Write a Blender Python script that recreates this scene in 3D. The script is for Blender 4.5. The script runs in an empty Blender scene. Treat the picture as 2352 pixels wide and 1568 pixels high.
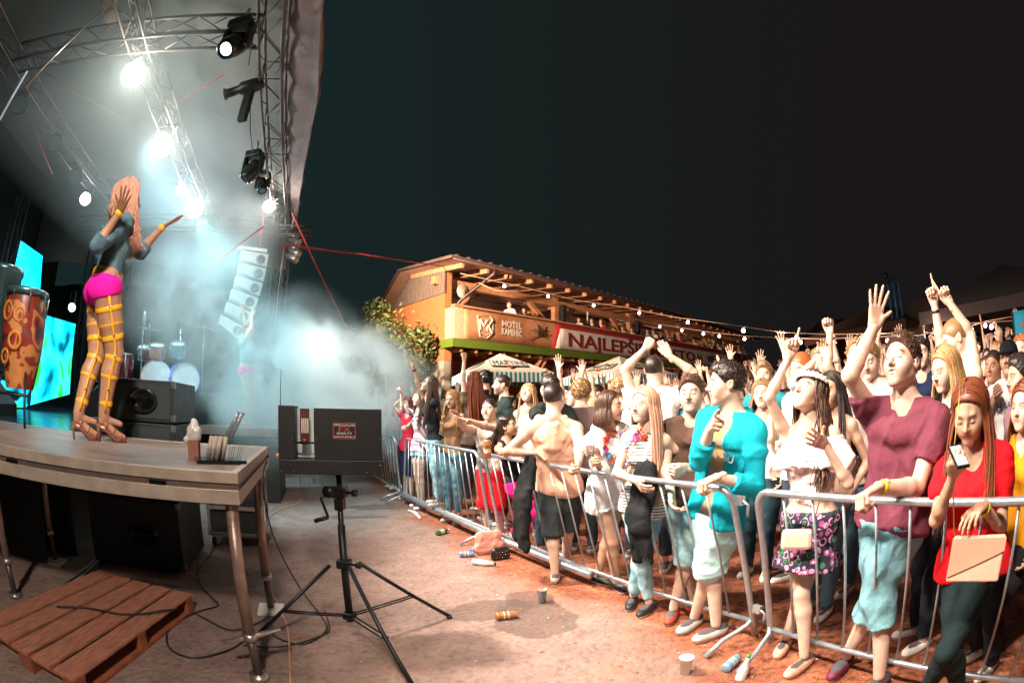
import bpy, math, random
import numpy as np
from mathutils import Vector, Matrix
R = math.radians
rnd = random.Random(7)
C = bpy.context.scene.collection
sc = bpy.context.scene

# ------------------------------------------------------------------ camera
H0 = 1.55                                   # lens height
PITCH, ROLL, FPX = R(7.9), R(-0.83), 1129.4
cam_d = bpy.data.cameras.new('camera')
cam = bpy.data.objects.new('camera', cam_d); C.objects.link(cam)
cam.location = (0, 0, H0)
cam.matrix_world = Matrix.Translation((0, 0, H0)) @ Matrix.Rotation(R(90) + PITCH, 4, 'X') @ Matrix.Rotation(ROLL, 4, 'Z')
cam_d.type = 'PANO'
cam_d.sensor_width = 36; cam_d.sensor_fit = 'HORIZONTAL'
cd = cam_d.cycles if hasattr(cam_d, 'cycles') and hasattr(cam_d.cycles, 'panorama_type') else cam_d
cd.panorama_type = 'FISHEYE_EQUISOLID'
cd.fisheye_lens = FPX * 36 / 2352
cd.fisheye_fov = R(220)
cam_d.clip_start = 0.02; cam_d.clip_end = 2000
sc.camera = cam
sc.render.resolution_x, sc.render.resolution_y = 1024, 682

# ------------------------------------------------------------------ view, world
sc.view_settings.view_transform = 'Standard'
sc.view_settings.look = 'None'
sc.view_settings.exposure = 0.0
sc.view_settings.gamma = 1
sc.view_settings.use_curve_mapping = False
sc.cycles.max_bounces = 6
sc.cycles.diffuse_bounces = 2; sc.cycles.glossy_bounces = 2
sc.cycles.transmission_bounces = 4; sc.cycles.volume_bounces = 1
sc.cycles.volume_step_rate = 2.5; sc.cycles.volume_preview_step_rate = 2.5
sc.cycles.volume_max_steps = 96
sc.cycles.sample_clamp_indirect = 6
world = bpy.data.worlds.new('World'); sc.world = world
world.use_nodes = True
wn = world.node_tree; wn.nodes.clear()
w_out = wn.nodes.new('ShaderNodeOutputWorld'); w_bg = wn.nodes.new('ShaderNodeBackground')
w_tc = wn.nodes.new('ShaderNodeTexCoord'); w_sep = wn.nodes.new('ShaderNodeSeparateXYZ')
w_mr = wn.nodes.new('ShaderNodeMapRange'); w_mr.inputs[1].default_value = -0.5; w_mr.inputs[2].default_value = 0.6
w_cr = wn.nodes.new('ShaderNodeValToRGB')      # night sky: greenish where the stage smoke drifts, brown-black over the town
w_cr.color_ramp.elements[0].color = (.0085, .0195, .0190, 1); w_cr.color_ramp.elements[1].color = (.0105, .0085, .0090, 1)
wn.links.new(w_tc.outputs['Generated'], w_sep.inputs[0]); wn.links.new(w_sep.outputs[0], w_mr.inputs[0])
wn.links.new(w_mr.outputs[0], w_cr.inputs[0]); wn.links.new(w_cr.outputs[0], w_bg.inputs[0])
w_bg.inputs[1].default_value = 1.0
wn.links.new(w_bg.outputs[0], w_out.inputs[0])

# ------------------------------------------------------------------ frames of reference
AZ = R(23.2)                                # stage front runs 23.2 deg left of straight ahead
S = Vector((-math.sin(AZ), math.cos(AZ), 0)); L = Vector((-math.cos(AZ), -math.sin(AZ), 0))
def SL(s, l, z=0): return S * s + L * l + Vector((0, 0, z))
def to_sl(p): return p.x * S.x + p.y * S.y, p.x * L.x + p.y * L.y
def pix(px, py):                            # measured point of the photograph -> direction in the world
    x, y = px - 1176, py - 784
    r = math.hypot(x, y) / FPX; th = 2 * math.asin(min(1, r / 2)); k = math.sin(th) / max(r, 1e-9) / FPX
    d = Vector((x * k, -y * k, -math.cos(th)))
    return (Matrix.Rotation(R(90) + PITCH, 3, 'X') @ Matrix.Rotation(ROLL, 3, 'Z')) @ d
def at(px, py, z=0.0):                      # the point at height z
    d = pix(px, py); t = (z - H0) / d.z; return Vector((d.x * t, d.y * t, z))
def pd(px, py, D):                          # the point at ground distance D
    d = pix(px, py); t = D / math.hypot(d.x, d.y); return Vector((d.x * t, d.y * t, H0 + d.z * t))
STAGE = Matrix.Rotation(AZ, 4, 'Z')         # local x = -l, y = s
def ground_z(x, y):                         # the ground climbs gently behind the front rows
    s, l = x * S.x + y * S.y, x * L.x + y * L.y
    d = max(0.0, -l - 3.4)
    return min(0.9, 0.055 * d + 0.0) if d > 0 else 0.0

# ------------------------------------------------------------------ lights (lamps of the stage rig and of the place, plus added fill spots)
def spot(name, loc, target, power, color, size=60, blend=.5, rad=.12):
    d = bpy.data.lights.new(name, 'SPOT'); d.energy = power; d.color = color
    d.spot_size = R(size); d.spot_blend = blend; d.shadow_soft_size = rad
    o = bpy.data.objects.new(name, d); C.objects.link(o); o.location = loc
    o.rotation_euler = (Vector(target) - Vector(loc)).to_track_quat('-Z', 'Y').to_euler()
    return o
def point(name, loc, power, color, rad=.08):
    d = bpy.data.lights.new(name, 'POINT'); d.energy = power; d.color = color; d.shadow_soft_size = rad
    o = bpy.data.objects.new(name, d); C.objects.link(o); o.location = loc; return o
WARM, COOL, CYAN = (1, .84, .70), (.75, .93, 1), (.25, .8, 1)
spot('front_spot', SL(4.2, 1.0, 5.0), SL(3.2, -3.2, 1.2), 2800, WARM, 75, .6, .2)
spot('front_spot', SL(7.6, 1.1, 5.0), SL(5.5, -3.8, 1.2), 2800, WARM, 75, .6, .2)
spot('front_spot', SL(0.6, 1.0, 5.0), SL(0.6, -3.6, 1.2), 1900, WARM, 85, .6, .2)
spot('front_spot', SL(2.2, .9, 5.3), SL(3.4, -5.5, 1.0), 1500, (1, .80, .64), 120, .9, .5)  # added wide soft fill that lifts the shadows among the crowd
spot('facade_fill', SL(11.3, .2, 6.0), SL(19, -12, 4.2), 15000, (1, .70, .48), 84, .6, .2)  # added beam to brighten the building front, no fixture belongs to it
spot('smoke_fill', SL(9.1, 2.6, 5.0), SL(9.0, .2, 1.0), 420, (.5, .92, 1), 90, .8, .2)  # added teal light to brighten the smoke, like the two below
spot('smoke_fill', SL(8.0, 5.0, 4.6), SL(8.6, .8, 1.2), 1000, (.45, .92, 1), 50, .8, .2)
spot('smoke_fill', SL(6.0, 2.9, 5.0), SL(8.6, .8, 1.0), 1300, (.45, .88, 1), 60, .8, .2)
spot('front_spot', SL(4.6, .8, 5.1), SL(8.8, .0, 1.0), 1500, (.62, .95, 1), 70, .8, .2)  # added pale teal beam, only there to light up the smoke
spot('rear_spot', SL(-2.8, .5, 5.0), SL(2.7, 1.1, 0), 1500, WARM, 50, .8, .25)
spot('performer_spot', SL(-.6, .9, 5.3), SL(3.9, 2.0, 2.2), 1700, (1, .9, .8), 40, .8, .2)
spot('stage_wash', SL(7.0, 5.2, 5.2), SL(8.0, 7.0, 1.2), 500, CYAN, 100, .8, .2)

# ------------------------------------------------------------------ materials
def lin(c):
    if isinstance(c, str):
        c = [int(c[i:i + 2], 16) / 255 for i in (0, 2, 4)]
        return tuple(x / 12.92 if x <= .04045 else ((x + .055) / 1.055) ** 2.4 for x in c)
    return tuple(c)
MATS = {}
def mat(name, col=(.5, .5, .5), rough=.6, metal=0, noise=.12, nscale=8, bump=0, bscale=40, emit=0, ecol=None, alpha=1,
        trans=0, spec=.5, stretch=None, pattern=None, attr=False, sss=0, coat=0, dist=.01):
    if name in MATS: return MATS[name]
    m = bpy.data.materials.new(name); m.use_nodes = True; n = m.node_tree; N = n.nodes; K = n.links
    b = N['Principled BSDF']; c = lin(col)
    b.inputs['Roughness'].default_value = rough; b.inputs['Metallic'].default_value = metal
    b.inputs['Specular IOR Level'].default_value = spec
    tc = N.new('ShaderNodeTexCoord'); src = tc.outputs['Object']
    mp = N.new('ShaderNodeMapping'); K.new(src, mp.inputs[0]); src = mp.outputs[0]
    if stretch: mp.inputs['Scale'].default_value = stretch
    base = None
    if attr:
        a = N.new('ShaderNodeAttribute'); a.attribute_name = 'Col'; base = a.outputs['Color']
    elif pattern:
        base = pattern(N, K, tc.outputs['Object'], c)
    if base is None:
        rgb = N.new('ShaderNodeRGB'); rgb.outputs[0].default_value = (*c, 1); base = rgb.outputs[0]
    if noise:
        no = N.new('ShaderNodeTexNoise'); no.inputs['Scale'].default_value = nscale; no.inputs['Detail'].default_value = 5
        K.new(src, no.inputs['Vector'])
        mr = N.new('ShaderNodeMapRange'); mr.inputs[1].default_value = .3; mr.inputs[2].default_value = .7
        mr.inputs[3].default_value = 1 - noise; mr.inputs[4].default_value = 1 + noise; K.new(no.outputs[0], mr.inputs[0])
        mx = N.new('ShaderNodeVectorMath'); mx.operation = 'SCALE'; K.new(base, mx.inputs[0]); K.new(mr.outputs[0], mx.inputs['Scale'])
        base = mx.outputs[0]
        m2 = N.new('ShaderNodeMapRange'); m2.inputs[3].default_value = max(0, rough - .12); m2.inputs[4].default_value = min(1, rough + .12)
        K.new(no.outputs[0], m2.inputs[0]); K.new(m2.outputs[0], b.inputs['Roughness'])
    K.new(base, b.inputs['Base Color'])
    if bump:
        nb = N.new('ShaderNodeTexNoise'); nb.inputs['Scale'].default_value = bscale; nb.inputs['Detail'].default_value = 4
        K.new(src, nb.inputs['Vector'])
        bp = N.new('ShaderNodeBump'); bp.inputs['Strength'].default_value = bump; bp.inputs['Distance'].default_value = dist
        K.new(nb.outputs[0], bp.inputs['Height']); K.new(bp.outputs[0], b.inputs['Normal'])
    if emit:
        b.inputs['Emission Color'].default_value = (*lin(ecol or col), 1); b.inputs['Emission Strength'].default_value = emit
    if alpha < 1: b.inputs['Alpha'].default_value = alpha
    if trans: b.inputs['Transmission Weight'].default_value = trans
    if sss: b.inputs['Subsurface Weight'].default_value = sss; b.inputs['Subsurface Radius'].default_value = (.02, .008, .004)
    if coat: b.inputs['Coat Weight'].default_value = coat
    MATS[name] = m; return m

# ------------------------------------------------------------------ mesh helpers
def tag(o, label=None, cat=None, group=None, kind=None):
    if label: o['label'] = label
    if cat: o['category'] = cat
    if group: o['group'] = group
    if kind: o['kind'] = kind
    return o
def empty(name, loc=(0, 0, 0), rz=0):
    o = bpy.data.objects.new(name, None); C.objects.link(o); o.location = loc; o.rotation_euler = (0, 0, rz)
    o.empty_display_size = .1; return o
def raw_mesh(name, V, F, m=None, smooth=True, cols=None):
    """V (n,3), F list of arrays of equal-size faces or one (m,4) array"""
    me = bpy.data.meshes.new(name)
    V = np.asarray(V, np.float32); Fs = F if isinstance(F, list) else [F]
    Fs = [np.asarray(f, np.int32) for f in Fs if len(f)]
    me.vertices.add(len(V)); me.vertices.foreach_set('co', V.ravel())
    loops = np.concatenate([f.ravel() for f in Fs]); me.loops.add(len(loops)); me.loops.foreach_set('vertex_index', loops)
    tot = np.concatenate([np.full(len(f), f.shape[1]) for f in Fs]).astype(np.int32)
    st = np.concatenate([[0], np.cumsum(tot)[:-1]]).astype(np.int32)
    me.polygons.add(len(tot)); me.polygons.foreach_set('loop_start', st); me.polygons.foreach_set('loop_total', tot)
    me.polygons.foreach_set('use_smooth', np.full(len(tot), smooth))
    if cols is not None:
        a = me.color_attributes.new('Col', 'FLOAT_COLOR', 'POINT')
        cc = np.ones((len(V), 4), np.float32); cc[:, :3] = cols; a.data.foreach_set('color', cc.ravel())
    me.update(calc_edges=True); me.validate()
    if m: me.materials.append(m)
    return me
def link(name, me, parent=None, mw=None):
    o = bpy.data.objects.new(name, me); C.objects.link(o)
    if parent: o.parent = parent
    if mw is not None: o.matrix_local = mw
    return o
class MB:
    """collects solids, builds one mesh"""
    def __init__(s): s.v = []; s.f = []; s.sm = []
    def add(s, vs, fs, smooth=False):
        b = len(s.v); s.v += [tuple(p) for p in vs]; s.f += [tuple(b + i for i in f) for f in fs]; s.sm += [smooth] * len(fs); return s
    def box(s, x0, x1, y0, y1, z0, z1, m=None):
        vs = [Vector((x, y, z)) for z in (z0, z1) for y in (y0, y1) for x in (x0, x1)]
        if m: vs = [m @ v for v in vs]
        return s.add(vs, [(0, 2, 3, 1), (4, 5, 7, 6), (0, 1, 5, 4), (2, 6, 7, 3), (0, 4, 6, 2), (1, 3, 7, 5)])
    def beam(s, p, q, w, h=None, up=(0, 0, 1)):
        p, q = Vector(p), Vector(q); h = h or w; d = (q - p).normalized(); u = Vector(up)
        if abs(d.dot(u)) > .98: u = Vector((0, 1, 0)) if abs(d.y) < .9 else Vector((1, 0, 0))
        r = d.cross(u).normalized() * (w / 2); u = r.cross(d).normalized() * (h / 2)
        vs = [p - r - u, p + r - u, p + r + u, p - r + u, q - r - u, q + r - u, q + r + u, q - r + u]
        return s.add(vs, [(0, 1, 2, 3), (7, 6, 5, 4), (0, 4, 5, 1), (1, 5, 6, 2), (2, 6, 7, 3), (3, 7, 4, 0)])
    def tube(s, pts, r, n=8, cap=True):
        pts = [Vector(p) for p in pts]; rs = r if isinstance(r, (list, tuple)) else [r] * len(pts)
        vs = []; fs = []; prev = None
        for i, p in enumerate(pts):
            t = (pts[min(i + 1, len(pts) - 1)] - pts[max(i - 1, 0)]).normalized()
            if prev is None: a = t.orthogonal().normalized()
            else: a = (prev - t * prev.dot(t)).normalized()
            prev = a; b = t.cross(a)
            vs += [p + (a * math.cos(6.28318 * k / n) + b * math.sin(6.28318 * k / n)) * rs[i] for k in range(n)]
        for i in range(len(pts) - 1):
            fs += [(i * n + k, i * n + (k + 1) % n, (i + 1) * n + (k + 1) % n, (i + 1) * n + k) for k in range(n)]
        if cap: fs += [tuple(range(n))[::-1], tuple((len(pts) - 1) * n + k for k in range(n))]
        return s.add(vs, fs, True)
    def lathe(s, prof, n=20, m=None, cap=True):
        vs = [Vector((r * math.cos(6.28318 * k / n), r * math.sin(6.28318 * k / n), z)) for r, z in prof for k in range(n)]
        if m: vs = [m @ v for v in vs]
        fs = [(i * n + k, i * n + (k + 1) % n, (i + 1) * n + (k + 1) % n, (i + 1) * n + k) for i in range(len(prof) - 1) for k in range(n)]
        if cap: fs += [tuple(range(n))[::-1], tuple((len(prof) - 1) * n + k for k in range(n))]
        return s.add(vs, fs, True)
    def prism(s, poly, y0, y1, m=None):      # polygon in x,z pushed along y
        n = len(poly); vs = [Vector((x, y, z)) for y in (y0, y1) for x, z in poly]
        if m: vs = [m @ v for v in vs]
        fs = [tuple(range(n)), tuple(range(2 * n - 1, n - 1, -1))] + [(i, i + n, (i + 1) % n + n, (i + 1) % n) for i in range(n)]
        return s.add(vs, fs)
    def sheet(s, grid):                      # rows of points
        n = len(grid[0]); vs = [p for row in grid for p in row]
        fs = [(i * n + j, i * n + j + 1, (i + 1) * n + j + 1, (i + 1) * n + j) for i in range(len(grid) - 1) for j in range(n - 1)]
        return s.add(vs, fs, True)
    def mesh(s, name, m, bevel=0):
        me = bpy.data.meshes.new(name); me.from_pydata([tuple(v) for v in s.v], [], s.f)
        me.polygons.foreach_set('use_smooth', s.sm); me.materials.append(m); me.update(); return me
    def build(s, name, m, parent=None, mw=None, bevel=0):
        o = link(name, s.mesh(name, m), parent, mw)
        if bevel:
            b = o.modifiers.new('edge', 'BEVEL'); b.width = bevel; b.segments = 2; b.limit_method = 'ANGLE'
        return o
UNIT = {}
def rod(name, p, q, r, m, parent, n=6):     # a straight round bar; all alike bars share one mesh
    key = (m.name, n, r)
    if key not in UNIT: UNIT[key] = MB().tube([(0, 0, 0), (0, 0, 1)], r, n).mesh(name, m)
    p, q = Vector(p), Vector(q); d = q - p
    o = link(name, UNIT[key], parent)
    o.matrix_local = Matrix.Translation(p) @ d.to_track_quat('Z', 'Y').to_matrix().to_4x4() @ Matrix.Diagonal((1, 1, d.length, 1))
    return o
def lathe_m(p, d):                           # matrix that puts a lathe's z axis along d at p
    return Matrix.Translation(Vector(p)) @ Vector(d).to_track_quat('Z', 'Y').to_matrix().to_4x4()
def text(body, size, m, parent, mw, depth=.002, sx=1, align='CENTER', name='lettering', bold=0):
    c = bpy.data.curves.new(name, 'FONT'); c.body = body; c.size = size; c.extrude = depth; c.align_x = align; c.align_y = 'CENTER'; c.resolution_u = 3; c.offset = bold
    t = bpy.data.objects.new(name, c); C.objects.link(t); bpy.context.view_layer.update()
    me = bpy.data.meshes.new_from_object(t.evaluated_get(bpy.context.evaluated_depsgraph_get())); bpy.data.objects.remove(t)
    me.materials.clear(); me.materials.append(m); me.name = name
    o = link(name, me, parent); o.matrix_local = mw @ Matrix.Rotation(R(90), 4, 'X') @ Matrix.Diagonal((sx, 1, 1, 1)); return o
def dup(root, parent=None):
    c = root.copy(); C.objects.link(c); c.parent = parent
    for ch in root.children: dup(ch, c)
    return c
# ------------------------------------------------------------------ people: implicit bodies turned into meshes
def v3(x): return np.array(x, float)
def nrm(v): v = v3(v); return v / (np.linalg.norm(v) + 1e-12)
# primitive: ('c', a, b, ra, rb, flataxis, flat, cut[(pt, n)...], sub, k)
def cone(a, b, ra, rb, fa=None, fl=1.0, cut=(), sub=False, k=None): return ('c', v3(a), v3(b), ra, rb, fa, fl, cut, sub, k)
def ell(c, rr, M=None, cut=(), sub=False, k=None): return ('e', v3(c), v3(rr), M if M is not None else np.eye(3), None, None, None, cut, sub, k)
def ball(c, r, **kw): return cone(c, v3(c) + [0, 0, 1e-4], r, r, **kw)
def nets(D, lo, h):
    s = D < 0
    c = sum(s[i:s.shape[0] - 1 + i, j:s.shape[1] - 1 + j, k:s.shape[2] - 1 + k].astype(np.int8) for i in (0, 1) for j in (0, 1) for k in (0, 1))
    mask = (c > 0) & (c < 8); cells = np.argwhere(mask)
    if not len(cells): return np.zeros((0, 3)), np.zeros((0, 4), int)
    idx = np.full(mask.shape, -1, np.int32); idx[mask] = np.arange(len(cells))
    acc = np.zeros((len(cells), 3)); cnt = np.zeros(len(cells))
    cor = {(i, j, k): D[cells[:, 0] + i, cells[:, 1] + j, cells[:, 2] + k] for i in (0, 1) for j in (0, 1) for k in (0, 1)}
    for a in cor:
        for ax in range(3):
            if a[ax] == 0:
                b = list(a); b[ax] = 1; b = tuple(b); d0, d1 = cor[a], cor[b]
                x = (d0 < 0) != (d1 < 0); t = np.where(x, d0 / np.where(x, d0 - d1, 1), 0)
                p = np.tile(np.array(a, float), (len(cells), 1)); p[:, ax] += t
                acc += p * x[:, None]; cnt += x
    V = (cells + acc / cnt[:, None]) * h + lo
    Q = []
    for ax in range(3):
        sl0 = [slice(None)] * 3; sl1 = [slice(None)] * 3; sl0[ax] = slice(0, -1); sl1[ax] = slice(1, None)
        a, b = s[tuple(sl0)], s[tuple(sl1)]; e = np.argwhere(a != b)
        u, w = [(1, 2), (2, 0), (0, 1)][ax]
        e = e[(e[:, u] > 0) & (e[:, w] > 0) & (e[:, u] < mask.shape[u]) & (e[:, w] < mask.shape[w])]
        inside = a[tuple(e.T)]
        def g(du, dw): q = e.copy(); q[:, u] -= du; q[:, w] -= dw; return idx[tuple(q.T)]
        q = np.stack([g(1, 1), g(0, 1), g(0, 0), g(1, 0)], 1); q[~inside] = q[~inside][:, ::-1]; Q.append(q)
    Q = np.concatenate(Q); return V, Q[(Q >= 0).all(1)]
def bounds(p):
    if p[0] == 'c': r = max(p[3], p[4]); return np.minimum(p[1], p[2]) - r, np.maximum(p[1], p[2]) + r
    r = p[2].max(); return p[1] - r, p[1] + r
def solid(prims, h, k=.015, noise=None, keep=None):
    """smooth union of primitives -> quads. noise=(amp, freq, seed, vertical stretch); keep = list of half-spaces (pt, n)"""
    bs = [bounds(p) for p in prims if not p[8]]
    lo = np.min([b[0] for b in bs], 0) - 2.2 * h - .01; hi = np.max([b[1] for b in bs], 0) + 2.2 * h + .01
    n = np.ceil((hi - lo) / h).astype(int) + 1
    D = np.full(n, .12, np.float32); ax = [lo[i] + h * np.arange(n[i]) for i in range(3)]
    for p in prims:
        b0, b1 = bounds(p); kk = p[9] if p[9] is not None else k; mg = kk + 2.5 * h
        i0 = np.maximum(((b0 - mg - lo) / h).astype(int), 0); i1 = np.minimum(((b1 + mg - lo) / h).astype(int) + 2, n)
        if (i1 <= i0).any(): continue
        X = (ax[0][i0[0]:i1[0], None, None], ax[1][None, i0[1]:i1[1], None], ax[2][None, None, i0[2]:i1[2]])
        if p[0] == 'c':
            a, bb, ra, rb, fa, fl = p[1:7]; ab = bb - a; L2 = ab @ ab + 1e-12
            x, y, z = X[0] - a[0], X[1] - a[1], X[2] - a[2]
            t = np.clip((x * ab[0] + y * ab[1] + z * ab[2]) / L2, 0, 1)
            vx, vy, vz = x - t * ab[0], y - t * ab[1], z - t * ab[2]; q2 = vx * vx + vy * vy + vz * vz
            if fl != 1:
                dd = vx * fa[0] + vy * fa[1] + vz * fa[2]; e = np.sqrt(q2 + dd * dd * (1 / fl ** 2 - 1)) + 1e-9
                d = (e - (ra + (rb - ra) * t)) * np.sqrt(q2) / e
                d = np.where(q2 < 1e-8, -ra * fl, d)
            else: d = np.sqrt(q2) - (ra + (rb - ra) * t)
        else:
            c0, rr, M = p[1], p[2], p[3]; x, y, z = X[0] - c0[0], X[1] - c0[1], X[2] - c0[2]
            u = [x * M[0, i] + y * M[1, i] + z * M[2, i] for i in range(3)]
            k0 = np.sqrt(sum((u[i] / rr[i]) ** 2 for i in range(3))); k1 = np.sqrt(sum((u[i] / rr[i] ** 2) ** 2 for i in range(3))) + 1e-9
            d = k0 * (k0 - 1) / k1
        for (pt, nn) in p[7]: d = np.maximum(d, (X[0] - pt[0]) * nn[0] + (X[1] - pt[1]) * nn[1] + (X[2] - pt[2]) * nn[2])
        sl = tuple(slice(i0[i], i1[i]) for i in range(3)); A = D[sl]
        if p[8]: d = -d; hh = np.maximum(kk - np.abs(A - d), 0) / kk; D[sl] = np.maximum(A, d) + hh * hh * kk * .25
        else: hh = np.maximum(kk - np.abs(A - d), 0) / kk; D[sl] = np.minimum(A, d) - hh * hh * kk * .25
    if noise:
        am, fr, seed, vs = noise; g = np.random.RandomState(seed)
        X = (ax[0][:, None, None], ax[1][None, :, None], ax[2][None, None, :]); tot = 0
        for _ in range(5):
            d = g.normal(size=3); d /= np.linalg.norm(d); d[2] *= vs; f = fr * g.uniform(.5, 1.6); ph = g.uniform(0, 6.28, 3)
            w = np.sin(X[2] * f * .37 + ph[1]) * 1.3
            tot = tot + np.sin((X[0] * d[0] + X[1] * d[1] + X[2] * d[2]) * f + ph[0] + w)
        rdg = 0
        for _ in range(4):
            d = g.normal(size=3); d /= np.linalg.norm(d); d[2] *= .55; f = fr * g.uniform(.35, .7); ph = g.uniform(0, 6.28, 3)
            q = (X[0] * d[0] + X[1] * d[1] + X[2] * d[2]) * f + ph[0] + 1.1 * np.sin(X[2] * f * .5 + ph[1]) + .8 * np.sin((X[0] + X[1]) * f * .6 + ph[2])
            rdg = rdg + np.maximum(0, 1 - 2.2 * np.abs(np.sin(q))) ** 1.5
        D = D + ((tot * am / 3.6) - rdg * am * .75).astype(np.float32)
    if keep:
        for pt, nn in keep:
            D = np.maximum(D, ((ax[0][:, None, None] - pt[0]) * nn[0] + (ax[1][None, :, None] - pt[1]) * nn[1] + (ax[2][None, None, :] - pt[2]) * nn[2]))
    D[[0, -1]] = .1; D[:, [0, -1]] = .1; D[:, :, [0, -1]] = .1
    return nets(D, lo, h)
def ik(a, t, l1, l2, hint):
    a, t = v3(a), v3(t); d = t - a; dist = np.linalg.norm(d); dist = max(dist, abs(l1 - l2) + .01)
    if dist > (l1 + l2) * .998: t = a + nrm(d) * (l1 + l2) * .998; d = t - a; dist = np.linalg.norm(d)
    u = nrm(d); x = (l1 * l1 - l2 * l2 + dist * dist) / (2 * dist); y = math.sqrt(max(l1 * l1 - x * x, 0))
    hh = v3(hint) - u * (v3(hint) @ u); hh = nrm(hh) if np.linalg.norm(hh) > 1e-6 else nrm(np.cross(u, [0, 0, 1]))
    return a + u * x + hh * y, a + u * dist
def frame(f, u): f = nrm(f); r = nrm(np.cross(f, u)); return np.stack([r, f, np.cross(r, f)], 1)   # columns right, forward, up
def hand_prims(w, d, n, side, pose, k):
    """wrist w, direction d, palm normal n; side=+1 puts the thumb on d x n"""
    d = nrm(d); n = nrm(v3(n) - d * (v3(n) @ d)); s = np.cross(d, n) * side; P = []
    L_ = lambda x, y, z=0: w + (s * x + d * y + n * z) * k
    curl = {'open': (4, 4, 4, 4, 0), 'relax': (22, 26, 30, 36, 1), 'grip': (68, 68, 68, 68, 2), 'fist': (86, 86, 86, 86, 3), 'point': (3, 82, 84, 84, 2),
            'peace': (4, 4, 80, 80, 2), 'horns': (4, 82, 82, 6, 1), 'splay': (2, 2, 2, 2, 0)}[pose]
    spread = {'open': 5, 'splay': 11, 'peace': 7}.get(pose, 1.5)
    fx = (.031, .0105, -.0105, -.030); fl = ((.044, .027, .021), (.049, .031, .022), (.045, .028, .021), (.034, .021, .019))
    for i in range(4):
        kn = L_(fx[i], .092 - (.004 if i == 0 else 0.010 if i == 3 else 0))
        P.append(cone(L_(fx[i] * .55, .0), kn, .0155 * k, .0125 * k, n, .85, k=.012))
        a = 0; p = kn; sp = R(spread * (1.5 - i))
        for j, ln in enumerate(fl[i]):
            a += R(curl[i] * (1, 1.05, .7)[j] if curl[i] > 40 else curl[i])
            dirn = (d * math.cos(sp) + s * math.sin(sp)) * math.cos(a) + n * math.sin(a)
            q = p + dirn * ln * k; r0 = (.0092, .0082, .0074)[j] * k
            P.append(cone(p, q, r0 * 1.04, r0 * .9, k=.004)); p = q
    tc = curl[4]; b = L_(.024, .018, .004)
    P.append(cone(b, L_(.040, .052, .010), .0165 * k, .013 * k, k=.012))
    if tc == 0: t1, t2 = L_(.066, .074, .006), L_(.084, .092, .004)
    elif tc == 1: t1, t2 = L_(.052, .082, .016), L_(.054, .106, .022)
    else: t1, t2 = L_(.040, .082, .034), L_(.016, .094, .044)
    P.append(cone(L_(.040, .052, .010), t1, .0115 * k, .0098 * k, k=.006)); P.append(cone(t1, t2, .0098 * k, .008 * k, k=.004))
    P.append(cone(w - d * .04 * k, w + d * .02 * k, .025 * k, .024 * k, n, .72, k=.012))
    return P
HEADC = {}
def head_prims(c, M, k, sex, mouth, neckbase, lod):
    g = lambda x, y, z: c + M @ (v3([x, y, z]) * k); r = lambda *a: v3(a) * k; P = []
    j = 1.0 if sex == 'm' else .9
    P += [ell(g(0, -.014, .030), r(.077, .097, .088), M, k=.02), ell(g(0, .020, -.030), r(.061 * (1.03 if sex == 'm' else .97), .070, .082), M, k=.03),
          ball(g(0, .070, -.094), .020 * k * j, k=.022), cone(g(-.050 * j, .004, -.056), g(-.014, .066, -.096), .020 * k, .016 * k, k=.022),
          cone(g(.050 * j, .004, -.056), g(.014, .066, -.096), .020 * k, .016 * k, k=.022),
          ball(g(-.038, .052, -.024), .026 * k, k=.035), ball(g(.038, .052, -.024), .026 * k, k=.035), ball(g(-.026, .060, -.052), .018 * k, k=.035), ball(g(.026, .060, -.052), .018 * k, k=.035),
          cone(g(-.032, .073, .027), g(.032, .073, .027), .0125 * k * j, .0125 * k * j, k=.022)]
    P += [ball(g(sx * .033, .1035, .004), .0155 * k, sub=True, k=.018) for sx in (-1, 1)]
    P += [ball(g(sx * .031, .0745, .004), .0142 * k, k=.003) for sx in (-1, 1)]
    P += [cone(g(0, .084, .012), g(0, .110, -.022), .0075 * k, .0115 * k, k=.008), ball(g(-.012, .099, -.027), .0075 * k, k=.006), ball(g(.012, .099, -.027), .0075 * k, k=.006)]
    if mouth == 'open':
        P += [ell(g(0, .084, -.048), r(.026, .012, .007), M, k=.006), ell(g(0, .080, -.074), r(.022, .012, .008), M, k=.006),
              ell(g(0, .100, -.060), r(.021, .020, .012), M, sub=True, k=.005)]
    elif mouth == 'smile':
        P += [ell(g(0, .084, -.050), r(.030, .011, .006), M, k=.006), ell(g(0, .081, -.066), r(.025, .012, .008), M, k=.006),
              ell(g(0, .098, -.058), r(.026, .014, .0062), M, sub=True, k=.003)]
    else:
        P += [ell(g(0, .085, -.051), r(.024, .010, .006), M, k=.005), ell(g(0, .083, -.061), r(.021, .010, .007), M, k=.004)]
    for sx in (-1, 1):
        E = M @ np.array([[1, 0, 0], [0, math.cos(.25), -math.sin(.25)], [0, math.sin(.25), math.cos(.25)]])
        P += [ell(g(sx * .079, -.012, -.004), r(.009, .018, .031), E, k=.006), ell(g(sx * .088, -.008, -.002), r(.007, .009, .018), E, sub=True, k=.004)]
    nr = (.056 if sex == 'm' else .046) * k
    P.append(cone(g(0, -.022, -.045), neckbase, nr, nr * 1.08, k=.025))
    return P
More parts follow.
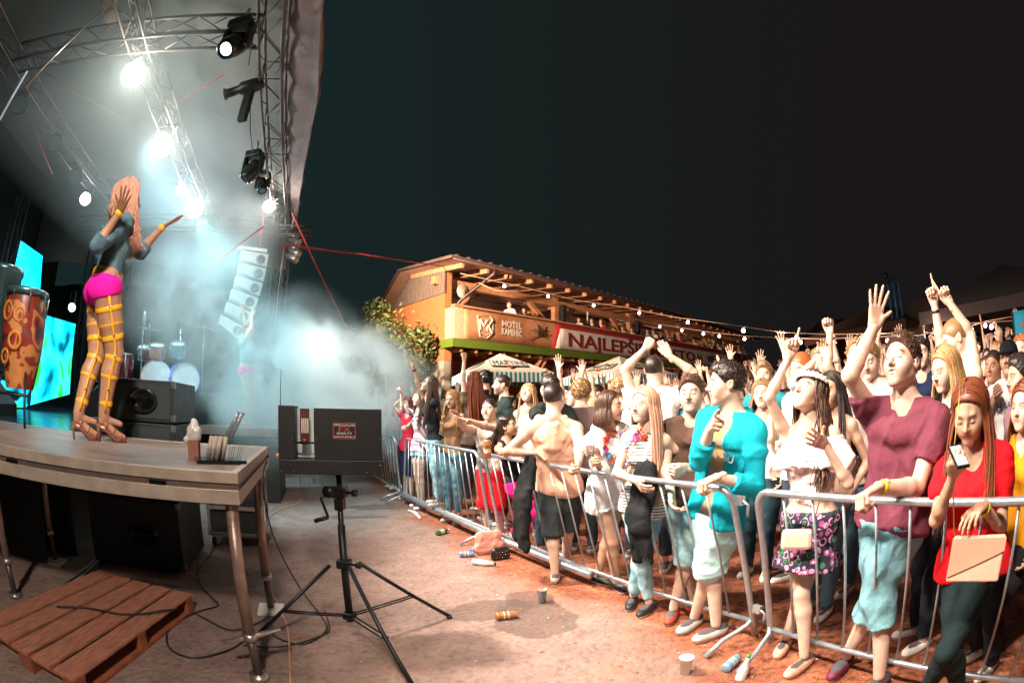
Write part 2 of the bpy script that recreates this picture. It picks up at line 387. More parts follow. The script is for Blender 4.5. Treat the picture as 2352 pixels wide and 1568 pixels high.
def head_col(V, c, M, k, skin, brow, lip, mouth, beard, eyes):
    q = (V - c) @ M / k; x, y, z = q.T; col = np.tile(v3(skin), (len(V), 1)); ax_ = np.abs(x)
    def put(w, cc): col[:] = col * (1 - w[:, None]) + v3(cc) * w[:, None]
    sm = lambda d, a, b: np.clip((b - d) / (b - a), 0, 1)
    fr = y > .03
    put(.22 * sm(np.hypot(ax_ - .040, z + .026), .0, .030) * fr, (skin[0] * 1.02, skin[1] * .62, skin[2] * .6))
    if beard: put(beard * sm(z, -.045, -.030) * (y > -.01) * (z > -.12) * sm(-np.hypot(x / 1.3, z + .056), -.022, -.017), brow)
    mz = -.056 if mouth != 'open' else -.060
    d = np.hypot(x / (.029 if mouth != 'n' else .025), (z - mz) / (.013 if mouth == 'n' else .020 if mouth == 'open' else .015)); put(.75 * sm(d, .75, 1.05) * (y > .07), lip)
    if mouth != 'n':
        d = np.hypot(x / .022, (z - mz) / (.011 if mouth == 'open' else .006)); w = sm(d, .8, 1.05) * (y > .05)
        put(w, (.10, .02, .018)); put(w * ((z > mz - .003) | (mouth == 'smile')), (.78, .74, .68))
    put(.85 * sm(np.abs(z - (.031 - .35 * (ax_ - .033) ** 2 / .02)), .0025, .0065) * sm(np.abs(ax_ - .032), .015, .021) * (y > .06), brow)
    de = np.hypot(ax_ - .031, z - .004)
    if eyes == 'open':
        put(.75 * sm(np.abs(de - .0125), .001, .004) * (y > .068) * (z > .001), (.05, .03, .025))
        put(sm(np.hypot((ax_ - .031) / 1.9, z - .003), .0045, .0065) * (y > .07), (.55, .5, .47)); put(sm(de, .0050, .0068) * (y > .07) * (z < .0085), (.05, .03, .02))
    else: put(.85 * sm(np.abs(z - .001 + (ax_ - .031) ** 2 * 18), .001, .0042) * sm(np.abs(ax_ - .031), .013, .018) * (y > .068), (.07, .04, .03))
    return np.clip(col, 0, 1)
SKIN = {'fair': (.66, .45, .35), 'mid': (.54, .33, .23), 'tan': (.38, .19, .11)}
HAIRC = {'brown': '4a3226', 'dark': '2a1e1a', 'black': '1a1516', 'blond': 'a88458', 'pink': 'd09a80', 'auburn': '7a4028', 'ginger': '9a5a30', 'light': '8a6a48', 'red': '5a1a22', 'grey': '968878'}
def skin_m(): return mat('skin', (.6, .4, .3), .45, noise=.13, nscale=14, attr=True, sss=.12, bump=.15, bscale=120, dist=.003)
def hair_m(c): return mat('hair_' + c, HAIRC[c], .42, noise=.2, nscale=22, stretch=(5, 5, 1.2), bump=.25, bscale=60, dist=.004, spec=.5)
def cloth_m(c, pattern=None): return mat('cloth_' + c + (pattern or ''), c, .85, noise=.10, nscale=6, bump=.35, bscale=22, dist=.02, spec=.2,
                                         pattern=PATTERNS.get(pattern))
def _pat(fn): return fn
def p_floral(N, K, co, c):
    v = N.new('ShaderNodeTexVoronoi'); v.inputs['Scale'].default_value = 26; K.new(co, v.inputs['Vector'])
    r = N.new('ShaderNodeValToRGB'); e = r.color_ramp.elements; r.color_ramp.interpolation = 'CONSTANT'
    e[0].color = (.75, .62, .68, 1); e[1].position = .9; e[1].color = (.03, .03, .05, 1)
    for p_, cc in ((.22, (.45, .10, .30, 1)), (.36, (.03, .03, .05, 1)), (.55, (.05, .2, .09, 1)), (.66, (.03, .03, .05, 1)), (.78, (.7, .3, .5, 1))):
        x = e.new(p_); x.color = cc
    s = N.new('ShaderNodeSeparateColor'); K.new(v.outputs['Color'], s.inputs[0])
    m = N.new('ShaderNodeMath'); m.operation = 'ADD'; K.new(s.outputs[0], m.inputs[0])
    d = N.new('ShaderNodeMath'); d.operation = 'MULTIPLY'; d.inputs[1].default_value = .5; K.new(v.outputs['Distance'], d.inputs[0]); K.new(d.outputs[0], m.inputs[1])
    K.new(m.outputs[0], r.inputs[0]); return r.outputs[0]
def p_wave(scale, cols, axis='Z', thr=.5):
    def f(N, K, co, c):
        w = N.new('ShaderNodeTexWave'); w.bands_direction = axis; w.inputs['Scale'].default_value = scale; K.new(co, w.inputs['Vector'])
        w.inputs['Distortion'].default_value = .6
        r = N.new('ShaderNodeValToRGB'); r.color_ramp.interpolation = 'CONSTANT'; e = r.color_ramp.elements
        e[0].color = (*lin(cols[0]), 1) if cols[0] else (*c, 1); e[1].position = thr; e[1].color = (*lin(cols[1]), 1)
        K.new(w.outputs[0], r.inputs[0]); return r.outputs[0]
    return f
def p_blot(cols, scale=9):
    def f(N, K, co, c):
        n_ = N.new('ShaderNodeTexNoise'); n_.inputs['Scale'].default_value = scale; n_.inputs['Detail'].default_value = 6; K.new(co, n_.inputs['Vector'])
        r = N.new('ShaderNodeValToRGB'); e = r.color_ramp.elements; e[0].position = .38; e[1].position = .6
        e[0].color = (*c, 1); e[1].color = (*lin(cols), 1); x = e.new(.5); x.color = (*[(a + b) / 2 for a, b in zip(c, lin(cols))], 1)
        K.new(n_.outputs[0], r.inputs[0]); return r.outputs[0]
    return f
PATTERNS = {'floral': p_floral, 'stripe': p_wave(14, (None, '1c1c24'), 'Z', .8), 'plaid': p_wave(5, (None, 'f0e6ea'), 'DIAGONAL'),
            'blot': p_blot('8a8078'), 'denim': p_blot('6c98a8', 7), 'denimd': p_blot('46606a', 11), 'check': p_wave(9, (None, '2a1418'), 'X', .6)}

def wavenoise(n, seed): g = np.random.RandomState(seed); return g.uniform(-1, 1, n)
def strands(paths, rad, tip=.35, n=5):
    """paths (s,m,3) -> one tube mesh"""
    Sn, m, _ = paths.shape; t = np.gradient(paths, axis=1); t /= np.linalg.norm(t, axis=2, keepdims=True) + 1e-9
    a = np.empty_like(t); c0 = np.cross(t[:, 0], [.13, .21, .97]) + 1e-4; a[:, 0] = c0
    for i in range(1, m): a[:, i] = a[:, i - 1] - t[:, i] * (a[:, i - 1] * t[:, i]).sum(1, keepdims=True); a[:, i] /= np.linalg.norm(a[:, i], axis=1, keepdims=True) + 1e-9
    a[:, 0] /= np.linalg.norm(a[:, 0], axis=1, keepdims=True) + 1e-9; b = np.cross(t, a)
    pr = np.interp(np.linspace(0, 1, m), [0, .25, .8, 1], [.7, 1, .85, tip]); rr = np.asarray(rad)[:, None] * pr[None]
    an = np.arange(n) * 2 * math.pi / n
    V = paths[:, :, None] + (a[:, :, None] * np.cos(an)[None, None, :, None] + b[:, :, None] * np.sin(an)[None, None, :, None]) * rr[:, :, None, None]
    base = (np.arange(Sn)[:, None, None] * m + np.arange(m - 1)[None, :, None]) * n; kk = np.arange(n)
    F = np.stack([base + kk, base + (kk + 1) % n, base + n + (kk + 1) % n, base + n + kk], -1).reshape(-1, 4)
    return V.reshape(-1, 3), F
def person(label, group, hx=None, hy=None, D=4, face=0, h=1.75, sex='m', hair='short', hc='brown', skin='fair', look=None, hp=0, hroll=0, top=('tee', 'ffffff'),
           bottom=('jeans', '5a7a90'), shoe='e8e0d8', feet=None, hands=((None, 'relax'), (None, 'relax')), elbows=(None, None), mouth='n', eyes='open', beard=0,
           lod=1, extra=(), gz=None, head=None, lean=(0, 0), build=1.0, knees=None, seed=0, legs=True, root=None, name='person', hairlen=.32, wave=.0, vol=0.0, hfront=False, legk=1.0):
    """face/look: 0 looks at the camera, +90 to the viewer's right, 180 away. hands: (left, right) as (point | None, pose[, palm normal])"""
    hd = v3(head) if head is not None else v3(pd(hx, hy, D))
    az0 = math.atan2(hd[0], hd[1])
    def dirn(a, p=0): t = az0 + math.pi - R(a); return v3([math.sin(t) * math.cos(R(p)), math.cos(t) * math.cos(R(p)), math.sin(R(p))])
    F = dirn(face); look = face if look is None else look
    if gz is None: gz = ground_z(hd[0], hd[1])
    rt = nrm(np.cross(F, [0, 0, 1])); k = h / 1.75
    base = v3([hd[0], hd[1], gz]) - rt * lean[0] - F * lean[1]
    if feet is not None: f0 = [v3(f) for f in feet]; base = v3([(f0[0][0] + f0[1][0]) / 2, (f0[0][1] + f0[1][1]) / 2, (f0[0][2] + f0[1][2]) / 2])
    else: f0 = [base - rt * .10 * k + F * .03, base + rt * .10 * k - F * .03]
    pel = base * 1.0; pel[2] = base[2] + .525 * h
    pel[:2] = base[:2] * .62 + hd[:2] * .38 if feet is not None else base[:2] * .75 + hd[:2] * .25
    fm = k * (1.0 if sex == 'm' else .95)
    LK = dirn(look, hp); upv = v3([0, 0, 1]); HM = frame(LK, upv - LK * 0)
    if hroll: a = R(hroll); HM = HM @ np.array([[math.cos(a), 0, math.sin(a)], [0, 1, 0], [-math.sin(a), 0, math.cos(a)]])
    hk = 1.03 * (1 if sex == 'm' else .955) * max(.94, min(1.06, k))
    nb = hd + HM @ (v3([0, -.028, -.105]) * hk) * .75 + v3([0, 0, -.165 * k]) * .55 - F * .012
    tl = np.linalg.norm(nb - pel); want = .315 * h
    if tl < want * .9 or tl > want * 1.12:     # keep the trunk its length: move the hips
        tl2 = np.clip(tl, want * .9, want * 1.12); pel = nb + nrm(pel - nb) * tl2
    up = nrm(nb - pel); FF = nrm(F - up * (F @ up)); rr = nrm(np.cross(FF, up))
    def T(t, x=0, y=0): return pel + (nb - pel) * t + rr * x * k * build + FF * y * k
    m_ = sex == 'm'
    lev = [(0.0, .078 if m_ else .085, .090 if m_ else .096, .88), (.30, .062 if m_ else .044, .086 if m_ else .074, .86), (.52, .068 if m_ else .052, .092 if m_ else .078, .86), (.78, .098 if m_ else .072, .084 if m_ else .070, .86)]
    def torso(off=0, lo=0, hi=3, drop=None, flare=0, cut=()):
        P = []
        for s_ in (-1, 1):
            for i in range(lo, hi):
                a, b = lev[i], lev[i + 1]
                P.append(cone(T(a[0], s_ * a[1]), T(b[0], s_ * b[1]), (a[2] * build + off) * k, (b[2] * build + off) * k, FF, .80, cut=cut, k=.03))
            if hi >= 3 and sex == 'f': P.append(ball(T(.66, s_ * .060, .060), (.052 + off) * k, cut=cut, k=.055))
            if lo == 0: P.append(ball(T(-.03, s_ * .062, -.045), (.082 + off) * k * build, cut=cut, k=.03))
            if hi >= 3 and m_: P.append(cone(T(.74, s_ * .03, .055), T(.76, s_ * .10, .045), (.048 + off) * k, (.045 + off) * k, cut=cut, k=.03))
        for i in range(lo, hi + 1): a = lev[i]; P.append(cone(T(a[0], -a[1]), T(a[0], a[1]), (a[2] * build + off) * k, (a[2] * build + off) * k, FF, .80, cut=cut, k=.03))
        if drop:
            for s_ in (-1, 1): P.append(cone(T(.12, s_ * .07), T(drop, s_ * (.085 + flare)), (.094 * build + off) * k, (.104 * build + off + flare * .5) * k, FF, .90, cut=cut, k=.04))
            P.append(cone(T(drop, -.08 - flare), T(drop, .08 + flare), (.104 * build + off) * k, (.104 * build + off) * k, FF, .86, cut=cut, k=.04))
        return P
    sw = (.178 if m_ else .155)
    sh = [T(.855, -sw, -.005), T(.855, sw, -.005)]
    def should(off=0, cut=()):
        P = []
        for i, s_ in enumerate((-1, 1)):
            P.append(cone(T(.90, s_ * .04), sh[i] + (0 if m_ else 0), ((.062 if m_ else .050) + off) * k, ((.058 if m_ else .045) + off) * k, FF, .9, cut=cut, k=.03))
            P.append(cone(T(1.03, s_ * .018, -.012), sh[i] + up * .018, (.046 * (1 if m_ else .8) + off) * k, (.040 * (1 if m_ else .85) + off) * k, cut=cut, k=.03))
        return P
    # arms
    ua, fa_ = .165 * h, .150 * h; el = []; wr = []; HP = []; dirs = []
    for i, s_ in enumerate((-1, 1)):
        sp = hands[i]; tgt = sp[0]; hint = elbows[i]
        if tgt is None:
            tgt = sh[i] + rr * s_ * .07 * k - up * (ua + fa_) * .95 + FF * .08; hint = -FF + rr * s_ * .4 if hint is None else hint
        tgt = v3(tgt)
        if hint is None: hint = rr * s_ * .7 - up * .8 - FF * .15 if tgt[2] < sh[i][2] + .05 else rr * s_ * 1.0 + FF * .15
        hint = v3(hint)
        if len(sp) > 3 and sp[3]: pass
        hv = nrm(tgt - sh[i]); wt = tgt - hv * .085 * k
        e, w = ik(sh[i], wt, ua, fa_, hint); el.append(e); wr.append(w)
        dn = nrm(w - e); hdv = nrm(dn + (nrm(tgt - w) * 1.2 if np.linalg.norm(tgt - w) > .02 else 0)); dirs.append(hdv)
        pn = v3(sp[2]) if len(sp) > 2 and sp[2] is not None else (nrm(-rr * s_ + FF * .3) if tgt[2] < sh[i][2] else FF)
        HP.append(hand_prims(w, hdv, pn, s_ if True else 1, sp[1], k * (1.02 if m_ else .92)))
    am = (1.0 if m_ else .80) * k * (.6 + .4 * build)
    def arm(i, off=0, t0=0, t1=2.0, cutend=True):
        """t in 0..1 upper arm, 1..2 forearm"""
        P = []; a, e, w = sh[i], el[i], wr[i]
        r = lambda t: np.interp(t, [0, .35, 1, 1.25, 2], [.050, .048, .037, .040, .0255]) * am + off * k
        def pt(t): return a + (e - a) * t if t <= 1 else e + (w - e) * (t - 1)
        ks = [t0] + [x for x in (.35, 1, 1.25) if t0 < x < t1] + [t1]
        for j in range(len(ks) - 1):
            p, q = pt(ks[j]), pt(ks[j + 1]); c_ = ((q, nrm(q - p)),) if cutend and j == len(ks) - 2 else ()
            P.append(cone(p, q, r(ks[j]), r(ks[j + 1]), cut=c_, k=.02))
        return P
    # legs
    th, sk = .245 * h, .235 * h; kn = []; an = []; foot = []
    hipj = [T(-.02, -.088), T(-.02, .088)]
    for i in range(2):
        a_ = f0[i] + v3([0, 0, .075 * k])
        hint = F if knees is None else v3(knees[i])
        q, a2 = ik(hipj[i], a_, th, sk, hint); kn.append(q); an.append(a2)
    lm = (1.0 if m_ else .97) * k * (.5 + .5 * build) * legk
    def leg(i, off=0, t0=0, t1=2.0, flare=0, cut=True, ks_=(.5, 1, 1.3)):
        P = []; a, e, w = hipj[i], kn[i], an[i]
        r = lambda t: (np.interp(t, [0, .5, 1, 1.3, 1.75, 2], [.088 if m_ else .092, .075, .053, .053, .038, .034]) * lm) + off * k + flare * max(0, t - t0) * k
        def pt(t):
            p = a + (e - a) * t if t <= 1 else e + (w - e) * (t - 1)
            return p - FF * .012 * k * max(0, 1 - abs(t - 1.3) / .4)
        ks = [t0] + [x for x in ks_ if t0 < x < t1] + [t1]
        for j in range(len(ks) - 1):
            p, q = pt(ks[j]), pt(ks[j + 1]); c_ = ((q, nrm(q - p)),) if cut and j == len(ks) - 2 else ()
            P.append(cone(p, q, r(ks[j]), r(ks[j + 1]), cut=c_, k=.02))
        return P
    vb = {3: .0085, 2: .011, 1: .016, 0: .026}[lod]; vh = {3: .0036, 2: .0055, 1: .009, 0: .017}[lod]; vhd = {3: .0042, 2: .0058, 1: .0085, 0: .014}[lod]
    body = torso() + should() + [cone(T(.95), nb + up * .03, .06 * k, .05 * k, k=.03)]
    for i in range(2): body += arm(i, cutend=False)
    if legs:
        for i in range(2):
            body += leg(i, cut=False)
            if shoe in (None, 'heels'): body += [cone(an[i], an[i] - v3([0, 0, .045 * k]) - F * .02, .032 * k, .026 * k, k=.015), cone(an[i] - v3([0, 0, .03 * k]), f0[i] + F * .13 * k + v3([0, 0, .02]), .03 * k, .020 * k, k=.02)]
    HP_ = head_prims(hd, HM, hk, sex, mouth, nb, lod)
    V, Q = solid(body + [HP_[-1]], vb, .018); parts = [(V, Q)]; sk_c = SKIN[skin]
    cols = [np.tile(v3(sk_c), (len(V), 1))]
    g = np.random.RandomState(seed + 5)
    V, Q = solid(HP_, vh, .01); parts.append((V, Q))
    hcl = lin(HAIRC[hc]); cols.append(head_col(V, hd, HM, hk, sk_c, [x * .6 for x in hcl], (sk_c[0] * .8, sk_c[1] * .42, sk_c[2] * .42), mouth, beard, eyes))
    for i in range(2):
        V, Q = solid(HP[i], vhd, .006); parts.append((V, Q)); cols.append(np.tile(v3(sk_c) * (1, .93, .9), (len(V), 1)))
    o0 = 0; VV = []; QQ = []
    org = v3([base[0], base[1], base[2]])
    for V, Q in parts: VV.append(V - org); QQ.append(Q + o0); o0 += len(V)
    me = raw_mesh('person', np.concatenate(VV), np.concatenate(QQ), skin_m(), True, np.concatenate(cols))
    P0 = link(name, me, root); P0.location = org if root is None else org
    if label: tag(P0, label, 'person', group)
    def child(nm, VQ, m, cols=None):
        if len(VQ[0]) == 0: return None
        return link(nm, raw_mesh(nm, VQ[0] - org, VQ[1], m, True, cols), P0)
    # ---- clothes
    tt, tcl = top[0], top[1]; tp = top[2] if len(top) > 2 else None
    nz = (.0080, 27, seed + 1, .32) if lod >= 2 else None; vc = {3: .0095, 2: .012, 1: .017, 0: .028}[lod]
    hem = lambda t: ((T(t), -up),)
    neckcut = [(nb + up * .030 * k, up)]
    nsub = [cone(nb - up * .035 * k + FF * .02, nb + up * .10 * k, .062 * k * (1 if m_ else .95), .085 * k, sub=True, k=.008)]
    if tt in ('tee', 'long', 'hoodie', 'shirtcrop', 'sleeveless'):
        dr = {'shirtcrop': .22, 'sleeveless': 0, 'tee': -.10, 'long': -.10, 'hoodie': -.22}[tt]; of = {'hoodie': .020, 'shirtcrop': .020}.get(tt, .010)
        P = torso(of, lo=0 if dr < .1 else 1, drop=dr if dr < 0 else None, cut=hem(dr)) + should(of)
        if tt != 'sleeveless':
            te = {'tee': .62, 'long': 1.85, 'hoodie': 1.55, 'shirtcrop': 1.25}[tt]
            for i in range(2): P += arm(i, {'tee': .018, 'shirtcrop': .022, 'hoodie': .018}.get(tt, .012), 0, te)
        if tt == 'shirtcrop': P += [cone(nb + up * .01 - FF * .03 + rr * x_, nb + up * .035 + FF * .04 + rr * x_ * 1.3, .03 * k, .022 * k, k=.01) for x_ in (-.05, .05)]
        if tt == 'hoodie':
            P += [cone(T(.98, -.06, -.06), T(1.06, 0, -.09), .045 * k, .05 * k, k=.03), cone(T(.98, .06, -.06), T(1.06, 0, -.09), .045 * k, .05 * k, k=.03)]
            P += [cone(nb + FF * .07 - up * .02, T(-.3, 0, .16), .060 * k, .060 * k, fa=FF, fl=.9, sub=True, k=.01), cone(T(.9, 0, .12), T(-.3, 0, .13), .05 * k, .055 * k, sub=True, k=.01)] if 'open' in top else []
        child('shirt' if tt != 'hoodie' else 'hoodie', solid(P + nsub, vc, .02, nz, neckcut), cloth_m(tcl, tp))
        if 'open' in top:
            P = torso(.008, lo=0, drop=-.12, cut=hem(-.12)) + should(.004); child('undershirt', solid(P, vc, .02, None, [(nb - up * .01, up)]), cloth_m('b08a5a', 'blot'))
    elif tt in ('tank', 'strap', 'bando'):
        dr = -.12 if tt == 'tank' else 0
        P = torso(.011, drop=dr if dr < 0 else None, cut=hem(dr))
        if tt != 'bando':
            for s_ in (-1, 1):
                w_ = .03 if tt == 'tank' else .014
                for y_ in (.07, -.065): P.append(cone(T(.76, s_ * .075, y_ * .95), T(1.0, s_ * .075, 0.0), (w_ + .012) * k, (w_ + .008) * k, k=.02))
        if tt == 'tank': P += [cone(T(.66, x_, -.075), T(.94, x_ * .7, -.045), .050 * k, .040 * k, k=.03) for x_ in (-.035, .035)]
        P += [ball(sh[i] + rr * (-.01 if i == 0 else .01), .062 * k, sub=True, k=.02) for i in range(2)]
        child('shirt', solid(P, vc, .02, nz, neckcut), cloth_m(tcl, tp))
    elif tt == 'ruffle':
        P = torso(.014, lo=1, cut=hem(.05))
        P = [p for p in P] + [cone(T(.80, x_ * .10, .01), T(.56, x_ * .13, .02), .085 * k, .115 * k, FF, .92, cut=((T(.58), -up),), k=.01) for x_ in (-1, 0, 1)] + [cone(sh[i] - up * .03, el[i] * .55 + sh[i] * .45, .07 * k, .075 * k, k=.02) for i in range(2)]
        child('blouse', solid(P, vc, .02, (.010, 46, seed, .2), [(T(.86), up)]), cloth_m(tcl, tp))
    bt, bcl = bottom[0], bottom[1]; bp = bottom[2] if len(bottom) > 2 else None
    if legs and bt:
        hc_ = ((T(.14), up),)
        P = torso(.008 if bt != 'skirt' else .015, lo=0, hi=1, cut=hc_)
        P = [p for p in P]
        t1 = {'jeans': 1.93, 'leggings': 1.9, 'shorts': 1.12, 'hot': .30, 'skirt': .55, 'rolled': 1.3, 'trousers': 1.93, 'briefs': .1}[bt]
        of = {'jeans': .013, 'leggings': .007, 'shorts': .026, 'hot': .018, 'skirt': .03, 'rolled': .024, 'trousers': .016, 'briefs': .008}[bt]
        fl = {'shorts': .012, 'skirt': .07, 'hot': .03, 'rolled': .004}.get(bt, .0)
        if bt == 'skirt': P.append(cone((hipj[0] + hipj[1]) / 2, (kn[0] + kn[1]) / 2 * .62 + (hipj[0] + hipj[1]) / 2 * .38, .15 * k, .21 * k, FF, .8, cut=(((kn[0] + kn[1]) / 2 * .62 + (hipj[0] + hipj[1]) / 2 * .38, v3([0, 0, -1])),), k=.03))
        else:
            for i in range(2): P += leg(i, of, 0, t1, fl)
        wl = {'tee': -.04, 'long': -.04, 'hoodie': -.14, 'tank': -.05, 'sleeveless': .05, 'strap': .05, 'bando': .05, 'ruffle': .10}.get(tt, .14)
        child({'skirt': 'skirt', 'shorts': 'shorts', 'hot': 'shorts', 'briefs': 'shorts'}.get(bt, 'trousers'), solid(P, vc, .016, nz if bt not in ('leggings', 'briefs') else None, [(T(wl), up)]), cloth_m(bcl, bp))
    if legs and shoe not in (None, 'heels'):
        for i in range(2):
            fd = nrm(v3([F[0], F[1], 0]) + rt * (.18 if i else -.18)); b = f0[i]; a_ = v3([an[i][0], an[i][1], b[2]]); M = frame(fd, [0, 0, 1])
            P = [ell(b + fd * .055 * k + v3([0, 0, .034 * k]), v3([.046, .125, .040]) * k, M), ell(b - fd * .045 * k + v3([0, 0, .045 * k]), v3([.038, .055, .05]) * k, M),
                 cone(b + fd * .14 * k + v3([0, 0, .03 * k]), b + fd * .10 * k + v3([0, 0, .035 * k]), .03 * k, .036 * k)]
            V, Q = solid(P, vb * .8 if lod > 1 else vb, .02, None, [(b + v3([0, 0, .004]), v3([0, 0, -1]))])
            sc_ = v3(lin(shoe)); cc = np.tile(sc_, (len(V), 1)); so = V[:, 2] < b[2] + .022; cc[so] = (.74, .72, .68); sm_ = (V[:, 2] > b[2] + .022) & (V[:, 2] < b[2] + .030); cc[sm_] *= .35; cc[V[:, 2] > b[2] + .066] = (.08, .08, .09)
            child('shoe', (V, Q), mat('shoe_skin', (.5, .5, .5), .6, attr=True, noise=.15, nscale=20), cc)
    # ---- hair
    c = hd; k_ = hk; G = lambda x, y, z: c + HM @ (v3([x, y, z]) * k_)
    hm = hair_m(hc)
    def capp(off, front=.078, rise=0.0):
        P = [ell(G(0, -.016, .034 + rise * .4), v3([.079 + off, .099 + off, .091 + off + rise]) * k_, HM)]
        nrm_f = HM @ nrm(v3([0, .80, -.60])); pt = G(0, .066, .088) if hair in ('long', 'bob', 'pony', 'bun') else G(0, .076, .076)
        return P, [(pt, nrm_f), (G(0, 0, -.052 if hair not in ('short', 'buzz', 'quiff') else -.058), HM @ v3([0, 0, -1]))]
    if hair in ('short', 'buzz', 'quiff', 'curly'):
        off = {'short': .006, 'buzz': .0018, 'quiff': .007, 'curly': .016}[hair]
        P, keep = capp(off, .080, 0)
        if hair in ('short', 'quiff', 'curly'): P += [ell(G(0, .012, .088), v3([.058, .075, .040 if hair != 'quiff' else .050]) * k_, HM, k=.02)]
        if hair == 'quiff': P += [ell(G(0, .06, .11), v3([.045, .03, .035]) * k_, HM, k=.02)]
        P += [ell(G(s_ * .082, .004, -.02), v3([.02, .022, .04]) * k_, HM, sub=True, k=.01) for s_ in (-1, 1)]
        nn = {'short': (.0016, 150, seed, 1), 'buzz': None, 'quiff': (.0016, 150, seed, 1), 'curly': (.008, 110, seed, 1)}[hair] if lod >= 1 else None
        V1, F1 = solid(P, {3: .0045, 2: .006, 1: .009, 0: .016}[lod], .012, nn, keep)
        if lod >= 2 and hair != 'buzz' and len(V1):      # separate tufts so that the outline is soft
            nt = 620 if lod == 3 else 260; idx_ = g.randint(0, len(V1), nt); p0 = V1[idx_]; nn_ = p0 - G(0, -.012, .03); nn_ /= np.linalg.norm(nn_, axis=1, keepdims=True)
            cd = HM @ v3([.1, -.55, .25]) if hair != 'quiff' else HM @ v3([0, .1, .9]); cd = cd[None] + g.normal(size=(nt, 3)) * (.35 if hair != 'curly' else .9)
            cd = cd - nn_ * (cd * nn_).sum(1, keepdims=True); ln = g.uniform(.012, .024, nt)[:, None] * k_ * (1.3 if hair == 'quiff' else 1)
            ts = np.linspace(0, 1, 4); pth = np.stack([p0 - nn_ * .004 + nn_ * ln * .45 * math.sin(t * 2.2) + cd * ln * t for t in ts], 1)
            V2, F2 = strands(pth, np.full(nt, .0034 * k_ * (1 if lod == 3 else 1.6)), .25, 3); V1, F1 = np.concatenate([V1, V2]), np.concatenate([F1, F2 + len(V1)])
        child('hair', (V1, F1), hm)
    elif hair in ('long', 'bob', 'pony', 'bun'):
        P, keep = capp(.009 + vol * .35, .082, .004 + vol * .3)
        keep = [keep[0]]
        P += [ell(G(0, -.05, -.03), v3([.072, .055, .07]) * k_, HM, k=.02)]
        cv = solid(P, {3: .005, 2: .0065, 1: .009, 0: .016}[lod], .012, None, keep)
        ns = {3: 340, 2: 150, 1: 44, 0: 12}[lod]; m_pts = 14 if lod > 1 else 8
        L0 = {'long': hairlen, 'bob': .13, 'pony': .0, 'bun': 0}[hair]; paths = []
        sgn = 1
        if L0 > 0:
            for j in range(ns):
                ph = R(g.uniform(-100, 100)); pts = []; bul = g.uniform(0, .008) + vol * g.uniform(.4, 1)
                if j % 5 < 3:            # from the middle parting down one side
                    sd = 1 if j % 2 else -1; y0 = g.uniform(-.09, .058); ph = sd * R(95 + 260 * max(y0, -.05)); q_ = math.sqrt(max(.02, 1 - ((y0 + .014) / .113) ** 2))
                    for e_ in np.linspace(.06, 2.0, 7):
                        rx = v3([sd * (.089 + bul) * math.sin(min(e_, 1.5)) * q_, y0 - .012 * e_, .034 + (.103 + bul) * math.cos(e_) * (q_ if e_ < 1.5 else 1)]); rx = rx * (1 + (wave * .9 + .015) * math.sin(e_ * 4 + j * 2.3)); pts.append(G(*rx))
                else:
                    for e_ in np.linspace(1.5, -.25, 7):
                        rx = v3([math.sin(ph) * math.cos(e_) * (.089 + bul), -math.cos(ph) * math.cos(e_) * (.110 + bul) - .012, math.sin(e_) * (.102 + bul) + .034]); pts.append(G(*rx))
                E_ = pts[-1]; out = nrm(HM @ v3([math.sin(ph), -math.cos(ph), 0])); side = (rr @ out)
                fr = out @ FF
                tx = side * (.115 + .03 * g.rand()) + g.normal() * .012; ty = (.115 if fr > .1 or hfront else -.125) + g.normal() * .015
                if hair == 'bob': tgt = E_ + out * .02 - v3([0, 0, L0 * g.uniform(.85, 1.05)])
                else:
                    tgt = nb + rr * tx * k + FF * ty * k - v3([0, 0, 1]) * (L0 * g.uniform(.82, 1.05)) - up * 0
                c1 = E_ + v3([0, 0, -.09]) + out * .035
                for t in np.linspace(.12, 1, m_pts):
                    p_ = E_ * (1 - t) ** 2 + c1 * 2 * t * (1 - t) + tgt * t * t
                    if wave: p_ = p_ + (rr * math.sin(t * 16 + j) + FF * math.cos(t * 16 + j * 1.7)) * wave * t
                    pts.append(p_)
                paths.append(pts)
        else:
            tie = G(0, -.115, .03)
            for j in range(ns):
                ph = R(g.uniform(-115, 115)); pts = []
                for e_ in np.linspace(.9, .1, 5):
                    pts.append(G(math.sin(ph) * .088 * math.cos((.9 - e_) * .3), -math.cos(ph) * .105 * (1.1 - e_ * .4), .04 + .08 * e_ * math.cos(ph / 2)))
                pts.append(tie + v3(g.normal(size=3)) * .008)
                L1 = .30 if hair == 'pony' else .06
                for t in np.linspace(.15, 1, m_pts): pts.append(tie + (HM @ v3([0, -.05, 0])) * math.sin(t * 2) + v3([0, 0, -L1 * t]) + v3(g.normal(size=3)) * .012 * (1.2 - t) + rr * .02 * (j % 5 - 2) * t)
                paths.append(pts)
        V2, F2 = strands(np.array(paths), g.uniform(.6, 1.2, ns) * {3: .0052, 2: .0085, 1: .017, 0: .032}[lod] * k_, .3, 4)
        V1, F1 = cv; child('hair', (np.concatenate([V1, V2]), np.concatenate([F1, F2 + len(V1)])), hm)
    if hair == 'cap':
        P = [ell(G(0, -.014, .038), v3([.086, .106, .092]) * k_, HM, cut=((G(0, 0, .030), HM @ v3([0, 0, -1])),)), cone(G(-.03, .10, .040), G(.03, .10, .040), .045 * k_, .045 * k_, HM @ v3([0, 0, 1]), .18, k=.006)]
        child('cap', solid(P, vh * 1.2, .006), cloth_m('14161c'))
    P0['hd'] = list(hd)
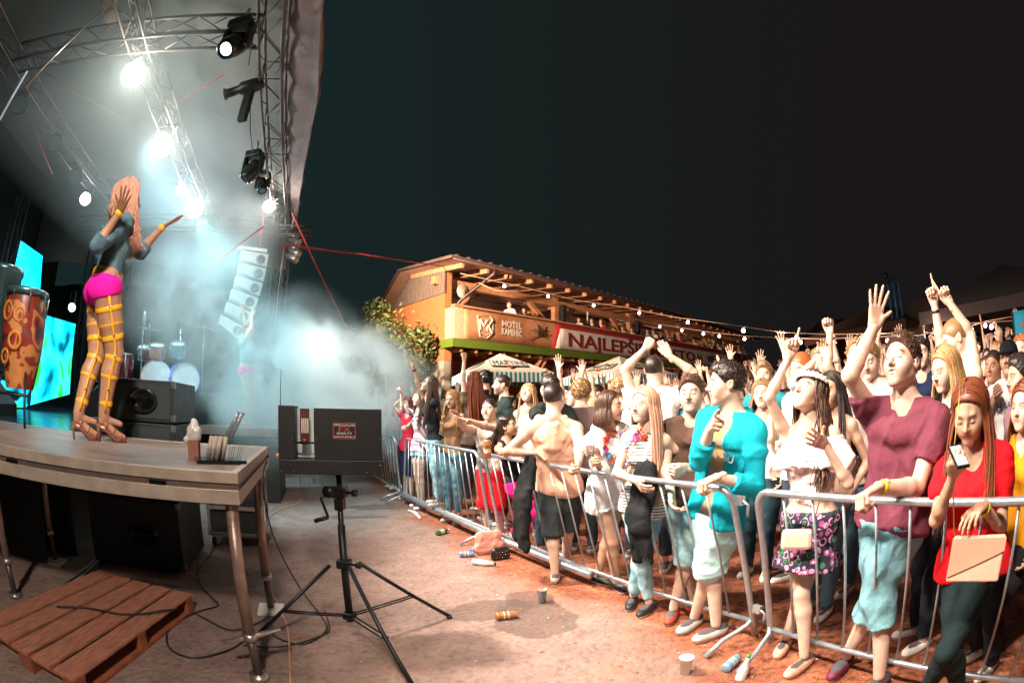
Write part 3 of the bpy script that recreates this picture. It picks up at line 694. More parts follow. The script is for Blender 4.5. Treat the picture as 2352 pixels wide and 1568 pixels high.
    return dict(o=P0, wr=wr, el=el, sh=sh, nb=nb, pel=pel, F=FF, up=up, r=rr, kn=kn, an=an, T=T, G=G, HM=HM, dirs=dirs, org=org, k=k, hk=hk, hd=hd, lev=lev, child=child, leg=leg, arm=arm, vb=vb, feet=f0)
# ------------------------------------------------------------------ ground
def p_ground(N, K, co, c):
    """pale worn concrete in the pit, brick red sand beyond the barrier, wet stains with their own outlines"""
    def math_(op, a, b=None):
        m = N.new('ShaderNodeMath'); m.operation = op
        for i, x in enumerate((a, b)):
            if x is None: continue
            if isinstance(x, (int, float)): m.inputs[i].default_value = x
            else: K.new(x, m.inputs[i])
        return m.outputs[0]
    def ramp(src, stops):
        r = N.new('ShaderNodeValToRGB'); e = r.color_ramp.elements
        for i, (p, cc) in enumerate(stops):
            x = e[i] if i < 2 else e.new(p); x.position = p; x.color = (*cc, 1)
        K.new(src, r.inputs[0]); return r.outputs[0]
    def noise(scale, det=6, vec=co):
        n = N.new('ShaderNodeTexNoise'); n.inputs['Scale'].default_value = scale; n.inputs['Detail'].default_value = det; K.new(vec, n.inputs['Vector']); return n.outputs[0]
    def mix(f, a, b):
        m = N.new('ShaderNodeMix'); m.data_type = 'RGBA'; K.new(f, m.inputs[0])
        for i, x in ((6, a), (7, b)):
            if isinstance(x, tuple): m.inputs[i].default_value = (*x, 1)
            else: K.new(x, m.inputs[i])
        return m.outputs[2]
    n1 = noise(1.3, 8); n2 = noise(22, 6); n3 = noise(4.5, 10)
    conc = ramp(n3, [(.3, (.21, .145, .125)), (.7, (.31, .215, .185)), (.5, (.26, .18, .155))])
    grit = ramp(n2, [(.34, (.10, .07, .06)), (.52, (1, 1, 1))])
    g = N.new('ShaderNodeMix'); g.data_type = 'RGBA'; g.blend_type = 'MULTIPLY'; g.inputs[0].default_value = .30; K.new(conc, g.inputs[6]); K.new(grit, g.inputs[7]); conc = g.outputs[2]
    sand = ramp(n3, [(.25, (.20, .062, .030)), (.7, (.40, .155, .085)), (.5, (.30, .10, .05))])
    g = N.new('ShaderNodeMix'); g.data_type = 'RGBA'; g.blend_type = 'MULTIPLY'; g.inputs[0].default_value = .6; K.new(sand, g.inputs[6]); K.new(grit, g.inputs[7]); sand = g.outputs[2]
    sp = N.new('ShaderNodeSeparateXYZ'); K.new(co, sp.inputs[0]); x, y = sp.outputs[0], sp.outputs[1]   # x = -l, y = s
    edge = math_('ADD', math_('MULTIPLY', math_('SUBTRACT', n1, .5), 1.5), x)
    edge = math_('ADD', edge, math_('MULTIPLY', math_('SUBTRACT', n2, .5), .5))
    edge = math_('SUBTRACT', edge, math_('MULTIPLY', math_('ABSOLUTE', math_('SUBTRACT', y, 2.6)), -.10))
    f = N.new('ShaderNodeMapRange'); f.inputs[1].default_value = 1.55; f.inputs[2].default_value = 2.05; K.new(edge, f.inputs[0])
    base = mix(f.outputs[0], conc, sand)
    # scattered sand trodden into the pit
    f2 = N.new('ShaderNodeMapRange'); f2.inputs[1].default_value = .60; f2.inputs[2].default_value = .74; f2.inputs[4].default_value = .55; K.new(noise(2.2, 9), f2.inputs[0])
    base = mix(f2.outputs[0], base, (.30, .125, .07))
    for (px, py, rx, ry) in ((1230, 1420, .30, .36), (880, 1163, .62, .22), (815, 1187, .5, .12), (1215, 1375, .2, .2), (1120, 1400, .35, .2)):
        p = at(px, py); s_, l_ = to_sl(p)
        d = math_('ADD', math_('POWER', math_('DIVIDE', math_('SUBTRACT', x, -l_), rx), 2), math_('POWER', math_('DIVIDE', math_('SUBTRACT', y, s_), ry), 2))
        d = math_('ADD', d, math_('MULTIPLY', math_('SUBTRACT', n3, .5), 1.3))
        fr = N.new('ShaderNodeMapRange'); fr.inputs[1].default_value = 1.08; fr.inputs[2].default_value = .92; fr.inputs[4].default_value = .62; K.new(d, fr.inputs[0])
        base = mix(fr.outputs[0], base, (.085, .058, .048))
    return base
gm = mat('ground', (.3, .2, .15), .85, noise=0, pattern=p_ground, bump=.9, bscale=26, dist=.02, spec=.3)
def g_patch(name, x0, x1, y0, y1, st, z=0.0, amp=0.0):
    nx, ny = int((x1 - x0) / st) + 1, int((y1 - y0) / st) + 1
    X, Y = np.meshgrid(np.linspace(x0, x1, nx), np.linspace(y0, y1, ny), indexing='ij')
    d = np.maximum(0, X - 3.4); Z = np.minimum(.9, .055 * d) + z
    if amp:      # trodden sand: lumps and hollows
        g = np.random.RandomState(3); w = 0
        for i in range(26):
            a = g.uniform(0, 6.28); fr = g.uniform(9, 75); w = w + np.sin((X * math.cos(a) + Y * math.sin(a)) * fr + g.uniform(0, 6.28) + np.sin(Y * fr * .3) * 1.5) * 12 / (fr + 8)
        Z = Z + np.clip((X - 1.75) / .5, 0, 1) * w * amp
    V = np.stack([X, Y, Z], -1).reshape(-1, 3); i = np.arange(nx - 1)[:, None] * ny + np.arange(ny - 1)[None]
    F = np.stack([i, i + ny, i + ny + 1, i + 1], -1).reshape(-1, 4)
    o = link(name, raw_mesh(name, V, F, gm)); o.matrix_world = STAGE; return tag(o, kind='structure')
g_patch('ground', -260, 300, -200, 360, 4.0, -.012)
g_patch('sand_pitch', 1.2, 7.2, -2.5, 12, .03, 0.0, .0042)
g_patch('pavement', -14, 1.2, -4, 24, .5, 0.0)
# loose clods of sand along the barrier: nobody could count them
V, F = [], []; g = np.random.RandomState(11)
ico = [(0, 0, 1), (.9, 0, .3), (.28, .85, .3), (-.72, .52, .3), (-.72, -.52, .3), (.28, -.85, .3)]
for i in range(2600):
    s_ = g.uniform(-.6, 9.5); x_ = 1.85 + abs(g.normal()) * .42 - (.45 if g.rand() < .25 else 0) + abs(s_ - 2.6) * -.05; r_ = g.uniform(.003, .012) * (1.6 if g.rand() < .1 else 1)
    b = len(V); V += [(x_ + a[0] * r_ * g.uniform(.7, 1.3), s_ + a[1] * r_ * g.uniform(.7, 1.3), a[2] * r_ * .8 - .001) for a in ico]
    F += [(b, b + 1, b + 2, b + 2), (b, b + 2, b + 3, b + 3), (b, b + 3, b + 4, b + 4), (b, b + 4, b + 5, b + 5), (b, b + 5, b + 1, b + 1)]
mb = MB(); mb.v = V; mb.f = [f[:3] for f in F]; mb.sm = [False] * len(F)
o = mb.build('sand_clods', mat('clod', (.27, .10, .055), .95, noise=.3), mw=STAGE); tag(o, kind='stuff')

V, F = [], []
for i in range(420):                          # paper scraps, ends and flecks trodden into the sand and concrete
    x_ = g.uniform(-.3, 4.5); s_ = g.uniform(-.6, 8); r_ = g.uniform(.003, .011); a = g.uniform(0, 6.28); b = len(V)
    V += [(x_ + r_ * math.cos(a + k * 1.57) * g.uniform(.5, 1.3), s_ + r_ * math.sin(a + k * 1.57) * g.uniform(.5, 1.3), .007 + g.uniform(0, .004) + (ground_z(*(SL(s_, -x_)[:2])))) for k in range(4)]; F.append((b, b + 1, b + 2, b + 3))
mb = MB(); mb.v = V; mb.f = F; mb.sm = [False] * len(F)
tag(mb.build('litter_flecks', mat('fleck', (.5, .42, .36), .8, noise=.5, nscale=3), mw=STAGE), kind='stuff')

# ------------------------------------------------------------------ the two-storey wooden building
BX = Vector((.7314, .6820, 0)); BC = Vector((-2.1245, 17.3706, 0))
BM_ = Matrix.Translation(BC) @ Matrix.Rotation(math.atan2(BX.y, BX.x), 4, 'Z')
WOOD = mat('timber', 'b8825c', .6, noise=.22, nscale=5, stretch=(1, 1, 1), bump=.3)
WOOD2 = mat('timber_plank', 'a8744e', .65, noise=.3, nscale=4, stretch=(6, 6, .6), bump=.3)
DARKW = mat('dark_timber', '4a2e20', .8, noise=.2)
PLAS = mat('ochre_plaster', 'a8683c', .85, noise=.12, nscale=12, bump=.5, bscale=60)
GREYP = mat('grey_plaster', '8f8a80', .85, noise=.1, nscale=10, bump=.4)
ROOFM = mat('roof_sheet', '5a4642', .6, noise=.15)
ROOFU = mat('roof_underside', '9a7a6a', .7, noise=.15)
bld = empty('timber_building'); bld.matrix_world = BM_
tag(bld, 'two-storey timber motel building with open balcony, rafters and long banner', 'building')
LEN = 30.0
# gable side face is seen from the left
g_ = MB(); g_.prism([(0.1, 3.3), (6.0, 3.3), (6.0, 4.5), (2.4, 6.88), (.1, 6.7)], .0, .3, Matrix.Rotation(R(90), 4, 'Z') @ Matrix.Translation((0, -.0, 0)))
g_.build('gable_wall', PLAS, bld)
mb = MB(); mb.box(-.32, -.02, .1, 6, 0, 3.29); mb.build('lower_wall', GREYP, bld)
for i in range(22):                           # weathered boards of the gable triangle
    y = .05 + i * .2; zt = 6.9 - .70 * max(0, y + .2 - 2.45)
    if zt > 5.9 and y < 4: MB().box(-.36, -.31, y, y + .185, 5.75, zt).build('plank', mat('grey_board', '6a5c54', .8, noise=.3, stretch=(4, 4, .4)), bld)
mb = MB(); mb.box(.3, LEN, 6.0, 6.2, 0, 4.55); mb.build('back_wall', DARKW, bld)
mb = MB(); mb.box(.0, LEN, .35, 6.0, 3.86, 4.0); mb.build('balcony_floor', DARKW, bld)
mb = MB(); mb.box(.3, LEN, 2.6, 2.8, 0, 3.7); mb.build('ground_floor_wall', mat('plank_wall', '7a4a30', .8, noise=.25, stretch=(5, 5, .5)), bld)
# posts, braces, top beam, rafters
P_ = [0.1, 6.0, 12.1, 18.0, 23.8, 29.4]
for i, u in enumerate(P_):
    MB().beam((u, .45, 0), (u, .45, 6.66), .24).build('post', WOOD if i else mat('pale_timber', 'd8a488', .6, noise=.15), bld)
    MB().beam((u + .1, .45, 5.2), (u + 1.5, .45, 6.3), .17).build('brace', WOOD, bld)
    if i: MB().beam((u - .1, .45, 4.9), (u - 1.9, .45, 6.3), .19).build('brace', WOOD, bld)
    MB().beam((u, .55, 5.0), (u, 2.4, 6.6), .17).build('brace', WOOD, bld)
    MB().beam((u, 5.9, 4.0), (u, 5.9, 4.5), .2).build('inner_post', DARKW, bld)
    MB().beam((u, .45, 6.15), (u, 3.6, 6.15), .17).build('tie_beam', WOOD, bld)
    MB().beam((u + .2, 3.0, 6.1), (u + 2.4, 1.2, 6.75), .12).build('brace', WOOD, bld)
MB().beam((-.6, .45, 6.26), (LEN, .45, 6.26), .22, .28).build('top_beam', WOOD, bld)
MB().beam((-.6, 3.2, 6.62), (LEN, 2.3, 6.8), .18, .2).build('purlin', DARKW, bld)
for i in range(27):
    u = -.35 + i * 1.14
    MB().beam((u, -1.05, 6.52), (u, 2.4, 6.86), .10, .17).build('rafter', WOOD, bld)
mb = MB(); mb.sheet([[(u, y, z) for (y, z) in ((-1.15, 6.62), (2.4, 6.97), (6.1, 4.35))] for u in (-.9, LEN + .4)]); mb.build('roof_underside', ROOFU, bld)
mb = MB(); mb.prism([(-1.2, 6.65), (2.45, 7.0), (6.3, 4.26), (6.3, 4.4), (2.52, 7.12), (-1.2, 6.76)], -.95, LEN + .45, Matrix.Rotation(R(90), 4, 'Z') @ Matrix.Diagonal((1, -1, 1, 1)))
mb.build('roof', ROOFM, bld)
for i in range(60):                           # ridges of the profiled sheet along the eave
    u = -.7 + i * .51; MB().beam((u, -1.22, 6.78), (u, 1.0, 6.99), .10, .05).build('roof_ridge', ROOFM, bld)
gt = MB().tube([(-.95, -1.27, 6.60), (LEN + .4, -1.27, 6.60)], .07).build('gutter', mat('brown_metal', '3a2622', .4, noise=.1), bld)
pipe = mat('brown_metal', '3a2622')
MB().tube([(.95, -1.27, 6.58), (.95, -1.2, 6.4), (.35, -.1, 5.6), (-.06, .2, 5.0), (-.06, .22, 0)], .065, 8).build('downpipe', pipe, bld)
# balcony parapet boards, rail, trim of artificial grass
for i in range(8): MB().box(-.28, -.24, -.38 + i * .10, -.30 + i * .10, 3.98, 5.16).build('parapet_board', mat('pale_timber', 'd8a488'), bld)
MB().box(-.27, .12, -.45, -.41, 4.0, 5.18).build('parapet_board', mat('pale_timber', 'd8a488'), bld)
MB().box(-.3, LEN, -.52, -.28, 5.18, 5.25).build('handrail', WOOD, bld)
MB().box(.12, LEN, -.42, -.38, 4.02, 5.17).build('parapet', mat('parapet_wood', '8a5a3c', .8, noise=.2), bld)
GRASS = mat('turf_trim', '566e12', .9, noise=.3, nscale=60, bump=.8, bscale=150)
MB().box(-.3, LEN, -.50, -.36, 3.74, 4.04).build('turf_trim', GRASS, bld)
MB().box(-.36, -.30, -.50, .3, 3.74, 4.04).build('turf_trim', GRASS, bld)
for i in range(44): u = .1 + i * .68; MB().beam((u, -.4, 3.66), (u + .0, 2.6, 3.66), .09, .12).build('floor_joist', WOOD, bld)
for u in (3.4, 9.2, 15.2): MB().beam((u, .2, 2.0), (u + .9, -.2, 3.6), .14).build('brace', WOOD, bld); MB().beam((u + .3, .2, 2.0), (u + 1.2, -.2, 3.6), .14).build('brace', WOOD, bld)
# banner on the parapet
BR = mat('banner_brown', 'a4694a', .7, pattern=p_blot('c08862', 1.2), noise=.1); RED = mat('banner_red', 'a8242e', .7, noise=.06); WH = mat('banner_white', 'd9d2cb', .7, noise=.05, bump=.4, bscale=5)
DR = mat('banner_letter', '7a2022', .7, noise=.05); CR = mat('banner_cream', 'e4d8c8', .7, noise=.05); BL = mat('print_black', '24201e', .8, noise=.05)
ban = tag(empty('banner'), 'long brown and white printed banner reading NAJLEPSIE MIESTO on the balcony front', 'banner'); ban.matrix_world = BM_
def wav(x0, x1, z0, z1, y, m, name, par, n=14, skew0=0, skew1=0):
    g = [[(x0 + skew0 * (j / 3) + (x1 - x0 + (skew1 - skew0) * (j / 3)) * i / n, y + .010 * math.sin(i * 2.3 + j), z0 + (z1 - z0) * j / 3) for i in range(n + 1)] for j in range(4)]
    o = MB().sheet(g).build(name, m, par); sd = o.modifiers.new('t', 'SOLIDIFY'); sd.thickness = .006; return o
wav(.14, 5.2, 4.06, 5.14, -.45, BR, 'cloth', ban, 20)
wav(4.7, 27.2, 4.05, 5.13, -.465, RED, 'cloth', ban, 60, .35, -.3)
wav(4.95, 26.2, 4.07, 4.95, -.482, WH, 'cloth', ban, 60, .35, -1.0)
for i in range(11): MB().box(5.2 + i * 2, 5.206 + i * 2, -.498, -.494, 4.08, 4.94).build('seam', mat('seam_grey', 'a8a29a', .8), ban)
T_ = lambda x, z, y=-.50: Matrix.Translation((x, y, z))
def letters(body, x0, x1, z, size, m, par, sy=1, y=-.50, bold=.018):
    """letter by letter so that the word spans x0..x1"""
    o = text(body, size, m, par, T_((x0 + x1) / 2, z, y), .004, bold=bold * size)
    w = max(max(v.co.x for v in o.data.vertices) - min(v.co.x for v in o.data.vertices), .01); o.matrix_local = T_((x0 + x1) / 2, z, y) @ Matrix.Rotation(R(90), 4, 'X') @ Matrix.Diagonal(((x1 - x0) / w, sy, 1, 1)); return o
letters('NAJLEPŠIE', 5.75, 12.1, 4.47, .80, DR, ban, 1.05); letters('MIESTO', 12.6, 18.3, 4.45, .74, DR, ban, 1.05); letters('NA', 18.7, 19.5, 4.45, .62, BL, ban)
letters('VAŠU ZÁBAVU!', 20.3, 24.3, 4.45, .62, BL, ban)
for (t_, x0, x1, z) in (('MOTEL', 1.95, 3.0, 4.78), ('KAMENEC', 1.95, 3.02, 4.48)): letters(t_, x0, x1, z, .34, CR, ban, 1.0, -.475)
def logo(cx, cz, s, par, m, y=-.478):
    q = [(-.5, .45), (.25, .55), (.45, .35), (.42, -.30), (.05, -.58), (-.36, -.52)]
    mb = MB()
    for i in range(6):
        a, b = q[i], q[(i + 1) % 6]; mb.beam((cx + a[0] * s, y, cz + a[1] * s), (cx + b[0] * s, y, cz + b[1] * s), .07 * s, .012)
    for a, b in (((-.34, -.2), (-.34, .3)), ((-.34, .3), (-.12, 0)), ((-.12, 0), (.08, .3)), ((.08, .3), (.08, -.2)), ((.16, .02), (.42, .34)), ((.16, .02), (.36, -.26))):
        mb.beam((cx + a[0] * s, y - .003, cz + a[1] * s), (cx + b[0] * s, y - .003, cz + b[1] * s), .12 * s, .012)
    mb.beam((cx - .4 * s, y, cz - .3 * s), (cx, y, cz - .42 * s), .08 * s, .012); mb.beam((cx, y, cz - .42 * s), (cx + .42 * s, y, cz - .26 * s), .08 * s, .012)
    return mb.build('emblem', m, par)
logo(1.15, 4.6, .78, ban, CR)
mb = MB()                                     # printed palm crown
for i in range(15):
    a = R(-20 + i * 16); ln = .42 + .12 * (i % 3); mb.beam((4.1, -.472, 4.5), (4.1 + ln * math.cos(a), -.472, 4.5 + ln * .75 * math.sin(a)), .035, .006)
mb.build('palm_print', mat('palm_print', '3a2c16', .8), ban)
ban2 = tag(empty('poster_strip'), 'dark red strip of round logo posters hanging under the balcony between the umbrellas', 'banner'); ban2.matrix_world = BM_
wav(5.0, 9.6, 2.75, 3.6, .1, mat('poster_red', '7c3a3c', .7, pattern=p_blot('5a2428', 2), noise=.1), 'cloth', ban2)
for i, x in enumerate((5.7, 6.7, 7.7, 8.7)):
    MB().lathe([(.34, 0), (.34, .01), (.30, .012), (.30, .004)], 24, lathe_m((x, .085, 3.18), (0, -1, 0))).build('ring', mat('poster_tan', 'b08a78', .7), ban2); logo(x, 3.2, .32, ban2, mat('poster_tan', 'b08a78'), .07)
# lamps under the balcony roof
LAMPM = mat('lamp_glow', (1, .95, .9), emit=18, ecol=(1, .93, .88))
for i, (u, y, z) in enumerate(((2.5, 2.2, 5.85), (8.2, 2.2, 5.6), (13.5, 2.2, 5.6), (17.5, 2.2, 5.7), (22, 2.2, 5.6), (26, 2.2, 5.6))):
    lp = tag(empty('ceiling_lamp'), 'white dish lamp under the balcony roof, %s from the corner post' % ('first', 'second', 'third', 'fourth', 'fifth', 'sixth')[i], 'lamp', 'dish lamps under the balcony roof'); lp.matrix_world = BM_ @ Matrix.Translation((u, y, z))
    MB().lathe([(.32, 0), (.30, .05), (.06, .14), (.03, .7)], 16).build('shade', mat('lamp_white', 'd8d8d8', .5), lp); MB().lathe([(.02, -.03), (.24, -.02), (.27, .0)], 16).build('bulb', LAMPM, lp)
    point('ceiling_lamp_light', (BM_ @ Vector((u, y, z - .15))), 60, (1, .72, .5), .15)
for i, u in enumerate((6.2, 12.5, 23.7)):
    sp_ = tag(empty('speaker_column'), ('black column loudspeaker on the %s post of the balcony' % ('second', 'third', 'fifth')[i]), 'loudspeaker'); sp_.matrix_world = BM_ @ Matrix.Translation((u, .2, 5.2)) @ Matrix.Rotation(R(5), 4, 'Y')
    MB().box(-.12, .12, -.12, .12, 0, 1.0).build('cabinet', mat('speaker_black', '16181a', .5, noise=.1), sp_, bevel=.01)
    for j in range(4): MB().lathe([(.08, 0), (.09, .02), (.05, .0)], 12, lathe_m((0, -.12, .14 + j * .24), (0, -1, 0))).build('driver', mat('cone_grey', '3a4040', .4), sp_)
fan = tag(empty('wall_fan'), 'round grey fan fixed to the corner post under the eave', 'fan'); fan.matrix_world = BM_ @ Matrix.Translation((.35, -.1, 5.85))
MB().lathe([(.26, 0), (.28, .05), (.26, .1)], 20, lathe_m((0, 0, 0), (0, -1, 0))).build('cage', mat('fan_grey', '9a9a96', .4), fan); MB().lathe([(.08, .1), (.06, .14)], 12, lathe_m((0, 0, 0), (0, -1, 0))).build('hub', mat('fan_hub', 'c08040', .5), fan)

# ------------------------------------------------------------------ umbrellas
def umbrella(c, rz, label, w=2.0, hz=2.32, apex=.72):
    u = tag(empty('market_umbrella', c, rz), label, 'umbrella', 'striped market umbrellas behind the crowd')
    MB().tube([(0, 0, 0), (0, 0, hz + apex)], .03).build('pole', mat('umbrella_pole', 'b0a89c', .4), u)
    cv = MB(); n = 6
    for q in range(4):
        a = Matrix.Rotation(q * math.pi / 2, 4, 'Z')
        g = [[a @ Vector((x * t * w, t * w, hz + apex * (1 - t) + .05 * t * (1 - t) * (1 - abs(x)) * -1.5)) for x in np.linspace(-1, 1, n + 1)] for t in np.linspace(0.02, 1, 7)]
        cv.sheet(g)
    WHC = mat('canopy_white', 'a8a8a2', .8, noise=.04, bump=.3, bscale=4)
    cv.build('canopy', WHC, u)
    st = (mat('stripe_white', 'e8f0f0', .8), mat('stripe_teal', '148a9c', .8)); mbs = [MB(), MB()]
    for q in range(4):
        a = Matrix.Rotation(q * math.pi / 2, 4, 'Z')
        for i in range(36):
            x0, x1 = -w + i * w / 18, -w + (i + 1) * w / 18
            mbs[i % 2].sheet([[a @ Vector((x0, w + .004, hz)), a @ Vector((x1, w + .004, hz))], [a @ Vector((x0, w + .02, hz - .26)), a @ Vector((x1, w + .02, hz - .26))]])
    mbs[0].build('valance', st[0], u); mbs[1].build('valance', st[1], u)
    for q in range(4):
        M = Matrix.Rotation(q * math.pi / 2, 4, 'Z') @ Matrix.Translation((0, -w * .62, hz + apex * .38 + .012)) @ Matrix.Rotation(-R(90) + math.atan2(apex, w), 4, 'X') @ Matrix.Diagonal((.8, 1, 1.7, 1))
        MB().lathe([(.17, 0), (.17, .012)], 20, M @ Matrix.Translation((0, .0, 0)) @ Matrix.Rotation(R(90), 4, 'X')).build('red_disc', mat('logo_red', 'c4202c', .7), u)
        MB().box(-.66, .66, -.018, -.012, -.11, .11, M).build('logo_border', mat('logo_ink', '1c1c24', .7), u)
        MB().box(-.63, .63, -.024, -.018, -.085, .085, M).build('logo_plate', WHC, u)
        text('MARTINI', .22, mat('logo_ink', '1c1c24'), u, M @ Matrix.Translation((0, -.030, 0)), .004, 1.35)
    return u
c1 = pd(1150, 900, 14.0); c1.z = ground_z(c1.x, c1.y)
umbrella(c1, R(20), 'white market umbrella with a red logo and teal striped valance beside the corner post', 1.15, 2.37 - c1.z + .16, .62)
c2 = pd(1425, 900, 16); c2.z = ground_z(c2.x, c2.y)
umbrella(c2, R(36), 'second white striped market umbrella, half hidden by raised hands', 1.35, 2.52 - c2.z, .66)

# ------------------------------------------------------------------ tree beside the building
LEAF = mat('leaf', (.055, .075, .022), .7, noise=.5, nscale=2.5, spec=.2); LEAFY = mat('leaf_yellow', (.13, .12, .03), .7, noise=.3)
tr = tag(empty('tree', pd(846, 900, 17.5) * 1), 'leafy broad tree with yellowing leaves at the gable end', 'tree'); tr.location.z = 0
MB().tube([(0, 0, 0), (.1, 0, 1.5), (.0, .1, 3.0), (.2, 0, 4.4)], [.22, .18, .13, .05]).build('trunk', mat('bark', (.08, .06, .045), .9, noise=.3, bump=.8), tr)
g = np.random.RandomState(5)
for m_, cnt, nm in ((LEAF, 17000, 'crown'), (LEAFY, 2200, 'yellow_leaves')):
    V = []; F = []
    cl = [(g.normal(0, .85), g.normal(0, .9), 2.9 + g.normal(0, .8), g.uniform(.3, .7)) for _ in range(46)]
    for i in range(cnt):
        c_ = cl[g.randint(len(cl))]; d = g.normal(size=3); d = d / np.linalg.norm(d) * c_[3] * g.uniform(.6, 1.05); p = np.array(c_[:3]) + d
        a = g.normal(size=3); a /= np.linalg.norm(a); b = np.cross(a, g.normal(size=3)); b /= np.linalg.norm(b); r_ = g.uniform(.05, .10); q = len(V)
        V += [p - a * r_, p + b * r_ * .5, p + a * r_, p - b * r_ * .5]; F.append((q, q + 1, q + 2, q + 3))
    link(nm, raw_mesh(nm, V, np.array(F), m_, False), tr)
for k_ in range(5):
    a = k_ * 1.3; MB().tube([(0, 0, 1.6 + .3 * k_), (math.cos(a) * .5, math.sin(a) * .5, 2.6 + .2 * k_), (math.cos(a) * .9, math.sin(a) * .9, 3.6 + .15 * k_)], [.08, .05, .02]).build('limb', MATS['bark'], tr)

# ------------------------------------------------------------------ town behind, at the right
def tent(px, py, D, w, hz, apex, col, label, rz=0):
    p = pd(px, py, D); p.z = ground_z(p.x, p.y); t = tag(empty('market_tent', p, rz), label, 'tent', 'dark market tents at the far edge of the square')
    m = mat('tent_' + col, col, .85, noise=.15, bump=.3, bscale=6)
    mb = MB()
    for q in range(4):
        a = Matrix.Rotation(q * math.pi / 2, 4, 'Z'); mb.sheet([[a @ Vector((x * t_ * w, t_ * w, hz + apex * (1 - t_))) for x in (-1, 0, 1)] for t_ in (.02, .5, 1)])
        mb.sheet([[a @ Vector((-w, w, hz)), a @ Vector((w, w, hz))], [a @ Vector((-w, w, hz - .3)), a @ Vector((w, w, hz - .3))]])
    mb.build('roof', m, t)
    for sx in (-1, 1):
        for sy in (-1, 1): MB().tube([(sx * w * .97, sy * w * .97, 0), (sx * w * .97, sy * w * .97, hz)], .03).build('leg', mat('tent_pole', '8a8a88', .4), t)
tent(2030, 850, 22, 2.6, 3.0, 1.2, '5a3a34', 'maroon market tent nearest the string lights', .3)
tent(2135, 850, 22, 2.2, 2.8, 1.5, '8a6a5a', 'tan pointed market tent between raised hands', .2)
tent(2215, 850, 24, 3.0, 2.9, 1.4, '1e3a3a', 'dark teal market tent behind the man with both arms up', .1)
tent(2330, 850, 15, 2.6, 2.6, 1.2, '2e2422', 'black market tent at the edge behind the capped man', .5)
p = pd(2310, 860, 46); sh_ = tag(empty('warehouse', (p.x, p.y, 0), R(-30)), 'long dark shed with a pale ribbed end wall behind the tents', 'building')
MB().prism([(-9, 0), (9, 0), (9, 6.6), (0, 8.6), (-9, 6.6)], 0, 12).build('wall', mat('shed_dark', '3e302c', .9, noise=.2), sh_)
for i in range(24): MB().box(-4 + i * .36, -3.80 + i * .36, -.08, 0, 3.6, 6.0).build('rib', mat('shed_pale', '8a867a', .7, noise=.1), sh_)
p = pd(2072, 850, 19); tw = tag(empty('scaffold_tower', (p.x, p.y, 0)), 'slim dark lattice tower with a blue-lit top standing behind the tents', 'tower')
DKM = mat('dark_steel', '3a4446', .5, .6, noise=.1); BLM = mat('blue_tube', '2a6a9a', .4, emit=.05, ecol=(.1, .35, .6))
TZ = 5.3
for sx in (-1, 1):
    for sy in (-1, 1): rod('chord', (sx * .16, sy * .16, 0), (sx * .16, sy * .16, TZ), .022, DKM, tw); rod('light_tube', (sx * .16, sy * .16, TZ - 1.35), (sx * .16, sy * .16, TZ), .03, BLM, tw)
for i in range(14):
    z = i * .4
    for a, b in (((-1, -1), (1, -1)), ((-1, 1), (1, 1))): rod('brace', (a[0] * .16, a[1] * .16, z), (b[0] * .16, b[1] * .16, z + .4), .012, DKM, tw)
MB().lathe([(.05, 0), (.12, .05), (.1, .2), (.03, .25)], 10, Matrix.Translation((-.35, 0, TZ + .15))).build('floodlight', DKM, tw)
rod('arm', (-.16, 0, TZ), (-.35, 0, TZ + .2), .012, DKM, tw)
p = pd(2262, 860, 14); po = tag(empty('flag_pole', (p.x, p.y, 0)), 'thin pale wooden pole leaning above the crowd near the right edge', 'pole')
MB().tube([(.25, 0, 0), (.0, 0, 3.4)], .03).build('shaft', mat('pole_wood', 'a88a70', .6), po)
p = pd(2338, 880, 8.5); fl_ = tag(empty('beach_flag', (p.x, p.y, 0), R(-50)), 'curved teal promotional flag with red lettering at the right edge', 'flag')
g = [[(.02 + t * w_ * .75 * math.sin(min(1, (z - .4) / 2.2) * 2.4 + .35), .03 * math.sin(z * 3), z) for t in (0, .5, 1)] for z in np.linspace(.5, 2.45, 14) for w_ in (1,)]
o = MB().sheet(g).build('cloth', mat('flag_teal', '147a94', .8, noise=.08), fl_); o.modifiers.new('t', 'SOLIDIFY').thickness = .004
MB().tube([(0, 0, 0), (0, 0, 2.45)], .015).build('shaft', DKM, fl_); text('RK', .5, mat('flag_red', 'c03a34', .8), fl_, Matrix.Translation((.35, -.05, 2.0)) @ Matrix.Rotation(R(-90), 4, 'Y'), .004)
p = pd(2120, 850, 60); hl = tag(empty('town_house', (p.x, p.y, 0), R(-25)), 'unlit long house roof against the night sky at the right', 'building')
MB().prism([(-16, 0), (16, 0), (16, 6.5), (-16, 7.5)], 0, 9).build('wall', mat('night_wall', '2c201e', .9, noise=.2), hl)
MB().prism([(-17, 6.4), (17, 6.0), (14, 8.3), (-13, 9.6)], -.5, 9.5).build('roof', mat('night_roof', '241a1a', .9, noise=.2), hl)

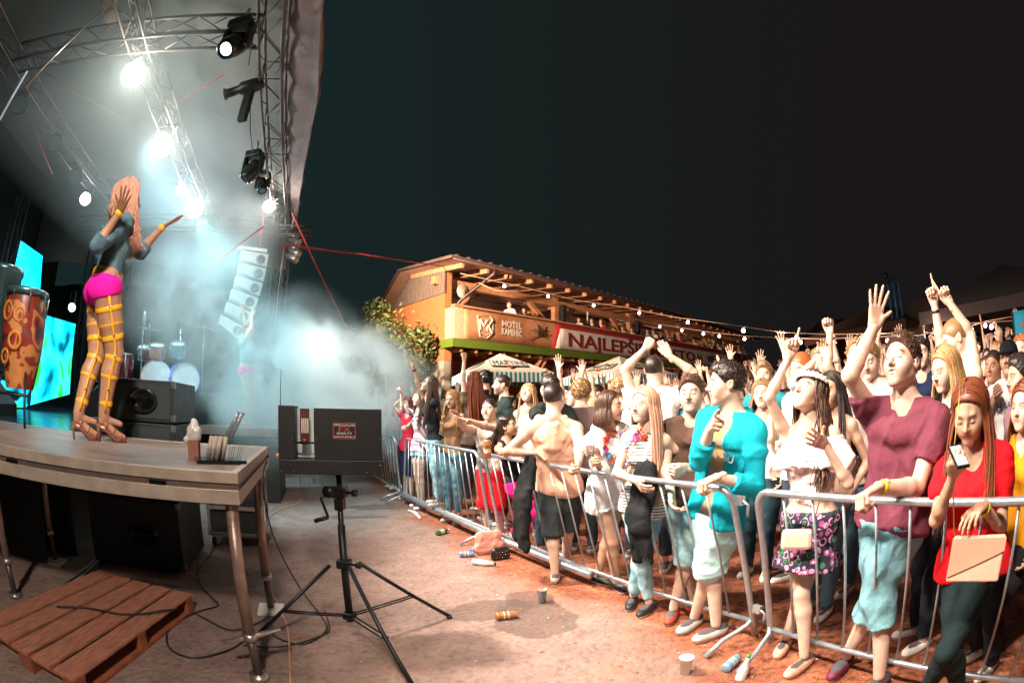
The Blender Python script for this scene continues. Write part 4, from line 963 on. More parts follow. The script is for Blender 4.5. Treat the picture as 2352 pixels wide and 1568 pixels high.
# ------------------------------------------------------------------ light strings
BULB = mat('bulb_glow', (1, .85, .9), emit=14, ecol=(1, .80, .82)); CABLE = mat('cable_pale', 'c8a890', .6)
def catenary(a, b, sag, n=24): return [a.lerp(b, t) - Vector((0, 0, 4 * sag * t * (1 - t))) for t in np.linspace(0, 1, n)]
def garland(pts3, bulbs, label, rb=.07, r=.012):
    g = tag(empty('light_string'), label, 'string lights'); MB().tube(pts3, r, 5).build('cable', CABLE, g)
    for t in bulbs:
        x = t * (len(pts3) - 1); i = min(int(x), len(pts3) - 2); p = Vector(pts3[i]).lerp(Vector(pts3[i + 1]), x - i) - Vector((0, 0, rb * 1.9))
        MB().lathe([(rb * .35, rb * 1.9), (rb * .35, rb * .8)], 8, Matrix.Translation(p)).build('socket', DKM, g)
        MB().lathe([(.001, -rb), (rb * .7, -rb * .7), (rb, 0), (rb * .7, rb * .7), (rb * .35, rb)], 10, Matrix.Translation(p)).build('bulb', BULB, g)
A = [pd(*q) for q in ((1057, 628, 16.6), (1112, 640, 16.8), (1212, 662, 17.8), (1325, 690, 19), (1437, 706, 20), (1548, 728, 18), (1667, 744, 15), (1795, 763, 12.5), (1900, 768, 11), (2010, 766, 10.5), (2100, 764, 10.5))]
garland(A, [.145, .24, .333, .43, .53, .635, .735, .87], 'long upper string of round bulbs running from the building corner over the crowd', .062)
B = [pd(*q) for q in ((1500, 742, 22), (1560, 752, 20), (1640, 764, 18), (1720, 772, 16), (1800, 776, 14), (1880, 778, 12.5), (1970, 775, 12), (2110, 770, 12), (2230, 742, 12), (2352, 735, 12))]
garland(B, [.03, .12, .19, .24, .32, .44, .5, .60, .66, .72, .78, .82, .87, .93], 'lower sagging string of round bulbs ending above the tents', .055)
Bc = [pd(*q) for q in ((2120, 762, 13), (2160, 768, 13), (2210, 755, 13), (2262, 738, 14), (2352, 722, 14))]
garland(Bc, [.1, .3, .45, .6, .75], 'short string of round bulbs climbing to the leaning pole', .055)
Cp = [pd(*q) for q in ((1100, 650, 17), (1140, 668, 17), (1180, 668, 17.3), (1205, 662, 17.6))]
tag(MB().tube(Cp, .014, 5).build('loose_cable', CABLE), 'loose loop of cable sagging below the upper bulb string', 'cable')
RSTRAP = mat('strap_red', 'c0403c', .6, noise=.05)
def strap(label, a, b, r=.012, m=None): return tag(MB().tube([a, a.lerp(b, .5), b], r, 5).build('guy_strap', m or RSTRAP), label, 'strap')
strap('taut pink-red rope from the stage tower to the building roof', pd(648, 562, 9), pd(1020, 612, 17.5), .022)
strap('red guy strap dropping from the tower foot toward the tree', pd(672, 490, 9.2), pd(800, 760, 11.5), .02)
strap('red strap crossing the smoke left of the line array', pd(606, 520, 8.6), pd(432, 655, 9.5), .02)

for (x, y, D) in ((1795, 770, 12.5), (2010, 772, 10.5), (2160, 768, 12.5), (2280, 740, 13)): point('bulb_light', pd(x, y, D), 110, (1, .62, .45), .1)
# ------------------------------------------------------------------ stage roof: trusses, cover, lamps
ALU = mat('aluminium', 'c4bcb4', .32, .85, noise=.12, nscale=30); ALUW = mat('truss_haze_grey', '5c5450', .5, .3, noise=.1, nscale=30)  # truss grey is darkened in its colour to stand for haze
BLK = mat('black_case', '1a1d1e', .45, noise=.35, nscale=9, bump=.3, bscale=200, dist=.002); BLKG = mat('black_gloss', '101214', .18, noise=.05)
def truss(label, a, b, w=.29, bay=.5, r=.025, up=(0, 0, 1), m=None, tri=False):
    """box truss from a to b"""
    m = m or ALUW; a, b = Vector(a), Vector(b); t = tag(empty('truss', a), label, 'truss'); d = (b - a).normalized(); u = Vector(up); rgt = d.cross(u).normalized(); u = rgt.cross(d)
    n = max(1, int((b - a).length / bay)); st = (b - a).length / n
    cs = [(-1, -1), (1, -1), (1, 1), (-1, 1)]; P = lambda c, s: rgt * c[0] * w / 2 + u * c[1] * w / 2 + d * s
    for c in cs: rod('chord', P(c, 0), P(c, (b - a).length), r, m, t, 8)
    for i in range(n):
        for j in range(4):
            c0, c1 = cs[j], cs[(j + 1) % 4]
            if i % 2: c0, c1 = c1, c0
            rod('brace', P(c0, i * st), P(c1, (i + 1) * st), r * .42, m, t, 5)
            if i % 4 == 0: rod('cross_brace', P(cs[j], i * st), P(cs[(j + 1) % 4], i * st), r * .42, m, t, 5)
    return t
TZ0 = H0 + 4.05
truss('nearest overhead roof truss beside the hanging curtain, carrying the moving heads', SL(-1.0, 1.0, TZ0), SL(10.7, 1.0, TZ0), r=.022)
truss('middle overhead roof truss running behind the bright lamps', SL(.0, 2.78, TZ0), SL(11.5, 2.78, TZ0), r=.019)
truss('left overhead roof truss running down toward the performer', SL(1.5, 5.15, TZ0), SL(11.5, 5.15, TZ0), r=.019)
truss('cross truss between the nearest and middle roof trusses', SL(4.35, 1.15, TZ0), SL(4.35, 4.95, TZ0), .29, .42)
truss('far cross truss at the back corner of the roof', SL(10.6, 1.15, TZ0 - .1), SL(10.6, 6.5, TZ0 - .1), .29, .45)
truss('upright tower truss at the far front corner of the stage', SL(10.9, .95, 0), SL(10.9, .95, TZ0 + .5), .29, .45, up=(1, 0, 0))
for l_, s_, nm in ((5.6, 12.2, 'first'), (6.6, 12.0, 'second'), (7.6, 9.0, 'third')):
    truss('dim %s upright truss at the rear of the stage by the video panels' % nm, SL(s_, l_, 1.2), SL(s_, l_, TZ0), .29, .5, .02, up=(1, 0, 0), m=DKM)
truss('stub truss carrying the round floodlights behind the tower', SL(10.2, .30, TZ0 - .35), SL(10.2, 1.0, TZ0 - .35), .2, .3)
# roof cover
TARP = mat('roof_tarp', '6c6e68', .8, noise=.12, nscale=1.2, bump=.5, bscale=1.6, dist=.08); TARPD = mat('dark_drape', '16201f', .9, noise=.3, nscale=2, bump=.6, bscale=2, dist=.05)
rf = tag(empty('stage_canopy'), 'grey fabric stage canopy stretched over the roof trusses', 'canopy')
n = 18
g = [[SL(s, l, TZ0 + .22 + 1.5 * math.sin(min(1, max(0, (l - .9) / 6)) * 1.57) + .04 * math.sin(s * 2.1 + l * 3)) for l in np.linspace(.85, 9, n)] for s in np.linspace(-2, 12.2, 24)]
MB().sheet(g).build('roof_sheet', TARP, rf)
g = [[SL(11.9 + .12 * math.sin(l * 2.2), l, z) for l in np.linspace(.9, 9, n)] for z in np.linspace(TZ0 + 1.8, 4.9, 8)]
MB().sheet(g).build('side_sheet', TARP, rf)
cu = MB(); rows = []
for i in range(40):                             # the outer edge hangs down in soft folds
    s = -1.0 + i * 12.2 / 39; k = max(0, 1 - abs(s - 5.4) / 6.4); wv = .025 * math.sin(s * 5.1) + .02 * math.sin(s * 11)
    rows.append([SL(s, .84 - t * (.10 + .40 * k) + wv * t, TZ0 + .20 - t * .12 + .03 * math.sin(s * 7 + t * 4)) for t in (0, .35, .7, 1)] + [SL(s, .74 - (.40 * k), TZ0 + .02 - .22 * k)])
o = cu.sheet(rows).build('hanging_edge', mat('tarp_mauve', '93807c', .8, noise=.12, nscale=2, bump=.6, bscale=3, dist=.05), rf); o.modifiers.new('t', 'SOLIDIFY').thickness = .01
o = MB().sheet([[SL(s, 9.2 + .15 * math.sin(s * 2), z) for s in np.linspace(-2, 14, 30)] for z in np.linspace(7.6, 1.0, 6)]).build('drape', TARPD); tag(o, 'dark folded backdrop drape closing the rear of the stage', 'drape')
o = MB().sheet([[SL(13.6 + .15 * math.sin(l * 3), l, z) for l in np.linspace(1.0, 9.3, 24)] for z in np.linspace(4.7, 1.2, 5)]).build('drape', TARPD); tag(o, 'dark side drape far behind the drum kit', 'drape')

BRIGHT = mat('lamp_white_hot', (1, .97, .9), emit=60, ecol=(1, .96, .88)); BLUEL = mat('lamp_blue', (.7, .85, 1), emit=25, ecol=(.55, .75, 1))
def lamp(loc, label, m, power, col, r=.17, target=None, halo=True):
    t = tag(empty('stage_lamp', loc), label, 'stage light'); aim = (Vector(target) if target else Vector((0, 0, H0))) - Vector(loc); M = Vector(aim).to_track_quat('Z', 'Y').to_matrix().to_4x4()
    MB().lathe([(r * .5, -.30), (r * .9, -.18), (r * 1.08, -.02), (r * 1.08, .02), (r * .97, .02), (r * .94, -.03)], 20, M).build('housing', BLK, t)
    MB().lathe([(.002, -.005), (r * .93, -.005)], 20, M, False).build('lens', m, t)
    q = M @ Vector((0, 0, -.12)); MB().tube([q + Vector((-r * 1.2, 0, 0)), q + Vector((-r * 1.2, 0, .34)), q + Vector((r * 1.2, 0, .34)), q + Vector((r * 1.2, 0, 0))], .012).build('yoke', BLK, t)
    if power: point('stage_lamp_light', Vector(loc) + aim.normalized() * .25, power, col, .1)
    return t
lamp(pd(307, 172, math.hypot(4.7, 2.8)), 'uppermost blazing white stage lamp on the middle truss', BRIGHT, 62, (1, .93, .8), .17)
lamp(pd(372, 334, math.hypot(6.6, 2.85)), 'middle blazing white stage lamp above the performer', BRIGHT, 62, (1, .93, .8), .20)
lamp(pd(446, 480, math.hypot(9.2, 2.85)), 'lowest blazing white stage lamp, right of the performer head', BRIGHT, 55, (1, .93, .85), .20)
lamp(pd(415, 436, math.hypot(8.4, 2.9)), 'small blue-white stage lamp left above the lowest bright lamp', BLUEL, 60, (.5, .7, 1), .11)
lamp(pd(618, 474, math.hypot(9.4, 1.25)), 'narrow white lamp hanging by the tower corner', BRIGHT, 50, (1, .93, .85), .13)
lamp(pd(196, 457, math.hypot(8.6, 5.0)), 'white lamp on the left truss beside the raised hand of the performer', BRIGHT, 40, (.8, .95, 1), .13)
lamp(pd(165, 706, math.hypot(9.5, 5.6)), 'small round blue-white lamp low behind the performer', BLUEL, 15, (.6, .8, 1), .09)
MHM = mat('head_shell', '2c3432', .22, .35, noise=.05)
def moving_head(loc, label, aim, k=1.0, lens=None):
    t = tag(empty('moving_head', loc), label, 'moving light'); aim = Vector(aim).normalized(); M = Matrix.Translation((0, 0, -.42 * k)) @ aim.to_track_quat('Z', 'Y').to_matrix().to_4x4() @ Matrix.Scale(k, 4)
    MB().box(-.17 * k, .17 * k, -.14 * k, .14 * k, -.14 * k, 0).build('base', BLK, t, bevel=.02)
    for sx in (-1, 1): MB().box(sx * .19 * k - .03, sx * .19 * k + .03, -.07 * k, .07 * k, -.50 * k, -.10 * k).build('arm', MHM, t, bevel=.02)
    MB().lathe([(.05, -.24), (.13, -.20), (.16, -.08), (.165, .05), (.15, .16), (.135, .22), (.11, .225), (.09, .19)], 24, M).build('head', MHM, t)
    MB().lathe([(.001, .20), (.095, .195)], 20, M, False).build('lens', lens or mat('lens_glass', '5a7480', .1, .3), t)
    rod('clamp', (0, 0, 0), (0, 0, .22), .02, ALU, t); return t
GL = mat('lens_teal', 'a0e0f0', .1, emit=5, ecol=(.45, .9, 1))
moving_head(pd(560, 52, 4.15), 'large moving-head light with a glowing teal lens at the top of the near truss', (-.1, -.55, -.75), .82, GL)
moving_head(pd(588, 350, 7.4), 'dark moving-head light halfway down the near truss', (-.5, -.2, -.8), .85)
moving_head(pd(608, 395, 8.2), 'small moving-head light just below the other on the near truss', (.3, -.2, -.9), .65)
pf = tag(empty('profile_spot', pd(572, 200, 5.4)), 'long black profile spotlight pointing left from the near truss', 'stage light')
Mx = Vector((-.95, -.2, -.25)).to_track_quat('Z', 'Y').to_matrix().to_4x4()
MB().lathe([(.07, -.2), (.10, -.1), (.10, .1), (.065, .14), (.065, .30), (.09, .34)], 16, Mx).build('barrel', BLK, pf); MB().lathe([(.001, .33), (.075, .33)], 12, Mx, False).build('lens', mat('lens_amber', (1, .8, .6), emit=4), pf)
MB().box(-.02, .10, -.04, .04, -.55, -.05).build('ballast', BLK, pf, bevel=.01)
for i in range(4):
    p = pd(35 + i * 0, 230, 6.5)
for i, (x, y, D) in enumerate(((45, 240, 7.0), (125, 330, 8.0), (172, 408, 9.0))):
    lamp(pd(x, y, D), 'unlit black lamp number %s from the top on the left truss' % ('one', 'two', 'three')[i], mat('lens_glass', '5a7480', .1, .3), 0, None, .15, (0, 0, -6))
for i in range(2):
    p = pd(248 + i * 6, 12 + i * 28, 5.6); t = tag(empty('stage_lamp', p), ('upper' if i == 0 else 'lower') + ' round pale spotlight face of the twin pair at the top left', 'stage light')
    M = (Vector((0, 0, H0)) - p).to_track_quat('Z', 'Y').to_matrix().to_4x4()
    MB().lathe([(.07, -.2), (.115, -.05), (.12, .02), (.10, .025)], 20, M).build('housing', ALU, t); MB().lathe([(.001, .015), (.075, .015)], 16, M, False).build('lens', mat('lens_pale', 'b8d8e8', .1, emit=.9, ecol=(.6, .85, 1)), t)
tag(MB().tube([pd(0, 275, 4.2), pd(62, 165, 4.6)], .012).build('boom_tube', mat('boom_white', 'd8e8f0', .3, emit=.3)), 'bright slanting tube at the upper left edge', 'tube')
tag(MB().tube([pd(58, 200, 5.0), pd(185, 72, 5.3), pd(232, 25, 5.5)], .014).build('boom_tube', ALU), 'thin slanting boom leading up to the twin spotlights', 'tube')
for a, b, lb in (((575, 142), (396, 244), 'long red strap rising from the middle truss to the near truss'), ((100, 165), (290, 280), 'faint red strap in the haze left of the top lamp'), ((66, 265), (120, 400), 'faint dark red strap below the left truss')):
    strap(lb, pd(*a, 6.0 if a[0] > 300 else 8), pd(*b, 7.2 if a[0] > 300 else 8.5), .013)
# line array, floodlight bar and tower rigging
la = tag(empty('line_array', pd(592, 600, 9.9)), 'white line array of hanging loudspeakers beside the tower', 'loudspeaker'); LAW = mat('array_white', 'd4d8d4', .5, noise=.06)
la.location.z = pd(592, 574, 9.9).z; la.rotation_euler = (0, 0, AZ + R(15))
MB().box(-.50, .16, -.14, .14, -.07, .0).build('rigging_frame', LAW, la, bevel=.01)
for i in range(6):
    a = R(3 + i * 4.2); M = Matrix.Translation((-.10 - .012 * i * i, 0, -.10 - i * .285)) @ Matrix.Rotation(a, 4, 'Y')
    MB().prism([(-.30, -.02), (.30, .0), (.30, -.27), (-.26, -.20)], -.17, .17, M).build('cabinet', LAW, la, bevel=.012)
    MB().lathe([(.09, 0), (.10, .008), (.06, .012), (.05, .0)], 14, M @ lathe_m((.14, -.172, -.13), (0, -1, 0))).build('handle_cup', mat('cup_grey', '707876', .5), la)
    MB().box(.302, .312, -.16, .16, -.26, -.01, M).build('grille', BLK, la)
rod('chain_hoist', (0, 0, 0), (.0, 0, 1.1), .02, mat('hoist_orange', 'c05028', .5), la)
for i in range(5):
    p = pd(672 + (i % 2) * 6, 540 + i * 13, 10.6); t = tag(empty('flood_can', p), 'chrome can floodlight, %s from the top of the stack right of the tower' % ('first', 'second', 'third', 'fourth', 'fifth')[i], 'stage light')
    M = Vector((.85, -.1, -.45)).to_track_quat('Z', 'Y').to_matrix().to_4x4(); MB().lathe([(.04, -.2), (.085, -.12), (.09, .12), (.085, .14), (.07, .12)], 14, M).build('housing', ALU, t)
tf = tag(empty('lifting_frame', pd(660, 440, 10.2)), 'small square scaffold frame at the top of the tower', 'frame')
for a, b in (((-.2, 0, .0), (.3, 0, .0)), ((.3, 0, 0), (.25, 0, -.9)), ((.1, 0, 0), (.06, 0, -.9)), ((-.1, 0, -.3), (.28, 0, -.35))): rod('tube', a, b, .02, ALU, tf)
for (x0, y0, D0_, x1, y1, D1, lb) in ((654, 560, 10, 632, 760, 10, 'thin steel cable hanging from the tower foot'), (596, 30, 4, 570, 150, 4.6, 'black cable looping from the top moving head'), (575, 245, 6, 580, 350, 7, 'black cable hanging inside the near truss')):
    tag(MB().tube([pd(x0, y0, D0_), pd((x0 + x1) / 2 - 3, (y0 + y1) / 2, (D0_ + D1) / 2), pd(x1, y1, D1)], .010, 5).build('cable', BLK if 'black' in lb else ALU), lb, 'cable')

# ------------------------------------------------------------------ stage floor, video panels
CYF = mat('stage_floor', '20323a', .22, noise=.25, nscale=3, spec=.6)
o = MB().box(-9.2, -2.45, 4.12, 13.6, 1.08, 1.20).build('stage_floor', CYF, mw=STAGE); tag(o, kind='structure')
o = MB().box(-9.0, -2.6, 4.3, 4.36, 0, 1.07).build('stage_skirt', TARPD, mw=STAGE); tag(o, kind='structure')
def p_led(N, K, co, c):
    s_ = N.new('ShaderNodeSeparateXYZ'); K.new(co, s_.inputs[0]); n_ = N.new('ShaderNodeTexNoise'); n_.inputs['Scale'].default_value = .9; n_.inputs['Detail'].default_value = 3; n_.inputs['Distortion'].default_value = 1.5; K.new(co, n_.inputs['Vector'])
    r = N.new('ShaderNodeValToRGB'); e = r.color_ramp.elements; e[0].position = .36; e[0].color = (.0, .10, .13, 1); e[1].position = .45; e[1].color = (.0, .62, .95, 1); x = e.new(.62); x.color = (.05, .85, .95, 1); x = e.new(.66); x.color = (.02, .75, .05, 1)
    K.new(n_.outputs[0], r.inputs[0]); b = [q for q in N if q.type == 'BSDF_PRINCIPLED'][0]; K.new(r.outputs[0], b.inputs['Emission Color']); return r.outputs[0]
LED = mat('led_image', (.0, .5, .8), .3, noise=0, pattern=p_led); LED.node_tree.nodes['Principled BSDF'].inputs['Emission Strength'].default_value = 1.5
LEDC = mat('led_cyan', (.0, .55, .85), .3, noise=0, emit=1.35, ecol=(.0, .62, .95))
def panel(pts, label, m):                        # a flat video panel between four measured corners, with its case
    t = tag(empty('video_panel', pts[0]), label, 'screen'); q = [p - pts[0] for p in pts]; nn = (q[1] - q[0]).cross(q[3] - q[0]).normalized()
    if nn.dot(-pts[0]) < 0: nn = -nn
    MB().add([p for p in q], [(0, 1, 2, 3)]).build('screen', m, t)
    MB().add([p - nn * .01 for p in q] + [p - nn * .10 for p in q], [(0, 1, 2, 3), (7, 6, 5, 4), (0, 4, 5, 1), (1, 5, 6, 2), (2, 6, 7, 3), (3, 7, 4, 0)]).build('case', BLK, t); return t
panel([pd(48, 553, 9.5), pd(98, 588, 10.2), pd(92, 672, 10.2), pd(26, 655, 9.5)], 'upper cyan video panel above the painted conga drum', LEDC)
panel([pd(100, 722, 9.3), pd(174, 744, 10.4), pd(160, 905, 10.4), pd(70, 930, 9.3)], 'lower cyan and green video panel behind the performer legs', LED)
panel([pd(-40, 860, 8.2), pd(95, 895, 9.6), pd(60, 935, 9.6), pd(-40, 935, 8.2)], 'lowest video panel with green patch at the left edge', LED)
# painted conga drums
def p_graf(N, K, co, c):
    v = N.new('ShaderNodeTexVoronoi'); v.inputs['Scale'].default_value = 2.6; v.feature = 'SMOOTH_F1'; n_ = N.new('ShaderNodeTexNoise'); n_.inputs['Scale'].default_value = 3; K.new(co, n_.inputs['Vector'])
    ad = N.new('ShaderNodeVectorMath'); K.new(co, ad.inputs[0]); K.new(n_.outputs['Color'], ad.inputs[1]); K.new(ad.outputs[0], v.inputs['Vector'])
    r = N.new('ShaderNodeValToRGB'); r.color_ramp.interpolation = 'CONSTANT'; e = r.color_ramp.elements
    e[0].color = (.06, .02, .02, 1); e[1].position = .18; e[1].color = (.26, .03, .02, 1)
    for p_, cc in ((.32, (.5, .2, .06, 1)), (.42, (.24, .03, .02, 1)), (.52, (.08, .10, .09, 1)), (.6, (.45, .22, .08, 1)), (.68, (.12, .02, .03, 1)), (.8, (.6, .5, .45, 1)), (.86, (.15, .02, .02, 1))): x = e.new(p_); x.color = cc
    K.new(v.outputs['Distance'], r.inputs[0]); return r.outputs[0]
bp = pd(45, 900, 4.9); bp.z = 1.2; ba = tag(empty('conga_drum', bp, .4), 'conga drum painted with orange and red graffiti on a black stand', 'drum')
zb, zt = pd(45, 885, 4.9).z - 1.2, pd(45, 668, 4.9).z - 1.2; hb = zt - zb; rb = .235
MB().lathe([(rb * .66, zb - .03), (rb * .70, zb), (rb * .86, zb + hb * .18), (rb * .99, zb + hb * .38), (rb * 1.04, zb + hb * .56), (rb * 1.03, zb + hb * .72), (rb * .98, zb + hb * .88), (rb * .93, zt - .03)], 32, cap=False).build('shell', mat('graffiti', (.3, .05, .03), .35, noise=.2, pattern=p_graf, bump=.2), ba)
MB().lathe([(rb * .95, zt - .05), (rb * 1.06, zt - .045), (rb * 1.08, zt - .01), (rb * 1.02, zt + .012), (.01, zt + .018)], 32).build('rim', mat('lid_metal', '5a7c80', .3, .7), ba)
CHR0 = mat('chrome', 'c8ccd0', .15, .95); ring = mat('graffiti_orange', 'c87838', .5); sq = mat('graffiti_dark', '20201e', .5)
for i in range(8): a_ = i * .785; rod('lug', (math.cos(a_) * rb * 1.08, math.sin(a_) * rb * 1.08, zt - .02), (math.cos(a_) * rb * 1.06, math.sin(a_) * rb * 1.06, zt - .20), .007, CHR0, ba)
for (a_, z_, r_) in ((-1.9, .75, .10), (-1.2, .72, .075), (-1.3, .45, .085), (-1.8, .28, .07)):
    c_ = Vector((math.cos(a_) * rb * 1.01, math.sin(a_) * rb * 1.01, zb + hb * z_)); MB().lathe([(r_, 0), (r_, .006), (r_ * .62, .006), (r_ * .62, 0)], 18 if z_ < .7 else 9, lathe_m(c_, (math.cos(a_), math.sin(a_), 0)), False).build('painted_ring', ring, ba)
for sx in (-1, 1): MB().tube([(sx * .15, -.1, zb + .12), (sx * .22, -.2, zb - .1), (sx * .22, -.2, .0)], .014).build('stand_leg', BLK, ba)
MB().tube([(-.26, -.2, zb - .08), (.26, -.2, zb - .08)], .012).build('stand_bar', BLK, ba)
bp = pd(-10, 800, 5.6); ba2 = tag(empty('conga_drum', (bp.x, bp.y, 1.2)), 'second conga drum with a grey rim cut off by the left edge', 'drum'); MB().lathe([(.24, .5), (.24, 1.42), (.26, 1.44), (.26, 1.5), (.1, 1.52)], 20).build('shell', MATS['lid_metal'], ba2)
# floor wedge monitor and small white machine
wm = tag(empty('floor_monitor', at(150, 925, 1.2), .5), 'black wedge floor monitor behind the heels of the performer', 'loudspeaker'); wm.location = SL(5.4, 4.6, 1.2)
MB().prism([(-.35, 0), (.3, 0), (.3, .14), (-.05, .40), (-.35, .30)], -.28, .28).build('cabinet', BLK, wm, bevel=.01); MB().box(-.30, .25, -.285, -.281, .03, .12).build('grille', BLKG, wm)
fm = tag(empty('fog_machine', SL(4.75, 4.6, 1.2), .3), 'small white box machine with a handle on the cyan floor', 'machine'); WHP = mat('white_plastic', 'dcd8cc', .4)
MB().box(-.14, .14, -.09, .09, .02, .13).build('body', WHP, fm, bevel=.02); MB().tube([(-.07, 0, .13), (-.05, 0, .17), (.05, 0, .17), (.07, 0, .13)], .012).build('handle', WHP, fm); MB().box(-.06, .04, -.094, -.09, .04, .09).build('plate', BLK, fm); MB().tube([(-.14, 0, .1), (-.25, 0, .13), (-.3, 0, .0)], .008).build('hose', WHP, fm)

# ------------------------------------------------------------------ drum kit on its riser
dk_c = pd(345, 885, 8.6); dz = dk_c.z; RZ = 1.62
o = MB().box(-1.1, 1.1, -.9, .9, 1.2, RZ).build('drum_riser', BLK, mw=Matrix.Translation((dk_c.x, dk_c.y, 0)) @ STAGE); tag(o, 'black drum riser hidden behind the loudspeaker stack', 'riser')
kit = tag(empty('drum_kit', (dk_c.x, dk_c.y, RZ), AZ + .2), 'drum kit with dark red shells and cymbals in the haze', 'drum kit')
SH = mat('drum_shell', '4a1424', .2, noise=.1, coat=.5); CHR = mat('chrome', 'c8ccd0', .15, .95); HD = mat('drum_head', 'd8d8d8', .5); CYM = mat('cymbal', 'b08040', .25, .9)
def drum(c, r, h, d, m=SH, nm='drum'):
    M = lathe_m(c, d); MB().lathe([(r, -h / 2), (r, h / 2)], 24, M, False).build(nm, m, kit); MB().lathe([(.01, h / 2 - .01), (r * .97, h / 2 - .01)], 24, M, False).build('drum_head', HD, kit); MB().lathe([(.01, -h / 2 + .01), (r * .97, -h / 2 + .01)], 24, M, False).build('drum_head', HD, kit)
    for z in (-1, 1): MB().lathe([(r * 1.03, z * h / 2 - .015), (r * 1.05, z * h / 2), (r * 1.03, z * h / 2 + .015)], 24, M, False).build('hoop', CHR, kit)
    for i in range(6): a = i * 1.047; rod('lug', M @ Vector((r * 1.03 * math.cos(a), r * 1.03 * math.sin(a), -h / 2)), M @ Vector((r * 1.03 * math.cos(a), r * 1.03 * math.sin(a), h / 2)), .008, CHR, kit)
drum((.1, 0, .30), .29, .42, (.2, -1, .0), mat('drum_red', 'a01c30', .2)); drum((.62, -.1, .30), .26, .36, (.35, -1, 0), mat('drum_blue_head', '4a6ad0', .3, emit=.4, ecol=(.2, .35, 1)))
drum((-.55, -.1, .42), .22, .42, (0, 0, 1)); drum((-.9, .1, .40), .22, .45, (0, 0, 1)); drum((.12, -.12, .72), .14, .20, (0, -.4, 1), mat('drum_orange', 'c86a30', .3)); drum((.48, 0, .78), .14, .2, (0, -.4, 1), mat('drum_teal', '1a7a80', .3)); drum((-.15, .25, .72), .16, .2, (0, -.4, 1))
for (x, y, z, r) in ((-.1, .2, 1.12, .26), (.5, .2, 1.28, .24), (.95, .1, 1.2, .22), (-.75, .3, 1.05, .2)):
    MB().lathe([(.01, .03), (.05, .015), (r, -.01)], 24, lathe_m((x, y, z), (.1, -.15, 1)), False).build('cymbal', CYM, kit); rod('stand', (x, y + .05, 0), (x, y, z + .06), .012, CHR, kit)
for i in range(8): a = i * .785; rod('stand_leg', (-.9 + .25 * math.cos(a), .1 + .25 * math.sin(a), 0), (-.9, .1, .25), .010, mat('stand_teal', '3aa8b8', .3, .5), kit)
ms = tag(empty('microphone_stand', pd(322, 885, 7.6)), 'tall thin microphone stand rising above the drums', 'stand'); ms.location.z = 1.2
zt = pd(318, 720, 7.6).z - 1.2; rod('shaft', (0, 0, 0), (0, 0, zt), .010, CHR, ms); rod('boom', (-.0, 0, zt), (.12, 0, zt - .5), .008, CHR, ms); MB().lathe([(.01, 0), (.03, .03), (.03, .12), (.015, .2)], 10, Matrix.Translation((0, 0, zt - .15))).build('microphone', ALU, ms)
for i in range(3): rod('foot', (0, 0, .05), (.25 * math.cos(i * 2.1), .25 * math.sin(i * 2.1), 0), .01, BLK, ms)

# ------------------------------------------------------------------ loudspeaker stack on the ground
def sub(x0, x1, y0, y1, z0, z1, label):
    t = tag(empty('subwoofer'), label, 'loudspeaker', 'black subwoofers stacked beside the stage'); t.matrix_world = STAGE @ Matrix.Translation((x0, y0, z0)); w, d, h = x1 - x0, y1 - y0, z1 - z0
    MB().box(0, w, 0, d, 0, h).build('cabinet', BLK, t, bevel=.008)
    MB().box(.03, w - .03, -.012, -.002, .03, h - .03).build('grille', mat('grille_mesh', '26302f', .6, .3, noise=.1, bump=.6, bscale=400, dist=.002), t)
    M = lathe_m((w * .62, -.014, h * .5), (0, -1, 0)) @ Matrix.Diagonal((1, .72, 1, 1)); MB().lathe([(.15, 0), (.16, .012), (.13, .02), (.115, .0)], 20, M).build('handle_cup', BLKG, t)
    for zz in (.02, h - .06): MB().box(w - .02, w + .012, -.014, .05, zz, zz + .05).build('corner', mat('corner_steel', '8a8c8c', .3, .9), t)
    return t
sub(-2.30, -1.30, 4.22, 5.1, .04, .68, 'lowest black subwoofer of the stack, standing on the ground below the platform')
sub(-2.30, -1.30, 4.22, 5.1, .69, 1.35, 'middle black subwoofer of the stack, level with the platform deck')
sub(-2.12, -1.30, 4.22, 5.05, 1.362, 1.72, 'topmost black loudspeaker of the stack left of the smoke')
p = pd(520, 945, 8.2); s_, l_ = to_sl(p); sub(-l_ - .5, -l_ + .35, s_, s_ + .8, .9, 1.72, 'hazy grey loudspeaker cabinet half lost in the smoke'); 
o = MB().box(-l_ - .6, -l_ + .9, s_ - .1, s_ + 1.4, 0, .89).build('flight_case_plinth', BLK, mw=STAGE); tag(o, 'dark plinth under the hazy loudspeaker cabinet', 'plinth')
fc = tag(empty('flight_case'), 'open flight case with silver edges on castors behind the stack', 'flight case'); fc.matrix_world = STAGE @ Matrix.Translation((-1.28, 5.3, 0))
MB().box(.03, .60, .03, .6, .13, 1.02).build('panel', BLK, fc)
for a in ((0, 0), (.62, 0), (0, .62), (.62, .62)): MB().box(a[0], a[0] + .035, a[1], a[1] + .035, .12, 1.04).build('edge', ALU, fc)
for z in (.12, .42, .72, 1.02): MB().box(.036, .619, -.004, .03, z, z + .035).build('edge', ALU, fc); MB().box(.628, .659, .036, .619, z, z + .035).build('edge', ALU, fc)
for a in ((.05, .05), (.6, .05), (.05, .6), (.6, .6)): MB().lathe([(.05, -.02), (.05, .02)], 14, lathe_m((a[0], a[1], .05), (1, 0, 0))).build('castor', BLK, fc)

